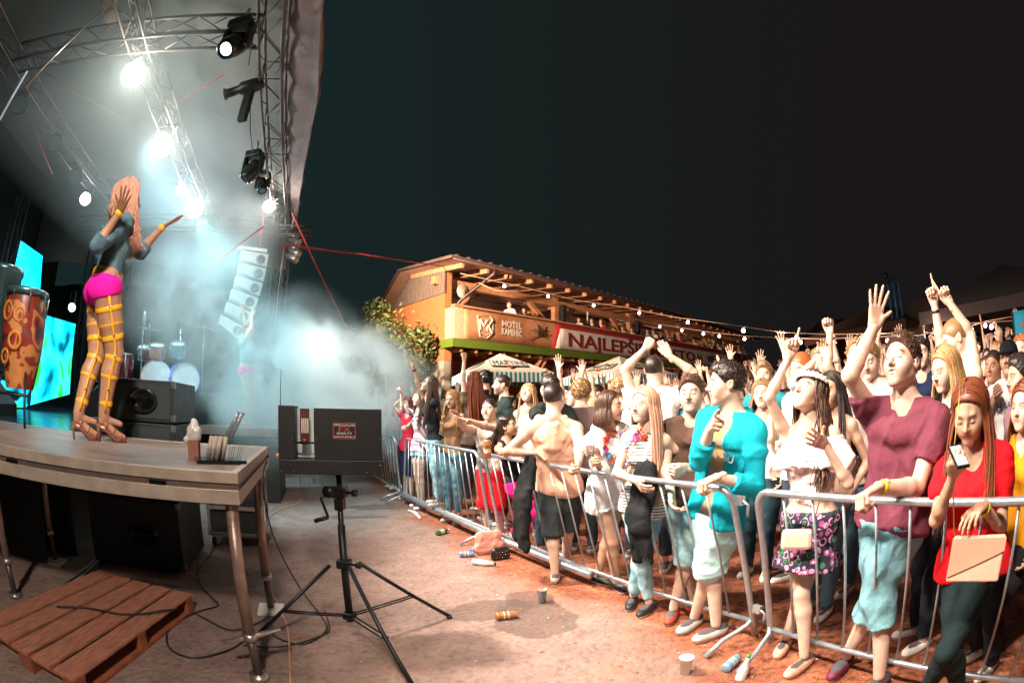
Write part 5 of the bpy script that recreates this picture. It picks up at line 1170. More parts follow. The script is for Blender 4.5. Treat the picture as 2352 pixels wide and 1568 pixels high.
# ------------------------------------------------------------------ the platform deck the performer stands on
DK = 1.22; X0, X1, Y0, Y1 = -4.9, -.40, 2.42, 4.10
def p_ply(N, K, co, c):
    n_ = N.new('ShaderNodeTexNoise'); n_.inputs['Scale'].default_value = 3; n_.inputs['Detail'].default_value = 8; mp_ = N.new('ShaderNodeMapping'); mp_.inputs['Scale'].default_value = (1, 5, 1); K.new(co, mp_.inputs[0]); K.new(mp_.outputs[0], n_.inputs['Vector'])
    r = N.new('ShaderNodeValToRGB'); e = r.color_ramp.elements; e[0].position = .3; e[0].color = (.15, .11, .09, 1); e[1].position = .75; e[1].color = (.29, .225, .19, 1); K.new(n_.outputs[0], r.inputs[0]); return r.outputs[0]
RIM = mat('deck_rim', 'a4978a', .5, .25, noise=.15, nscale=12); pl = tag(empty('stage_platform'), 'aluminium framed stage platform with a worn plywood deck on tube legs', 'platform'); pl.matrix_world = STAGE
xs = (X1 - .0, X1 - 2.25, X0)
for i in range(2): MB().box(xs[i + 1] + .004, xs[i] - .004 if i else xs[i] - .045, Y0 + .045, Y1 - .045, DK - .03, DK).build('deck_board', mat('plywood', (.3, .2, .15), .45, noise=.1, pattern=p_ply, bump=.3, bscale=20), pl)
for y0, y1 in ((Y0, Y0 + .04), (Y1 - .04, Y1)):
    MB().box(X0, X1, y0, y1, DK - .055, DK + .004).build('frame_rail', RIM, pl, bevel=.004); MB().box(X0, X1, y0 + .012, y1 - .012, DK - .085, DK - .056).build('frame_groove', mat('groove', '6a5c54', .5, .5), pl); MB().box(X0, X1, y0, y1, DK - .16, DK - .086).build('frame_rail', RIM, pl, bevel=.004)
for x0, x1 in ((X1 - .04, X1), (X0, X0 + .04)):
    MB().box(x0, x1, Y0 + .041, Y1 - .041, DK - .055, DK + .003).build('frame_rail', RIM, pl); MB().box(x0 + .012, x1 - .012, Y0 + .041, Y1 - .041, DK - .085, DK - .056).build('frame_groove', MATS['groove'], pl); MB().box(x0, x1, Y0 + .041, Y1 - .041, DK - .16, DK - .086).build('frame_rail', RIM, pl)
for x in (X1 - .45, X1 - 1.5, X1 - 2.6, X1 - 3.6): MB().box(x - .05, x + .05, Y0 - .004, Y0 - .0005, DK - .082, DK - .062).build('lock_slot', BLKG, pl)
TUB = mat('leg_tube', '9c8478', .42, .55, noise=.25, nscale=9, bump=.2)
for i, (x, y) in enumerate(((X1 - .06, Y0 + .09), (X1 - .04, Y1 - .55), (X1 - 2.2, Y0 + .6), (X1 - 2.3, Y1 - .1), (X0 + .3, Y0 + .3))):
    MB().tube([(x, y, DK - .16), (x, y, .28)], .034, 12).build('leg', TUB, pl); MB().tube([(x, y, .30), (x, y, .035)], .027, 10).build('leg_foot', mat('foot_tube', '5c5450', .4, .6), pl)
    MB().lathe([(.045, .27), (.045, .31)], 12, Matrix.Translation((x, y, 0))).build('collar', ALU, pl)
    if i == 0: MB().tube([(x - .16, y - .04, .26), (x, y, .285), (x + .18, y + .03, .33)], [.012, .02, .012], 8).build('clamp_handle', ALU, pl)
    if i in (1, 3): MB().box(x - .10, x + .10, y - .10, y + .10, .0, .03).build('base_plate', WHP, pl, bevel=.006)
    else: MB().lathe([(.06, 0), (.06, .035)], 12, Matrix.Translation((x, y, 0))).build('base_plate', ALU, pl)
for i, (a, b) in enumerate((((-3.3, 4.6), (-3.0, 4.15)), ((-3.9, 4.7), (-3.4, 4.2)))):
    o = MB().box(-.55, .55, -.02, .02, 0, 1.0).build('leaning_panel', mat('panel_grey', '2c3232', .6, noise=.2)); o.matrix_world = STAGE @ Matrix.Translation((a[0], 3.9 - i * .25, .01)) @ Matrix.Rotation(R(-10 - i * 3), 4, 'X'); tag(o, ('front' if i else 'rear') + ' dark grey board leaning under the platform at the left', 'board')
# black box full of tubes standing on the deck
gp = at(505, 1062, DK); tr_ = tag(empty('pyro_tray', gp, AZ + .35), 'black tray of wire pins on the platform corner', 'tray')
MB().box(-.15, .15, -.09, .09, .0, .022).build('tray', BLKG, tr_)
for i in range(9): rod('pin', (.0 + .016 * i, -.03 + .02 * (i % 3), .02), (.012 + .018 * i, -.03 + .02 * (i % 3), .10), .0014, BLK, tr_)
CARD = mat('paper_tube', 'a89c94', .6, noise=.3, nscale=30)
for i, (x, y) in enumerate(((-.045, -.03), (-.012, -.035), (.018, -.03), (-.03, .0), (.004, .002), (.03, .008))):
    q = gp + Vector((x * 1.0 - .02, y, .023)); o = MB().tube([(0, 0, 0), (.035, 0, .125)], .0155, 10).build('cartridge', CARD); o.location = q; tag(o, 'silver-grey paper cartridge, one of the upright bundle on the tray', 'cartridge', 'paper cartridges bundled on the tray')
bx = tag(empty('cardboard_box', at(447, 1052, DK), AZ), 'small brown cardboard box with a crumpled plastic bag on top', 'box')
MB().box(-.035, .035, -.03, .03, 0, .11).build('carton', mat('cardboard', '8a5c48', .8, noise=.1), bx)
V, Q = solid([ell((0, 0, .15), (.05, .04, .055)), ell((.0, 0, .20), (.025, .02, .04)), ell((-.04, 0, .11), (.03, .02, .02))], .007, .02, (.006, 90, 3, 1)); link('plastic_bag', raw_mesh('bag', V, Q, mat('bag_film', 'cfc8c4', .3, noise=.2)), bx)
lc = tag(empty('confetti_cannon', at(472, 1040, DK) + Vector((.02, .25, 0)), AZ), 'clear plastic tubes leaning behind the cartridges', 'tubes')
for i in range(2): MB().tube([(i * .03, 0, .10), (.10 + i * .03, .0, .28)], .018, 10).build('tube', mat('clear_tube', '7c8890', .15, .3), lc)
# ------------------------------------------------------------------ effects box on its wind-up tripod
fx = tag(empty('effects_machine'), 'black effects machine box on a wind-up tripod with a red framed sticker', 'machine')
a_, b_ = Vector((-1.405, 2.69, 0)), Vector((-.80, 2.92, 0)); fxd = (b_ - a_).normalized(); fx.matrix_world = Matrix.Translation((a_.x, a_.y, 1.145)) @ Matrix.Rotation(math.atan2(fxd.y, fxd.x), 4, 'Z'); Wf = (b_ - a_).length
fx['kind'] = 'thing'
PB = mat('box_black', '0e1012', .5, noise=.1, bump=.2, bscale=150, dist=.002)
MB().box(0, .105, 0, .30, .09, .415).build('left_housing', PB, fx, bevel=.004); MB().box(0, Wf, 0, .30, 0, .0895).build('base_housing', PB, fx, bevel=.004); MB().box(.225, Wf, 0, .30, .09, .405).build('right_housing', PB, fx, bevel=.004)
MB().box(.106, .224, .18, .19, .09, .40).build('rear_window', mat('slot_glass', 'b8c8cc', .2, noise=.05), fx)
PPE = mat('nozzle_brown', '5a3028', .4, .3)
MB().box(.135, .195, .05, .06, .18, .40).build('nozzle_plate', PPE, fx)
for i in range(4): MB().box(.145 + i * .0125, .151 + i * .0125, .046, .049, .25, .34).build('slit', WHP, fx)
rod('axle', (.10, .05, .19), (.23, .05, .19), .006, CHR, fx); MB().lathe([(.016, -.02), (.016, .02)], 10, lathe_m((.165, .04, .20), (1, 0, 0))).build('pivot', PPE, fx)
for (x, z) in ((.012, .40), (.09, .40), (.24, .39), (Wf - .015, .39), (Wf - .015, .22), (Wf - .015, .06), (.012, .015), (.09, .02), (.24, .02), (.42, .02), (.09, .22), (.24, .22), (.09, .11), (.24, .11), (Wf - .10, .015)): MB().lathe([(.0045, 0), (.003, .003)], 8, lathe_m((x, -.0005, z), (0, -1, 0))).build('screw', CHR, fx)
SR = mat('sticker_red', 'b03a30', .5); SW = mat('sticker_white', 'd8ccc8', .5)
for (x0, x1, z0, z1) in ((.345, .485, .222, .226), (.345, .485, .316, .320), (.345, .349, .2265, .3155), (.481, .485, .2265, .3155)): MB().box(x0, x1, -.003, -.0005, z0, z1).build('sticker_frame', SR, fx)
TM = lambda x, z: Matrix.Translation((x, -.002, z))
text('SPECIÁLNE', .018, SW, fx, TM(.415, .305), .0006, 1.5); text('FX', .045, SR, fx, TM(.415, .278), .0006, 1.5); text('EFEKTY', .018, SW, fx, TM(.415, .254), .0006, 1.6); text('WWW.FX-PETRIK.SK', .015, SW, fx, TM(.415, .234), .0006, 1.0)
rod('antenna', (.004, .1, .40), (.004, .1, .64), .003, BLK, fx)
MB().tube([(0, .1, .10), (-.03, .09, .10)], .014, 8).build('plug', mat('plug_orange', 'c07048', .5), fx)
tp = tag(empty('tripod'), 'black wind-up lighting tripod with a crank handle and spread braced legs', 'tripod'); cx = a_.lerp(b_, .50); cx = Vector((cx.x - .0, cx.y + .14, 0)); tp.location = cx
TB = mat('tripod_black', '1c2022', .4, .4, noise=.1)
MB().tube([(0, 0, 1.14), (0, 0, .12)], .019, 10).build('mast', TB, tp); MB().tube([(0, 0, .80), (0, 0, .10)], .026, 12).build('outer_mast', TB, tp)
MB().box(-.05, .05, -.04, .04, .98, 1.06).build('winch_body', TB, tp, bevel=.01); MB().box(-.03, .03, -.035, .035, .90, .975).build('collar', TB, tp, bevel=.006); MB().lathe([(.035, -.03), (.04, .03)], 14, lathe_m((-.06, -.02, 1.02), (-.3, -1, 0))).build('winch_drum', TB, tp)
MB().lathe([(.008, 0), (.008, .05), (.022, .05), (.022, .085)], 10, lathe_m((.045, -.02, 1.02), (1, 0, 0))).build('knob', TB, tp)
MB().tube([(-.05, -.04, .99), (-.11, -.06, .985), (-.06, -.07, .86)], .010, 8).build('crank', TB, tp); MB().tube([(-.06, -.07, .86), (-.15, -.09, .83)], .014, 8).build('crank_handle', TB, tp)
MB().box(-.045, .045, -.045, .045, .50, .56).build('leg_hub', TB, tp, bevel=.01); MB().box(-.04, .04, -.04, .04, .12, .17).build('lower_hub', TB, tp, bevel=.008); MB().lathe([(.008, 0), (.008, .05), (.02, .05), (.02, .08)], 10, lathe_m((.04, 0, .53), (1, -.2, 0))).build('knob', TB, tp)
feet_ = [at(575, 1480) - cx, at(962, 1600) - cx, Vector((.62, .40, 0))]
for i, f in enumerate(feet_):
    f.z = .02; d = f.normalized(); kn_ = Vector((d.x * .10, d.y * .10, .53)); MB().tube([kn_, f], .014, 8).build('leg', TB, tp); md = kn_.lerp(f, .58)
    for sx in (-1, 1): o_ = Vector((-d.y, d.x, 0)) * .018 * sx; rod('brace', Vector((d.x * .03, d.y * .03, .15)) + o_, md + o_, .006, TB, tp)
    MB().lathe([(.02, 0), (.022, .03), (.016, .05)], 10, Matrix.Translation((f.x, f.y, -.02))).build('rubber_foot', BLK, tp)

# ------------------------------------------------------------------ pallet
pa = tag(empty('pallet'), 'worn reddish wooden pallet lying flat under the platform edge', 'pallet')
q0, q1, q2 = at(440, 1362, .145), at(268, 1318, .145), at(130, 1620, .145); ux = (q0 - q1); pw_ = .80; q0_ = Vector((q0.x, q0.y, 0))
uy = Vector((-(-.30), .0, 0)); back = (q1 - q0).normalized(); near = (at(305, 1568, .145) - q0).normalized(); near = (near - back * near.dot(back)).normalized()
M = Matrix(((back.x, near.x, 0, q0.x), (back.y, near.y, 0, q0.y), (0, 0, 1, 0), (0, 0, 0, 1))); pa.matrix_world = M
PW = mat('pallet_wood', 'a8705a', .8, noise=.35, nscale=7, stretch=(7, 1, 7), bump=.6, bscale=30); PW2 = mat('pallet_block', '8a4c34', .85, noise=.3)
for i in range(5): MB().box(.0 + i * .205, .165 + i * .205, 0, 1.55, .122, .144).build('plank', PW, pa, bevel=.003)
for y in (0, .72, 1.44): MB().box(0, .985, y, y + .10, .10, .121).build('crossboard', PW2, pa)
for y in (0.0, .72, 1.44):
    for x in (0.0, .42, .86): MB().box(x + .004, x + .12, y + .003, y + .095, .022, .0995).build('block', PW2, pa, bevel=.003)
for x in (0.0, .42, .86): MB().box(x, x + .12, 0, 1.54, 0, .0215).build('skid', PW2, pa)

# ------------------------------------------------------------------ cables
def cable(pts, label, m=BLK, r=.008, z=.01):
    P = [at(p[0], p[1], p[2] if len(p) > 2 else z) for p in pts]; out = []
    for i in range(len(P) - 1):
        p0, p1, p2, p3 = P[max(i - 1, 0)], P[i], P[i + 1], P[min(i + 2, len(P) - 1)]
        for t in (0, .25, .5, .75): out.append(.5 * ((2 * p1) + (p2 - p0) * t + (2 * p0 - 5 * p1 + 4 * p2 - p3) * t * t + (3 * p1 - p0 - 3 * p2 + p3) * t ** 3))
    return tag(MB().tube(out + [P[-1]], r, 6).build('cable', m), label, 'cable')
CRM = mat('cable_cream', 'c89878', .6)
cable([(612, 1060, 1.2), (604, 1100, 1.0), (614, 1180, .75), (640, 1260, .5), (690, 1350, .15), (735, 1410), (750, 1445), (700, 1478), (640, 1465), (612, 1440)], 'black cable dropping from the effects box and curling around the tripod feet', r=.006)
cable([(700, 1080), (705, 1110), (690, 1150), (640, 1170), (600, 1210), (600, 1290), (620, 1350), (640, 1390), (660, 1440), (665, 1500), (668, 1580)], 'cream cable winding across the concrete and under the front platform leg', CRM, .007)
cable([(130, 1392, .16), (200, 1395, .16), (270, 1408, .16), (330, 1408, .16), (385, 1400, .16), (430, 1400), (480, 1425), (530, 1446), (580, 1435), (620, 1415)], 'black cable lying across the pallet', r=.007)
cable([(525, 1170), (490, 1260), (460, 1300), (460, 1340), (490, 1375), (500, 1390), (460, 1402), (420, 1420), (385, 1450), (392, 1490), (450, 1510), (530, 1490), (570, 1462)], 'black cable looping on the concrete beside the pallet', r=.007)
for i in range(4): cable([(240 + i * 6, 1265 + i * 3), (200 + i * 5, 1305 + i * 6), (150 + i * 10, 1340 + i * 8), (115 + i * 8, 1368 + i * 6)], 'black cable, strand %s of the bundle left of the lowest subwoofer' % ('one', 'two', 'three', 'four')[i], r=.009)
cable([(560, 1480), (630, 1485), (690, 1475), (745, 1455), (757, 1440), (745, 1400)], 'black cable loop between the tripod feet', r=.006)
# small stool-like stand seen below the effects box
st_ = tag(empty('floor_stand', at(690, 1112)), 'small grey stand with thin legs beyond the effects box', 'stand')
for i, (x, y) in enumerate(((.0, 0), (.35, .1), (.1, .4))): MB().tube([(x * 1.3, y, 0), (x, y, .9)], .014).build('leg', ALU, st_)
MB().box(-.1, .5, -.1, .5, .9, .93).build('top', BLK, st_)

# ------------------------------------------------------------------ crowd barriers
GAL = mat('galvanised', 'b4bec6', .34, .75, noise=.15, nscale=18, bump=.1)
def arc(c, a, b, n=6): return [c + a * math.cos(t) + b * math.sin(t) for t in np.linspace(0, math.pi / 2, n)]
def barrier(s0, l0b, l0t, s1, l1b, l1t, label, n, zb=.17, zt=1.08, feet=(1, 1), clamp=True):
    t = tag(empty('crowd_barrier'), label, 'barrier', 'galvanised crowd barriers along the pit')
    A, B, Cc, D = SL(s0, l0b, zb), SL(s0, l0t, zt), SL(s1, l1t, zt), SL(s1, l1b, zb); r = .10; e = (Cc - B).normalized(); u0 = (B - A).normalized(); u1 = (Cc - D).normalized()
    fr = [A - u0 * .12, A, B - u0 * r] + arc(B - u0 * r + e * r, -e * r, u0 * r)[1:] + arc(Cc - u1 * r - e * r, u1 * r, e * r)[1:] + [D, D - u1 * .12]
    MB().tube(fr, .0195, 10).build('frame', GAL, t); MB().tube([A, D], .0165, 10).build('bottom_rail', GAL, t)
    for i in range(1, n):
        k = i / n; p = A.lerp(D, k); q = B.lerp(Cc, k); rod('bar', p, q - (q - p).normalized() * .01, .0075, GAL, t, 8)
    for i, (P, u, w) in enumerate(((A, u0, e), (D, u1, -e))):
        if not feet[i]: continue
        b = P + w * .06; n_ = L
        MB().tube([P + u * .02, P + w * .02 + n_ * .03 - Vector((0, 0, .03)), b + n_ * .20 - Vector((0, 0, P.z * .5)), b + n_ * .34 - Vector((0, 0, P.z - .02))], .017, 8).build('foot', GAL, t)
        MB().tube([P + u * .0, P + w * .02 - n_ * .03 - Vector((0, 0, .03)), b - n_ * .18 - Vector((0, 0, P.z * .6)), b - n_ * .30 - Vector((0, 0, P.z - .02))], .017, 8).build('foot', GAL, t)
    if clamp:
        for z_ in (.12, .93):
            P = A.lerp(B, (z_) / 1.0) - e * .02; MB().tube([P + e * .02, P - e * .05, P - e * .09 + Vector((0, 0, -.02)), P - e * .09 + Vector((0, 0, -.08))], .009, 6).build('hook', GAL, t); MB().box(-.03, .03, -.015, .015, -.025, .025, Matrix.Translation(P - e * .03) @ STAGE @ Matrix.Rotation(R(90), 4, 'Z')).build('lug', GAL, t)
    return t
barrier(-.75, -2.29, -2.03, 1.60, -2.30, -2.03, 'nearest crowd barrier, filling the lower right corner', 13, feet=(1, 1), clamp=False)
barrier(1.76, -2.32, -2.0, 4.95, -1.95, -1.78, 'crowd barrier in front of the man in the turquoise hoodie', 17, feet=(1, 0))
barrier(5.12, -1.90, -1.76, 7.95, -1.45, -1.50, 'crowd barrier in front of the shaven-headed smiling man', 16, feet=(1, 1))
barrier(8.15, -1.42, -1.35, 10.9, -1.15, -1.10, 'farthest crowd barrier, running into the smoke', 14, feet=(1, 0))
o = MB().tube([SL(3.35, -2.12, .13), SL(5.1, -1.86, .14), SL(6.3, -1.68, .15), SL(7.9, -1.40, .16)], .036, 12).build('scaffold_pipe', GAL); tag(o, 'thick loose scaffold pipe lying along the barrier feet', 'pipe')

# ------------------------------------------------------------------ litter
def can(px, py, d, label, col, r=.033, l=.15, crush=True):
    p = at(px, py, r); t = tag(empty('drink_can', p), label, 'can'); d = Vector(d).normalized(); M = lathe_m((0, 0, 0), d)
    pr = [(.001, -l / 2), (r * .8, -l / 2), (r, -l / 2 + .012)] + [(r * (1 - (.16 * math.sin(k * 2.1) ** 2 if crush else 0)), -l / 2 + .02 + k * (l - .05) / 8) for k in range(9)] + [(r * .85, l / 2 - .008), (r * .8, l / 2)]
    MB().lathe(pr, 18, M).build('shell', mat('can_' + col, col, .35, .4, noise=.2, nscale=40), t); MB().lathe([(.002, l / 2 - .002), (r * .78, l / 2 - .002), (r * .82, l / 2 + .003)], 16, M).build('lid', ALU, t)
    for z in (-.02, .012): MB().lathe([(r * .99, z), (r * 1.01, z + .004), (r * .99, z + .008)], 18, M, False).build('print_band', mat('can_print', 'd8c8b0', .4), t)
    text('ŠARIŠ', .028, mat('can_letter', '5a2c18', .5), t, M @ Matrix.Translation((0, 0, 0)) @ Matrix.Rotation(R(90), 4, 'Y') @ Matrix.Translation((0, -r * 1.01, 0)), .001); return t
can(1162, 1412, (1, .25, 0), 'crushed copper beer can lying on the wet concrete patch', 'b87850')
cb = pd(1122, 1036, 5.35); 
def cup(p, label, m, k=1.0, fill=None):
    t = tag(empty('plastic_cup', p), label, 'cup'); M = Matrix.Scale(k, 4)
    MB().lathe([(.024, 0), (.036, .10), (.038, .10), (.038, .103), (.034, .103), (.023, .004)], 20, M, True).build('wall', m, t)
    if fill: MB().lathe([(.001, fill), (.024 + .012 * fill / .1 - .002, fill)], 16, M, False).build('drink', mat('drink_pale', 'd8d0c8', .2), t)
    return t
CLR = mat('clear_plastic', (.9, .92, .95), .08, noise=0, trans=.9, spec=.5)
cup(at(1245, 1383), 'clear plastic cup standing on the concrete near the white slip-on shoes', CLR, 1.15, .025); cup(at(1573, 1546), 'opaque white plastic cup standing by the barrier foot', mat('cup_white', 'ecebe6', .4), 1.15, .08)
def bottle(px, py, d, label, m, capm, k=1.0):
    t = tag(empty('bottle', at(px, py, .03)), label, 'bottle'); M = lathe_m((0, 0, 0), d) @ Matrix.Scale(k, 4)
    MB().lathe([(.001, -.12), (.03, -.12), (.032, -.11), (.032, .02), (.028, .045), (.013, .075), (.012, .11)], 16, M).build('glass', m, t); MB().lathe([(.0325, -.07), (.0325, .0)], 16, M, False).build('bottle_label', mat('bottle_paper', 'c8ccd0', .5), t); MB().lathe([(.014, .105), (.014, .122)], 10, M).build('cap', capm, t)
bottle(1018, 1220, (.5, .8, 0), 'green glass bottle lying on the concrete before the barrier', mat('glass_green', '2a7a34', .1, coat=.5), mat('cap_white', 'e8e8e8', .4))
bottle(1112, 1292, (.9, -.3, 0), 'clear crushed water bottle beside the studded handbag', mat('glass_clear', 'c8ccd0', .12), mat('cap_black', '181818', .4))
bottle(1705, 1546, (.25, .1, 1), 'clear bottle with a green cap under the hook of the two near barriers', mat('glass_clear', 'c8ccd0'), mat('cap_green', '3a9a48', .4))
can(1072, 1272, (1, .2, .0), 'flattened silver and blue drink can by the barrier foot', '8098c0'); can(1088, 1262, (.6, -.8, .1), 'small blue crushed can lying behind the flattened one', '2448a8', .028, .10)
can(1680, 1522, (.8, .6, .05), 'crumpled light blue can between the two near barrier feet', '88b0c8')
bt = tag(MB().tube([at(938, 1172, .02), at(955, 1178, .02), at(965, 1190, .02)], [.02, .03, .018], 8).build('crumpled_cup', mat('cup_shard', 'd8c8c0', .4)), 'broken clear cup lying on the dirt edge below the standing girl', 'cup')
g = np.random.RandomState(4)
for i in range(12):
    p = at(960 + g.uniform(0, 640), 1330 + g.uniform(-20, 220), .005); a = g.uniform(0, 3); o = MB().tube([p, p + Vector((math.cos(a), math.sin(a), 0)) * .03], .004, 5).build('cigarette_butt', mat('butt', 'b89880', .8)); tag(o, 'tiny cigarette butt trodden into the ground', 'butt', 'cigarette butts in the pit')
# handbags on the ground by the barrier
hb_ = tag(empty('handbag', at(1150, 1285), .5), 'small black quilted handbag with silver studs on the sand', 'bag')
V, Q = solid([cone((-.06, 0, .045), (.06, 0, .045), .05, .05, v3([0, 1, 0]), .6), cone((-.055, 0, .09), (.055, 0, .09), .05, .05, v3([0, 1, 0]), .6)], .007, .01); link('body', raw_mesh('bag', V, Q, mat('leather_black', '16161a', .35, bump=.4)), hb_)
for i in range(5):
    for j in range(3): MB().lathe([(.007, 0), (.003, .005)], 8, lathe_m((-.06 + i * .03 + (j % 2) * .012, -.032, .04 + j * .028), (0, -1, .1))).build('stud', CHR, hb_)
MB().tube([(.08, 0, .1), (.16, -.02, .12), (.2, 0, .01), (.1, .06, .0), (-.1, .05, .01)], .006).build('strap', mat('strap_tan', 'a06a4c', .6), hb_)
pb_ = tag(empty('handbag', at(1122, 1272), .3), 'soft pink fabric bag behind the studded handbag', 'bag')
V, Q = solid([cone((-.08, 0, .08), (.10, 0, .08), .08, .08, v3([0, 1, 0]), .5), cone((-.08, 0, .2), (.08, .0, .2), .07, .07, v3([0, 1, 0]), .4)], .012, .03, (.008, 30, 2, 1)); link('body', raw_mesh('bag', V, Q, mat('fabric_pink', 'd89888', .8, bump=.4)), pb_)
# ------------------------------------------------------------------ stage smoke
def smoke(name, lo, hi, blobs, dens, col, nscale, label, aniso=.2, thr=(.40, .60)):
    """box of air in stage coordinates; density = noise shaped by soft balls (x, s, z, radius)"""
    m = bpy.data.materials.new(name); m.use_nodes = True; n = m.node_tree; n.nodes.clear(); N = n.nodes; K = n.links
    out = N.new('ShaderNodeOutputMaterial'); pv = N.new('ShaderNodeVolumePrincipled'); K.new(pv.outputs[0], out.inputs['Volume'])
    pv.inputs['Color'].default_value = (*col, 1); pv.inputs['Anisotropy'].default_value = aniso
    tc = N.new('ShaderNodeTexCoord'); no = N.new('ShaderNodeTexNoise'); no.inputs['Scale'].default_value = nscale; no.inputs['Detail'].default_value = 6; no.inputs['Roughness'].default_value = .58; no.inputs['Distortion'].default_value = .35
    K.new(tc.outputs['Object'], no.inputs['Vector']); acc = None
    for (x, s, z, r, w) in blobs:
        sb = N.new('ShaderNodeVectorMath'); sb.operation = 'DISTANCE'; K.new(tc.outputs['Object'], sb.inputs[0]); sb.inputs[1].default_value = (x, s, z)
        mr = N.new('ShaderNodeMapRange'); mr.interpolation_type = 'SMOOTHSTEP'; K.new(sb.outputs['Value'], mr.inputs[0]); mr.inputs[1].default_value = r; mr.inputs[2].default_value = r * .15; mr.inputs[3].default_value = 0; mr.inputs[4].default_value = w
        if acc is None: acc = mr.outputs[0]
        else: ad = N.new('ShaderNodeMath'); ad.operation = 'ADD'; K.new(acc, ad.inputs[0]); K.new(mr.outputs[0], ad.inputs[1]); acc = ad.outputs[0]
    mr = N.new('ShaderNodeMapRange'); mr.inputs[1].default_value = thr[0]; mr.inputs[2].default_value = thr[1]; mr.inputs[3].default_value = .0; mr.inputs[4].default_value = 1; K.new(no.outputs[0], mr.inputs[0])
    mu = N.new('ShaderNodeMath'); mu.operation = 'MULTIPLY'; K.new(acc, mu.inputs[0]); K.new(mr.outputs[0], mu.inputs[1])
    m3 = N.new('ShaderNodeMath'); m3.operation = 'MULTIPLY'; K.new(mu.outputs[0], m3.inputs[0]); m3.inputs[1].default_value = dens; K.new(m3.outputs[0], pv.inputs['Density'])
    o = MB().box(lo[0], hi[0], lo[1], hi[1], lo[2], hi[2]).build(name, m, mw=STAGE); return tag(o, kind='stuff')
SB = []
for (px, py, D_, r_, w_) in ((390, 700, 6.6, 1.0, 1.1), (470, 730, 6.8, 1.1, 1.3), (500, 790, 7.0, .9, 1.2), (420, 660, 7.4, .9, .9), (540, 860, 7.0, 1.0, 1.3), (640, 790, 8.6, 1.0, 1.0), (560, 640, 8.8, .9, .3), (540, 540, 8.4, 1.0, .35), (600, 890, 7.8, 1.1, 1.4), (680, 810, 9.4, 1.5, 1.0), (730, 890, 8.8, 1.5, 1.6), (800, 890, 9.0, 1.5, 1.8), (880, 915, 9.6, 1.3, 1.7), (700, 880, 7.6, 1.1, 1.6), (820, 850, 9.6, 1.1, .9), (660, 930, 8.0, 1.4, 1.5), (760, 820, 10.2, 1.3, .6), (560, 560, 9.5, 1.3, .25), (540, 420, 9.2, 1.1, .15)):
    q_ = pd(px, py, D_); a_s, a_l = to_sl(q_); SB.append((-a_l, a_s, q_.z, r_, w_))
smoke('smoke', (-5.2, 5.2, .35), (2.6, 13.2, 5.6), SB,
      1.7, (.84, .95, .97), 1.05, 'pale drifting stage smoke')
hz = bpy.data.materials.new('stage_haze'); hz.use_nodes = True; n = hz.node_tree; n.nodes.clear()
o_ = n.nodes.new('ShaderNodeOutputMaterial'); pv = n.nodes.new('ShaderNodeVolumePrincipled'); n.links.new(pv.outputs[0], o_.inputs['Volume']); pv.inputs['Density'].default_value = .11; pv.inputs['Color'].default_value = (.75, .88, .88, 1); pv.inputs['Anisotropy'].default_value = .35
tag(MB().box(-4.4, -1.5, 3.5, 11.6, 3.9, 6.3).build('stage_haze', hz, mw=STAGE), kind='stuff')
# ------------------------------------------------------------------ people
FRONT, MIDC = 'people leaning on the crowd barrier', 'people packed behind the front row'
def rail(px, py, z=1.10): return at(px, py, z)
def band(p, i, col, w=.011, t=-.03, name='wristband', r=.029):
    """band round wrist i"""
    a = Vector(p['wr'][i]) - Vector(p['org']); d = Vector(nrm(p['wr'][i] - p['el'][i])); c = a + d * t * 1.0
    M = lathe_m(c, d); o = MB().lathe([(r * p['k'], -w), (r * 1.08 * p['k'], -w * .6), (r * 1.08 * p['k'], w * .6), (r * p['k'], w)], 16, M, False).build(name, mat('band_' + col, col, .5), p['o']); return o
def ring_band(p, c, axis, r, w, m, name, fl=(1, 1)):
    M = lathe_m(Vector(c) - Vector(p['org']), axis); MB().lathe([(r, -w), (r * 1.03, -w * .5), (r * 1.03, w * .5), (r, w)], 20, M @ Matrix.Diagonal((fl[0], fl[1], 1, 1)), False).build(name, m, p['o'])

# --- the performer on the platform, back three-quarter to us
pf1 = at(182, 1010, DK); pf2 = at(240, 1014, DK)
mid = (pf1 + pf2) / 2; Dp = math.hypot(mid.x, mid.y); HEEL = .115
ft = [Vector((pf1.x, pf1.y, DK + HEEL)), Vector((pf2.x, pf2.y, DK + HEEL))]
pfm = person('tall dancer on the platform in denim shirt, pink shorts and yellow leg straps', None, 296, 462, Dp + .02, face=101, look=112, h=1.93, sex='f', hair='long', hc='pink', skin='tan', hp=8, hairlen=.22, wave=.06, vol=.045, hfront=True,
    top=('shirtcrop', '5c7a84', 'denimd'), bottom=('briefs', 'e0189a'), shoe='heels', feet=ft[::1], gz=DK + HEEL, lod=3, build=1.24, legk=1.16,
    hands=((pd(398, 515, Dp + .10), 'splay', (-.6, -.6, .3)), (pd(272, 470, Dp - .46), 'splay', (.3, .3, 1))), elbows=(v3([.3, -.1, -1]), v3([-.60, -.05, -1])))
YB = mat('strap_yellow', 'f0a818', .45, noise=.05); STUDM = CHR
p_ = pfm
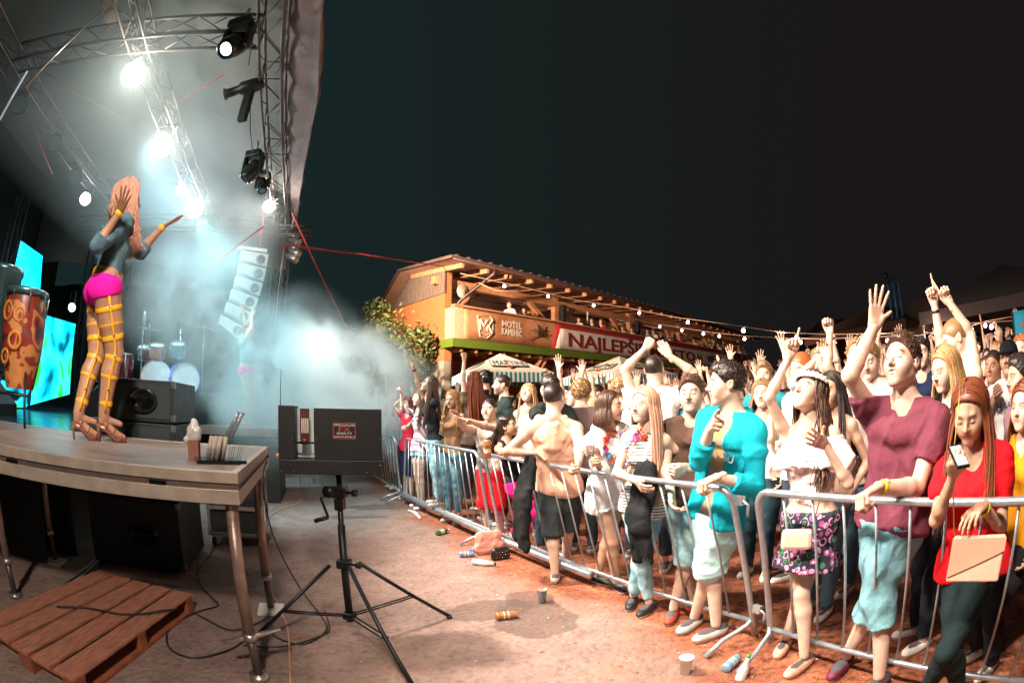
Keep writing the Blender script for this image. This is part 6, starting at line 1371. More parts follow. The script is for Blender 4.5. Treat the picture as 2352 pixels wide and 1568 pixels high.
for i in range(2):
    hj = p_['T'](-.02, (-.088, .088)[i]); kn, an = p_['kn'][i], p_['an'][i]; rr_ = lambda t: np.interp(t, [0, .5, 1, 1.3, 1.75, 2], [.092, .076, .054, .054, .040, .035]) * .97 * p_['k'] * 1.04 * 1.22 + .004
    pt_ = lambda t: (hj + (kn - hj) * t if t <= 1 else kn + (an - kn) * (t - 1)) - p_['F'] * .012 * p_['k'] * max(0, 1 - abs(t - 1.3) / .4)
    for t in (.30, .52, .74, 1.06, 1.36, 1.80):
        ring_band(p_, pt_(t), (kn - hj) if t <= 1 else (an - kn), rr_(t), .018, YB, 'leg_strap')
    for sd in (-1,):
        line = []; dd = nrm(p_['r'] * .55 * (1 if i == 0 else 1) - p_['F'] * .0 + (-nrm(v3([p_['hd'][0], p_['hd'][1], 0]))) * .8)
        for t in (.12, .3, .52, .74, .9, 1.06, 1.36, 1.6, 1.8, 1.95): line.append(Vector(pt_(t) + dd * (rr_(t) + .002) - p_['org']))
        MB().tube(line, .010, 6).build('leg_strap', YB, p_['o'])
        for q in line[1:9:2]: MB().lathe([(.010, -.004), (.006, .012)], 8, lathe_m(q + Vector(dd) * .008, dd)).build('stud', STUDM, p_['o'])
for t in (.18, .235): ring_band(p_, p_['T'](t), p_['up'], .172, .014, YB, 'belt', (1, .78))
band(p_, 0, 'f0a818', .02, -.02); band(p_, 1, 'f0a818', .016, -.02)
for i in (1,):
    e_ = Vector(p_['el'][i] - p_['org']); w_ = Vector(p_['wr'][i] - p_['org'])
    for t in (.12, .22): MB().lathe([(.047, -.012), (.050, 0), (.047, .012)], 16, lathe_m(e_.lerp(w_, t), w_ - e_), False).build('arm_strap', YB, p_['o'])
HLM = mat('heel_bronze', '8a5a48', .3, .4, noise=.3, nscale=60)
for i in range(2):                                 # platform sandals with thin heels
    f = Vector(ft[i]) - Vector(p_['org']); fd = Vector(nrm(v3([p_['F'][0], p_['F'][1], 0])))
    mb = MB(); mb.tube([f - fd * .055 + Vector((0, 0, .015)), f - fd * .045 - Vector((0, 0, HEEL - .002))], [.018, .006], 8); mb.tube([f - fd * .06 + Vector((0, 0, .0)), f + fd * .03 - Vector((0, 0, .03)), f + fd * .10 - Vector((0, 0, HEEL - .02)), f + fd * .19 - Vector((0, 0, HEEL - .018))], [.022, .024, .030, .024], 8)
    mb.build('heel', HLM, p_['o'])
    V, Q = solid([cone(f + Vector((0, 0, .03)), f + fd * .09 - Vector((0, 0, .045)), .030, .028), cone(f + fd * .09 - Vector((0, 0, .045)), f + fd * .17 - Vector((0, 0, .075)), .028, .02)], .008, .02)
    link('foot', raw_mesh('foot', V, Q, skin_m(), True, np.tile(v3(SKIN['tan']), (len(V), 1))), p_['o'])
    for t in (.02, .08, .14): MB().lathe([(.036, -.006), (.038, 0), (.036, .006)], 14, lathe_m(f + fd * t - Vector((0, 0, -.02 + t * .75)), fd + Vector((0, 0, -.6))), False).build('shoe_strap', HLM, p_['o'])

# --- second dancer far away in the smoke
D2 = 8.1; b2 = pd(570, 900, D2); plz = 1.22
o = MB().box(-.9, .9, -.6, .6, 1.1, plz).build('far_platform', ALU, mw=Matrix.Translation((b2.x, b2.y, 0)) @ STAGE); tag(o, 'second platform lost in the smoke under the far dancer', 'platform')
person('far dancer in a denim shirt and pink shorts with both arms raised in the smoke', None, 571, 757, D2, face=60, h=1.75, sex='f', hair='bun', hc='auburn', skin='mid', gz=plz, top=('shirtcrop', '7c98a0'), bottom=('briefs', 'e8189a'), shoe='heels', lod=1,
       hands=((pd(556, 705, D2), 'open'), (pd(583, 712, D2), 'relax')), elbows=((-.5, 0, .3), (.6, 0, .3)))

# --- front row, left to right
q = person('red-haired girl with glasses and a red top near the smoke end of the barrier', FRONT, 936, 928, 8.3, face=-50, h=1.62, sex='f', hair='bob', hc='red', skin='fair', top=('tee', 'c8203a'), bottom=('shorts', '24243a'), lod=2, hands=((rail(905, 1012), 'grip'), (pd(922, 905, 8.2), 'point')), seed=1)
q = person('girl in a pale arm-up top reaching over the far end of the barrier', FRONT, 900, 902, 9.6, face=-50, h=1.64, sex='f', hair='long', hc='blond', top=('strap', 'e8d0d0'), bottom=('hot', 'b0c8d0'), lod=1, hands=((rail(880, 1005), 'grip'), (pd(886, 860, 9.4), 'open')), seed=2)
q = person('curly brown-haired girl in a loose red and white plaid shirt facing the stage', FRONT, 962, 915, 7.6, face=-62, h=1.68, sex='f', hair='long', hc='brown', wave=.02, top=('long', 'b87880', 'plaid'), bottom=('hot', 'c0d8dc', 'denim'), lod=2, hands=((rail(975, 1006), 'relax'), (pd(916, 892, 7.5), 'point')), elbows=(None, (-.6, -.3, -.6)), seed=3)
q = person('girl in black sleeveless top and pale jeans standing on the barrier rail, one arm up', FRONT, 985, 884, 6.9, face=-70, look=-78, hp=22, h=1.76, sex='f', hair='long', hc='brown', skin='mid', hairlen=.42, top=('sleeveless', '1c2428'), bottom=('jeans', 'a8d0d8', 'denim'), shoe='c0b0a8', lod=2, gz=.18, lean=(0, .12),
    hands=((rail(1010, 1012), 'grip'), (pd(938, 812, 6.8), 'open', (-.8, -.5, 0))), elbows=((.2, 0, -.2), (-.3, 0, -.3)), seed=4, build=.92)
band(q, 1, '2a2020')
q = person('grey-blonde girl with her chin low between the black top girl and the shaven-headed man', FRONT, 1038, 918, 6.6, face=-35, look=-30, hp=-8, h=1.66, sex='f', hair='long', hc='blond', wave=.025, skin='mid', top=('strap', '8a6a50'), bottom=('jeans', '2c6c84', 'denim'), shoe='d8ccc4', lod=2, hands=((rail(1060, 1012), 'grip'), (rail(1022, 1005), 'relax')), seed=5)
q = person('woman seen from behind with very long auburn hair and a raised fist', MIDC, 1087, 876, 6.6, face=-150, h=1.72, sex='f', hair='long', hc='auburn', hairlen=.46, skin='fair', top=('tee', '6a5a50'), bottom=('jeans', '303840'), lod=2, hands=((pd(1066, 800, 6.5), 'fist'), (None, 'relax')), elbows=((-.4, 0, .4), None), seed=6)
q = person('bearded man with shaved sides and a dark hooded jacket looking toward the stage', MIDC, 1152, 884, 6.2, face=-82, h=1.80, hair='buzz', hc='dark', skin='fair', beard=.5, top=('hoodie', '20302f'), bottom=('jeans', '30404a'), lod=2, seed=7)
q = person('dark-haired man with curls half hidden behind the auburn woman', MIDC, 1112, 872, 7.4, face=-120, h=1.80, hair='curly', hc='black', top=('tee', '3a3230'), lod=1, seed=8)
q = person('shaven-headed smiling man in a grey tank top and red shorts reaching toward the stage', FRONT, 1124, 940, 5.6, face=-28, look=-26, h=1.72, hair='buzz', hc='dark', skin='fair', mouth='smile', eyes='closed', lod=3, build=1.08, top=('tank', 'b8a8a0', 'blot'), bottom=('shorts', 'd01c24'), shoe='404448', lean=(0, .08),
    hands=((pd(1062, 962, 5.15), 'splay', (-.6, -.6, .3)), (pd(1046, 950, 5.2), 'open', (-.3, -.8, 0))), elbows=((.1, -.5, -.9), (-.3, 0, -.5)), seed=9)
q = person('brown ponytail girl in a black top and bright pink trousers perched at the barrier corner', FRONT, 1166, 980, 5.2, face=40, look=72, hp=14, h=1.60, sex='f', hair='pony', hc='dark', skin='mid', lod=3, top=('strap', '1c2024'), bottom=('trousers', 'f0187c'), shoe='c08870', hands=((rail(1150, 1052), 'relax'), (rail(1200, 1052), 'relax')), seed=10, build=.95,
    feet=(at(1178, 1238, .12), at(1200, 1246, .12)))
q = person('blonde woman in a white top tilting her face to the lights with eyes closed', MIDC, 1212, 904, 5.9, face=-15, look=-22, hp=16, h=1.68, sex='f', hair='long', hc='blond', eyes='closed', skin='fair', lod=2, top=('strap', 'f4f4f4'), bottom=('jeans', '5a7a90'), seed=11)
q = person('man in a black t-shirt with short dark hair leaning behind the peach tank top', MIDC, 1262, 890, 4.9, face=-150, h=1.74, hair='short', hc='dark', lod=2, top=('tee', '1e2826'), bottom=('jeans', '2c3844'), hands=((pd(1200, 995, 4.7), 'relax'), (None, 'relax')), seed=12)
q = person('man seen from behind in loose peach tank top, dark grey shorts and white shoes', FRONT, 1273, 915, 4.05, face=168, look=160, h=1.72, hair='buzz', hc='dark', skin='fair', lod=3, build=1.05, top=('tank', 'f8c4a8'), bottom=('shorts', '3c4446'), shoe='dcd0c4', feet=(at(1275, 1335), at(1300, 1308)), hands=((rail(1240, 1062), 'grip'), (rail(1330, 1085), 'grip')), elbows=((-.8, .2, -.3), (.8, .2, -.3)), seed=13)
q = person('curly brown-haired man in a dark grey t-shirt seen from behind', MIDC, 1336, 902, 5.1, face=172, look=165, h=1.76, hair='curly', hc='light', lod=2, top=('tee', '5a4a4c'), bottom=('jeans', '303a44'), seed=14)
q = person('messy brown-haired man in a white shirt turned away behind the laughing brunette', MIDC, 1428, 896, 4.9, face=160, h=1.78, hair='curly', hc='light', lod=2, top=('tee', 'e8e4e0'), bottom=('jeans', '3a4450'), seed=15)
lau = person('laughing brunette in white hoodie and white shorts with a paper flower garland', FRONT, 1402, 935, 3.75, face=35, look=68, hp=2, h=1.66, sex='f', hair='bob', hc='brown', skin='mid', mouth='open', eyes='closed', lod=3, build=1.08, top=('hoodie', 'eceef2'), bottom=('hot', 'f4f4f4'), shoe='1a1a1e', feet=(at(1372, 1338), at(1415, 1352)),
    hands=((pd(1352, 1040, 3.45), 'grip'), (pd(1368, 1072, 3.4), 'grip')), elbows=((-.7, .0, -.7), (.5, .1, -.9)), seed=16)
pnk = person('smiling girl with very long straight rose-blonde hair, striped top and ripped pale jeans', FRONT, 1478, 932, 3.3, face=-18, look=-38, hp=2, h=1.66, sex='f', hair='long', hc='pink', hairlen=.46, skin='fair', mouth='smile', lod=3, build=.92, top=('tank', 'f4f2f0', 'stripe'), bottom=('jeans', 'a0c8d0', 'denim'), shoe='202226', feet=(at(1452, 1388), at(1490, 1404)),
    hands=((rail(1512, 1082), 'grip'), (pd(1468, 1125, 2.95), 'relax')), elbows=((.7, .2, -.6), (-.5, 0, -.6)), seed=17)
q = person('man in a white t-shirt seen from behind holding both hands high together', MIDC, 1503, 850, 4.4, face=178, look=170, h=1.82, hair='buzz', hc='dark', lod=3, top=('tee', 'f2f2f2'), bottom=('jeans', '303a48'), hands=((pd(1488, 778, 4.4), 'fist'), (pd(1535, 795, 4.4), 'relax')), elbows=((-.9, 0, .5), (.9, 0, .5)), seed=18)
band(q, 0, '9a9aa4', .02)
q = person('laughing young man in brown t-shirt and pale blue shorts beside the turquoise hoodie', FRONT, 1588, 905, 3.35, face=-20, look=-12, h=1.76, hair='short', hc='brown', skin='fair', mouth='open', eyes='closed', lod=3, top=('tee', '5c463c'), bottom=('shorts', 'b4dce0', 'denim'), shoe='b0402c', feet=(at(1545, 1418), at(1592, 1398)), hands=((rail(1560, 1095), 'grip'), (pd(1543, 1160, 3.0), 'relax')), elbows=(None, (-.4, 0, -.5)), seed=19)
tq = person('young man in an open turquoise hoodie and mint shorts leaning on the barrier end', FRONT, 1668, 882, 2.92, face=-40, look=-80, h=1.80, hair='short', hc='dark', skin='fair', eyes='closed', lod=3, top=('hoodie', '10a8bc', 'open'), bottom=('shorts', 'bce8ea'), shoe='c8c6c0', feet=(at(1592, 1440), at(1642, 1462)),
    hands=((pd(1622, 1122, 2.62), 'grip', (0, 0, -1)), (pd(1634, 985, 2.62), 'point', (.3, -.8, .1))), elbows=((.9, .1, -.3), (-.4, -.3, -.9)), seed=20)
tq['o'].data  # keeps the hoodie's pale print below
q = person('long-haired blonde in an off-shoulder top watching over the turquoise shoulder', MIDC, 1750, 905, 4.2, face=-15, look=-10, h=1.66, sex='f', hair='long', hc='light', skin='fair', lod=3, top=('bando', 'e8e8ea'), bottom=('jeans', '2c4450'), seed=21)
q = person('young man with a tall quiff between the blonde and the turquoise hoodie', MIDC, 1755, 862, 5.2, face=-10, h=1.80, hair='quiff', hc='light', skin='fair', lod=2, top=('tee', '2a8a96'), seed=22)
q = person('ginger crew-cut man with eyes shut in a white shirt behind the pointing girl', MIDC, 1841, 848, 4.0, face=-38, look=-42, hp=-12, h=1.84, hair='buzz', hc='ginger', skin='fair', eyes='closed', lod=3, top=('tee', 'eeeeee'), bottom=('jeans', '344050'), seed=23)
flo = person('girl with a white flower crown, eyes closed, pink ruffled blouse and floral skirt pointing upward', FRONT, 1858, 903, 2.72, face=-22, look=-38, hp=26, h=1.68, sex='f', hair='long', hc='brown', hairlen=.34, wave=.018, eyes='closed', skin='fair', mouth='smile', lod=3, top=('ruffle', 'f6dcd8'), bottom=('skirt', '20202a', 'floral'), shoe='e0a890', build=.95,
    feet=(at(1800, 1490), at(1842, 1535)), hands=((pd(1884, 1032, 2.45), 'open', (.2, .8, .2)), (pd(1812, 782, 2.72), 'point', (-.2, -.9, 0))), elbows=((.8, -.1, -.9), (-.6, 0, .1)), seed=24)
q = person('dark-haired woman in sunglasses between the flower crown and the raised arm', MIDC, 1908, 898, 3.4, face=-30, h=1.68, sex='f', hair='long', hc='dark', skin='mid', lod=2, top=('strap', 'd8b0a0'), seed=25)
q = person('person in a white sleeve punching a fist above the flower crown', MIDC, 1885, 838, 4.0, face=-20, h=1.76, hair='short', hc='light', lod=2, top=('long', 'f0f4f6'), hands=((pd(1900, 738, 3.95), 'fist'), (pd(1880, 802, 3.9), 'relax')), elbows=((-.5, 0, .3), (-.4, 0, -.2)), seed=26)
pur = person('man in a plum t-shirt and washed jean shorts singing with his open hand raised high', FRONT, 2072, 833, 2.42, face=-25, look=-30, hp=14, h=1.84, hair='short', hc='brown', skin='fair', mouth='open', eyes='closed', lod=3, build=1.0, top=('tee', '6e3646'), bottom=('rolled', '88c4cc', 'denim'), shoe='6a1c3a', beard=.25,
    feet=(at(1935, 1535), at(2010, 1585)), hands=((rail(1985, 1150, 1.12), 'grip', (0, -.3, -1)), (pd(2004, 708, 2.42), 'splay', (-.15, -1, .1))), elbows=((.9, .0, -.5), (-1, -.1, .05)), seed=27)
band(pur, 0, 'e0d820', .012)
q = person('young man with cropped brown hair looking down beside the plum shirt', MIDC, 1995, 826, 3.7, face=-12, hp=-20, h=1.80, hair='short', hc='light', skin='fair', eyes='closed', lod=3, top=('tee', 'c8b8b0'), seed=28)
q = person('man holding his own hair behind the raised plum sleeve', MIDC, 1968, 812, 4.4, face=-5, h=1.82, hair='short', hc='light', lod=2, top=('tee', 'a82a30'), hands=((None, 'relax'), (pd(1978, 792, 4.3), 'open', (0, -1, 0))), elbows=(None, (.8, 0, .2)), seed=29)
dbl = person('man in a white tank top pointing upward with both hands over the crowd', MIDC, 2194, 778, 3.65, face=-62, look=-75, hp=-22, h=1.84, hair='buzz', hc='light', skin='fair', lod=3, build=.95, top=('tank', 'f2f2f2'), bottom=('jeans', '3a4450'), hands=((pd(2170, 668, 3.6), 'point', (-.6, -.6, 0)), (pd(2136, 668, 3.6), 'point', (-.6, -.6, 0))), elbows=((.8, 0, .1), (-.4, 0, -.3)), seed=30)
band(dbl, 1, '1c1a22', .012, -.06)
q = person('blonde woman with hair falling over her face and a black jacket beside the plum t-shirt', MIDC, 2170, 850, 2.95, face=-50, look=-45, hp=-12, h=1.70, sex='f', hair='long', hc='blond', skin='fair', lod=3, top=('long', '16181c'), bottom=('jeans', '202830'), seed=31)
phn = person('woman in a red t-shirt and dark leggings looking down at her phone', FRONT, 2228, 948, 2.15, face=-12, look=-14, hp=-24, h=1.68, sex='f', hair='long', hc='auburn', hairlen=.30, skin='mid', eyes='closed', lod=3, top=('tee', 'd41420'), bottom=('leggings', '1c2c2e'), shoe='202020', feet=(Vector((1.83, 1.26, 0)), Vector((2.0, 1.12, 0))),
    hands=((pd(2238, 1200, 1.92), 'relax', (0, 0, -1)), (pd(2196, 1088, 1.80), 'grip', (.1, -.3, 1))), elbows=((.9, 0, -.6), (-.5, -.1, -1)), seed=32)
band(phn, 0, 'e0d820', .012)
q = person('young man in a black cap and a white lettered t-shirt near the right edge', MIDC, 2317, 822, 4.1, face=-18, h=1.80, hair='cap', hc='black', skin='mid', lod=3, top=('tee', 'f0f0f2'), bottom=('jeans', '2c3640'), hands=((None, 'relax'), (pd(2290, 905, 3.9), 'grip')), seed=33)
hv = q
q = person('red-haired woman cut by the right edge of the picture', MIDC, 2346, 806, 4.5, face=-20, h=1.72, sex='f', hair='long', hc='ginger', lod=2, top=('tee', '2a2a2e'), seed=34)
q = person('man with a mauve scarf over a white shirt at the right edge', MIDC, 2344, 868, 3.1, face=-60, h=1.74, hair='short', hc='dark', skin='mid', lod=3, top=('tee', '9a7884'), bottom=('jeans', '28303c'), seed=35)
q = person('dark-eyed young man in a blue and black jacket right of the plum man', MIDC, 2116, 812, 4.6, face=-5, h=1.82, hair='short', hc='dark', skin='fair', lod=2, top=('tee', '1c2444'), seed=36)
q = person('tanned shaven man in a dark shirt left of the black cap', MIDC, 2282, 842, 4.2, face=-25, h=1.74, hair='buzz', hc='dark', skin='tan', lod=2, top=('tee', '2a2628'), seed=37)
q = person('woman in a mustard jacket behind the red t-shirt woman at the right edge', MIDC, 2352, 935, 2.7, face=-30, h=1.62, sex='f', hair='long', hc='auburn', lod=2, top=('long', 'd08c18'), bottom=('jeans', '202428'), seed=38)

# --- things they carry
def lei(p, cols, seed, rx=.115, drop=.20):
    t = tag(empty('flower_garland', p['org']), 'garland of orange, violet and white paper flowers worn by the %s' % ('laughing brunette' if seed == 1 else 'rose-blonde girl'), 'garland')
    g = np.random.RandomState(seed)
    for i in range(46):
        a = i / 46 * 2 * math.pi; c = p['nb'] + p['r'] * rx * math.sin(a) + p['F'] * (.055 + .085 * (1 - math.cos(a)) / 2) - p['up'] * (.02 + drop * (1 - math.cos(a)) / 2) + g.normal(size=3) * .008
        col = cols[g.randint(len(cols))]; mb = MB(); n0 = Vector(p['F']) + Vector(g.normal(size=3)) * .5
        M = lathe_m(Vector(c - p['org']), n0)
        for j in range(5):
            b = j * 1.257; mb.sheet([[M @ Vector((0, 0, 0)), M @ Vector((.022 * math.cos(b - .5), .022 * math.sin(b - .5), .008))], [M @ Vector((.022 * math.cos(b + .5), .022 * math.sin(b + .5), .008)), M @ Vector((.030 * math.cos(b), .030 * math.sin(b), .014))]])
        mb.build('flower', mat('petal_' + col, col, .7), t)
lei(lau, ('e8701c', 'f0a020', '7a4ac0', 'e8e8f0', 'e02838', '3a8ad0', 'f0d8a0'), 1); lei(pnk, ('e8701c', 'f0a020', '9a5ac8', 'f4f0f0', 'e04838', '5aa0d0', 'f0d8b0'), 2, .105, .26)
w_ = lau['wr'][0] + lau['dirs'][0] * .09; cp_ = cup(Vector(w_) + Vector((.0, -.02, -.05)), 'clear cup held by the laughing brunette', CLR, .9, .03)
w_ = phn['wr'][1] + phn['dirs'][1] * .085; ph_ = tag(empty('phone', w_), 'dark mobile phone in the hand of the red t-shirt woman', 'phone')
ph_.matrix_world = Matrix.Translation(Vector(w_) + Vector((0, 0, .028))) @ Matrix.Rotation(R(-25), 4, 'Z') @ Matrix.Rotation(R(35), 4, 'X')
MB().box(-.030, .030, -.058, .058, -.005, .005).build('body', mat('phone_black', '18181a', .2), ph_, bevel=.003); MB().box(-.026, .026, -.049, .049, .0052, .0058).build('screen', mat('screen_glow', (.3, .35, .4), .1, emit=.12, ecol=(.6, .7, .8)), ph_)
pc = tag(empty('beer_can', at(1120, 1052, 1.12)), 'tall copper beer can standing on the barrier rail in front of the smiling man', 'can')
MB().lathe([(.028, 0), (.033, .012), (.033, .148), (.027, .165)], 20).build('shell', mat('can_b87850', 'b87850'), pc); MB().lathe([(.0335, .05), (.0337, .085)], 20, cap=False).build('print_band', mat('can_print', 'd8c8b0'), pc); text('ŠARIŠ', .030, mat('can_letter', '5a2c18'), pc, Matrix.Translation((-.002, -.036, .105)), .001)
# jackets over the rail
def drape(pts, w, label, col, seed, name='jacket'):
    g = np.random.RandomState(seed); P = [cone(pts[i] + v3(S) * d_, pts[i + 1] + v3(S) * d_ * 1.3 - v3([0, 0, g.uniform(0, .1)]), w[i] * .5, w[i + 1] * .5, v3(L), .6, k=.01) for i in range(len(pts) - 1) for d_ in (-.06, -.015, .03, .06)]
    V, Q = solid(P, .012, .03, (.012, 34, seed, .25)); o = link(name, raw_mesh(name, V - v3(pts[0]), Q, cloth_m(col))); o.location = pts[0]; return tag(o, label, 'jacket')
r0 = rail(1218, 1062, 1.1); drape([v3(r0) + v3([0, 0, .03]), v3(r0) + v3(L) * .08 - v3([0, 0, .3]), v3(r0) + v3(L) * .06 - v3([.03, 0, .62])], (.07, .12, .10), 'black leather jacket hanging over the barrier beside the peach tank top', '16191a', 3)
r0 = rail(1482, 1090, 1.1); drape([v3(r0) + v3([0, 0, .05]), v3(r0) + v3(L) * .06 - v3([0, 0, .25]), v3(r0) + v3(L) * .05 - v3([-.04, 0, .55])], (.08, .095, .05), 'black jacket draped over the rail below the rose-blonde hair', '181b1e', 8)
# bags
def hbag(loc, rz, w, h, col, label, flap=None):
    t = tag(empty('handbag', loc, rz), label, 'bag'); MB().prism([(-w / 2, -h / 2), (w / 2, -h / 2), (w / 2 * .98, h / 2), (-w / 2 * .98, h / 2)], -.022, .022).build('body', mat('bag_' + col, col, .5, noise=.06, bump=.2), t, bevel=.008 if h > .12 else .02)
    if flap: MB().prism([(-w / 2, h / 2), (w / 2, h / 2), (w / 2, h / 2 - .05), (-w / 2, -h / 2 + .02)], -.027, -.0235).build('flap', mat('bag_flap', flap, .5), t)
    return t
b_ = hbag(pd(2243, 1282, 1.90), R(-58), .24, .17, 'e0b49c', 'large beige envelope clutch bag hanging before the dark leggings', 'c89c84')
MB().tube([Vector((-.12, 0, .09)), Vector((-.16, 0, .35)), Vector((-.12, 0.05, .68))], .0035, 6).build('chain', mat('gold', 'c89a50', .3, .8), b_)
b_ = hbag(pd(1830, 1238, 2.50), R(-38), .17, .11, 'ecc4b0', 'small rounded cream-pink shoulder bag in front of the floral skirt')
MB().tube([Vector((.08, 0, .05)), Vector((.12, .06, .28)), Vector((.10, .12, .6))], .004, 6).build('strap', mat('strap_tan', 'a06a4c'), b_)
# flower crown and earring
fc_ = empty('headband'); fc_.parent = flo['o']
for i in range(11):
    a = -1.6 + i * .32; c = flo['G'](.092 * math.sin(a), .098 * math.cos(a) - .012, .078) - flo['org']; mb = MB(); M = lathe_m(Vector(c), Vector(flo['HM'] @ v3([math.sin(a), math.cos(a), .4])))
    for j in range(5): b = j * 1.257; mb.lathe([(.001, 0), (.011, .004), (.008, .010), (.001, .012)], 7, M @ Matrix.Translation((.012 * math.cos(b), .012 * math.sin(b), 0)))
    mb.build('flower', mat('flower_white', 'f0ecee', .7), fc_)
er = MB().lathe([(.001, -.016), (.014, -.008), (.016, 0), (.010, .012), (.001, .016)], 10, Matrix.Translation(Vector(flo['G'](.086, 0, -.045) - flo['org']))).build('earring', mat('pearl_blue', '9ab0e8', .3), flo['o'])
# lettering on clothes
def chest_text(p, body, size, col, t=.72, x=0, y=.135, tilt=0):
    n_ = Vector(p['F']); c = Vector(p['T'](t, x, y) - p['org']); rgt = -Vector(p['r']); up_ = Vector(p['up']); bk = -n_
    rgt = up_.cross(n_).normalized(); M = Matrix(((rgt.x, bk.x, up_.x, c.x), (rgt.y, bk.y, up_.y, c.y), (rgt.z, bk.z, up_.z, c.z), (0, 0, 0, 1)))
    return text(body, size, mat('print_' + col, col, .7), p['o'], M, .003, name='print')
chest_text(hv, 'HARV', .085, '1c2450', .66); chest_text(tq, 'SU', .075, 'd8f4f8', .60, -.12, .128)

# --- the crowd behind: prototypes with their own poses, then individual copies
TOPC = (('white', 'eeeeee'), ('navy', '20283e'), ('grey', '8a8884'), ('black', '1c1c20'), ('red', 'b02430'), ('teal', '2a808a'), ('cream', 'd8c8b4'), ('rose', 'c88a8a'))
PR = []
for i, (sex, hr, hcx, arms) in enumerate((('m', 'short', 'brown', 2), ('f', 'long', 'blond', 2), ('m', 'buzz', 'dark', 1), ('f', 'long', 'brown', 1), ('m', 'quiff', 'light', 0), ('f', 'bob', 'dark', 2), ('m', 'curly', 'brown', 1), ('f', 'pony', 'auburn', 0), ('m', 'short', 'black', 2), ('m', 'short', 'ginger', 0), ('f', 'long', 'dark', 0))):
    hx_ = v3([0, 40, 1.62 if sex == 'm' else 1.52]); hs = []
    for s_ in (-1, 1):
        up_ = arms == 2 or (arms == 1 and s_ == 1); hs.append((hx_ + v3([-s_ * (.20 + .06 * (i % 3)), -.10, .50 + .05 * (i % 4)]), ('open', 'fist', 'point', 'splay')[(i + s_) % 4], (0, -1, 0)) if up_ else (None, 'relax'))
    p = person(None, None, head=hx_, face=0, look=(-20, 15, 0)[i % 3], hp=8, gz=0, h=1.74 if sex == 'm' else 1.64, sex=sex, hair=hr, hc=hcx, skin=('fair', 'mid', 'fair')[i % 3], top=('tee', 'eeeeee'), bottom=('jeans', '34424e'), lod=1, hands=tuple(hs), elbows=tuple((-s_ * .6, 0, -.2) if hs[(s_ + 1) // 2][0] is not None else None for s_ in (-1, 1)),
               mouth=('n', 'open', 'smile')[i % 3], eyes=('open', 'closed')[i % 2], legs=False, seed=50 + i)
    PR.append((p['o'], sex, hcx, arms))
def place_copy(i, pos, rz, scale, label, group, topc, fl=None):
    src = PR[i][0]; o = dup(src); off = Vector((0, 40, 0))
    o.matrix_world = Matrix.Translation(pos) @ Matrix.Rotation(rz, 4, 'Z') @ Matrix.Scale(scale, 4) ; tag(o, label, 'person', group)
    for ch in o.children:
        if ch.name.startswith('shirt'): ch.material_slots[0].link = 'OBJECT'; ch.material_slots[0].material = cloth_m(topc)
    return o
HN = {'brown': 'brown-haired', 'blond': 'blonde', 'dark': 'dark-haired', 'light': 'fair-haired', 'auburn': 'auburn-haired', 'black': 'black-haired', 'ginger': 'ginger-haired'}
AN = ('with arms down', 'with one arm up', 'with both arms up')
gr = np.random.RandomState(21); used = {}; taken = []
LM = ((900, 'by the smoke'), (1060, 'left of the striped umbrella'), (1250, 'before the striped umbrella'), (1380, 'before the round logo posters'), (1500, 'under the long banner'), (1640, 'below the end of the banner'), (1780, 'under the string lights'), (1930, 'beneath the double bulb cable'), (2080, 'before the maroon tent'), (2230, 'before the tan tent'), (2360, 'near the blue flag'))
DEPTH = ('in the second row', 'in the fourth row', 'in the deep rows', 'at the very back')
cand = []
for D in (5.4, 6.2, 7.0, 7.8, 8.7, 9.7, 10.8, 12.0, 13.4):
    for px in np.arange(890, 2345, 330 / D * 1.45):
        cand.append((px + gr.uniform(-12, 12), D + gr.uniform(-.3, .3)))
n_placed = 0
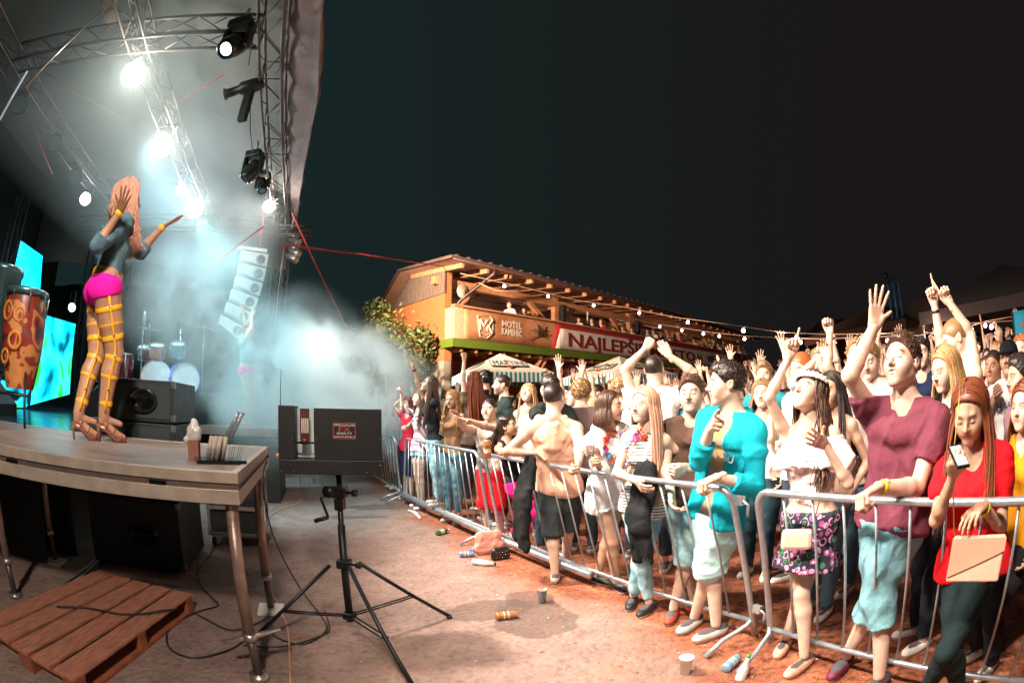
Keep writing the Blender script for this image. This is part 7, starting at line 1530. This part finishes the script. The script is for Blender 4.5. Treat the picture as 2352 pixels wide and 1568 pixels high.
for (px, D) in cand:
    g_ = pd(px, 930, D); s_, l_ = to_sl(g_); lim = -1.9 - (.25 if s_ < 5 else 0) + (.06 * max(0, s_ - 5)) * 1.6
    if l_ > lim - .35 or s_ > 15: continue
    low = 1040 < px < 1275 and D > 5.9
    if low and D > 9: continue
    if px > 2150 and D < 5: continue
    if (g_ - Vector((c1.x, c1.y, g_.z))).length < .9: continue
    i = gr.randint(len(PR)) if not low else (4, 7, 9, 10)[gr.randint(4)]; sex, hcx, arms = PR[i][1:]; tn, tc_ = TOPC[gr.randint(len(TOPC))]
    lm = min((abs(px - a), b) for a, b in LM)[1]; dp = DEPTH[0 if D < 6 else 1 if D < 8 else 2 if D < 10.5 else 3]
    lb = '%s %s in %s %s, %s %s' % (HN[hcx], 'man' if sex == 'm' else 'woman', tn, AN[arms], dp, lm)
    if len(lb.split()) > 16: lb = '%s %s in %s %s, %s' % (HN[hcx], 'man' if sex == 'm' else 'woman', tn, AN[arms].replace('with ', ''), lm)
    for tr_ in range(8):
        if lb not in used: break
        tn, tc_ = TOPC[gr.randint(len(TOPC))]; dd_ = ('tilting the head', 'turned to the stage', 'facing the lights', 'half hidden')[gr.randint(4)]
        lb = '%s %s in %s, %s, %s, %s' % (HN[hcx], 'man' if sex == 'm' else 'woman', tn, AN[arms].replace('with ', ''), dd_, lm)
        if len(lb.split()) > 16: lb = '%s %s in %s, %s, %s' % (HN[hcx], 'man' if sex == 'm' else 'woman', tn, dd_, lm)
    if lb in used: continue
    used[lb] = 1; pos = Vector((g_.x, g_.y, ground_z(g_.x, g_.y) + gr.uniform(-.06, .03)))
    az = math.atan2(-g_.x, g_.y)      # turn so that the front looks at the camera, then toward the stage
    place_copy(i, pos, az + R(gr.uniform(-75, 25) * -1 * (-1)), gr.uniform(.91, 1.07), lb, 'crowd in the rows farther back', tc_); n_placed += 1
# guests on the balcony
for k_, (u, kx) in enumerate([(2.6, 2), (3.5, 9), (6.9, 6), (8.0, 3), (8.6, 5), (10.6, 10), (11.3, 4), (13.1, 2), (13.6, 8), (14.6, 7), (15.3, 1), (16.1, 3), (16.8, 0), (19.1, 6), (20.0, 10), (20.7, 4), (21.6, 2), (22.4, 9), (23.1, 5), (24.0, 3), (24.7, 7), (25.3, 0), (26.2, 10), (26.9, 8), (27.6, 2), (28.3, 4), (28.9, 6)]):
    q = BM_ @ Vector((u, -.20 + .10 * (k_ % 2), 4.05)); tn, tc_ = TOPC[(k_ * 3) % 8]; kx = (4, 7, 9, 10, 7, 4, 6)[(kx + k_) % 7]; sex, hcx, arms = PR[kx][1:]
    where = 'above the motel emblem' if u < 5 else 'above the red banner corner' if u < 9.4 else 'above the first banner word' if u < 13.9 else 'above the second banner word' if u < 19.5 else 'above the small banner lettering' if u < 24.5 else 'at the far end'
    place_copy(kx, q, math.atan2(-q.x, q.y) + R(-8 + (k_ * 37) % 30 - 12), .98, '%s %s in %s leaning on the balcony %s' % (HN[hcx], 'man' if sex == 'm' else 'woman', tn, where) + ('' if arms == 0 else ', one arm up' if arms == 1 else ', arms up'), 'guests on the balcony', tc_)
for p in PR:                                     # the source figures themselves leave the scene
    for ch in list(p[0].children): bpy.data.objects.remove(ch)
    bpy.data.objects.remove(p[0])
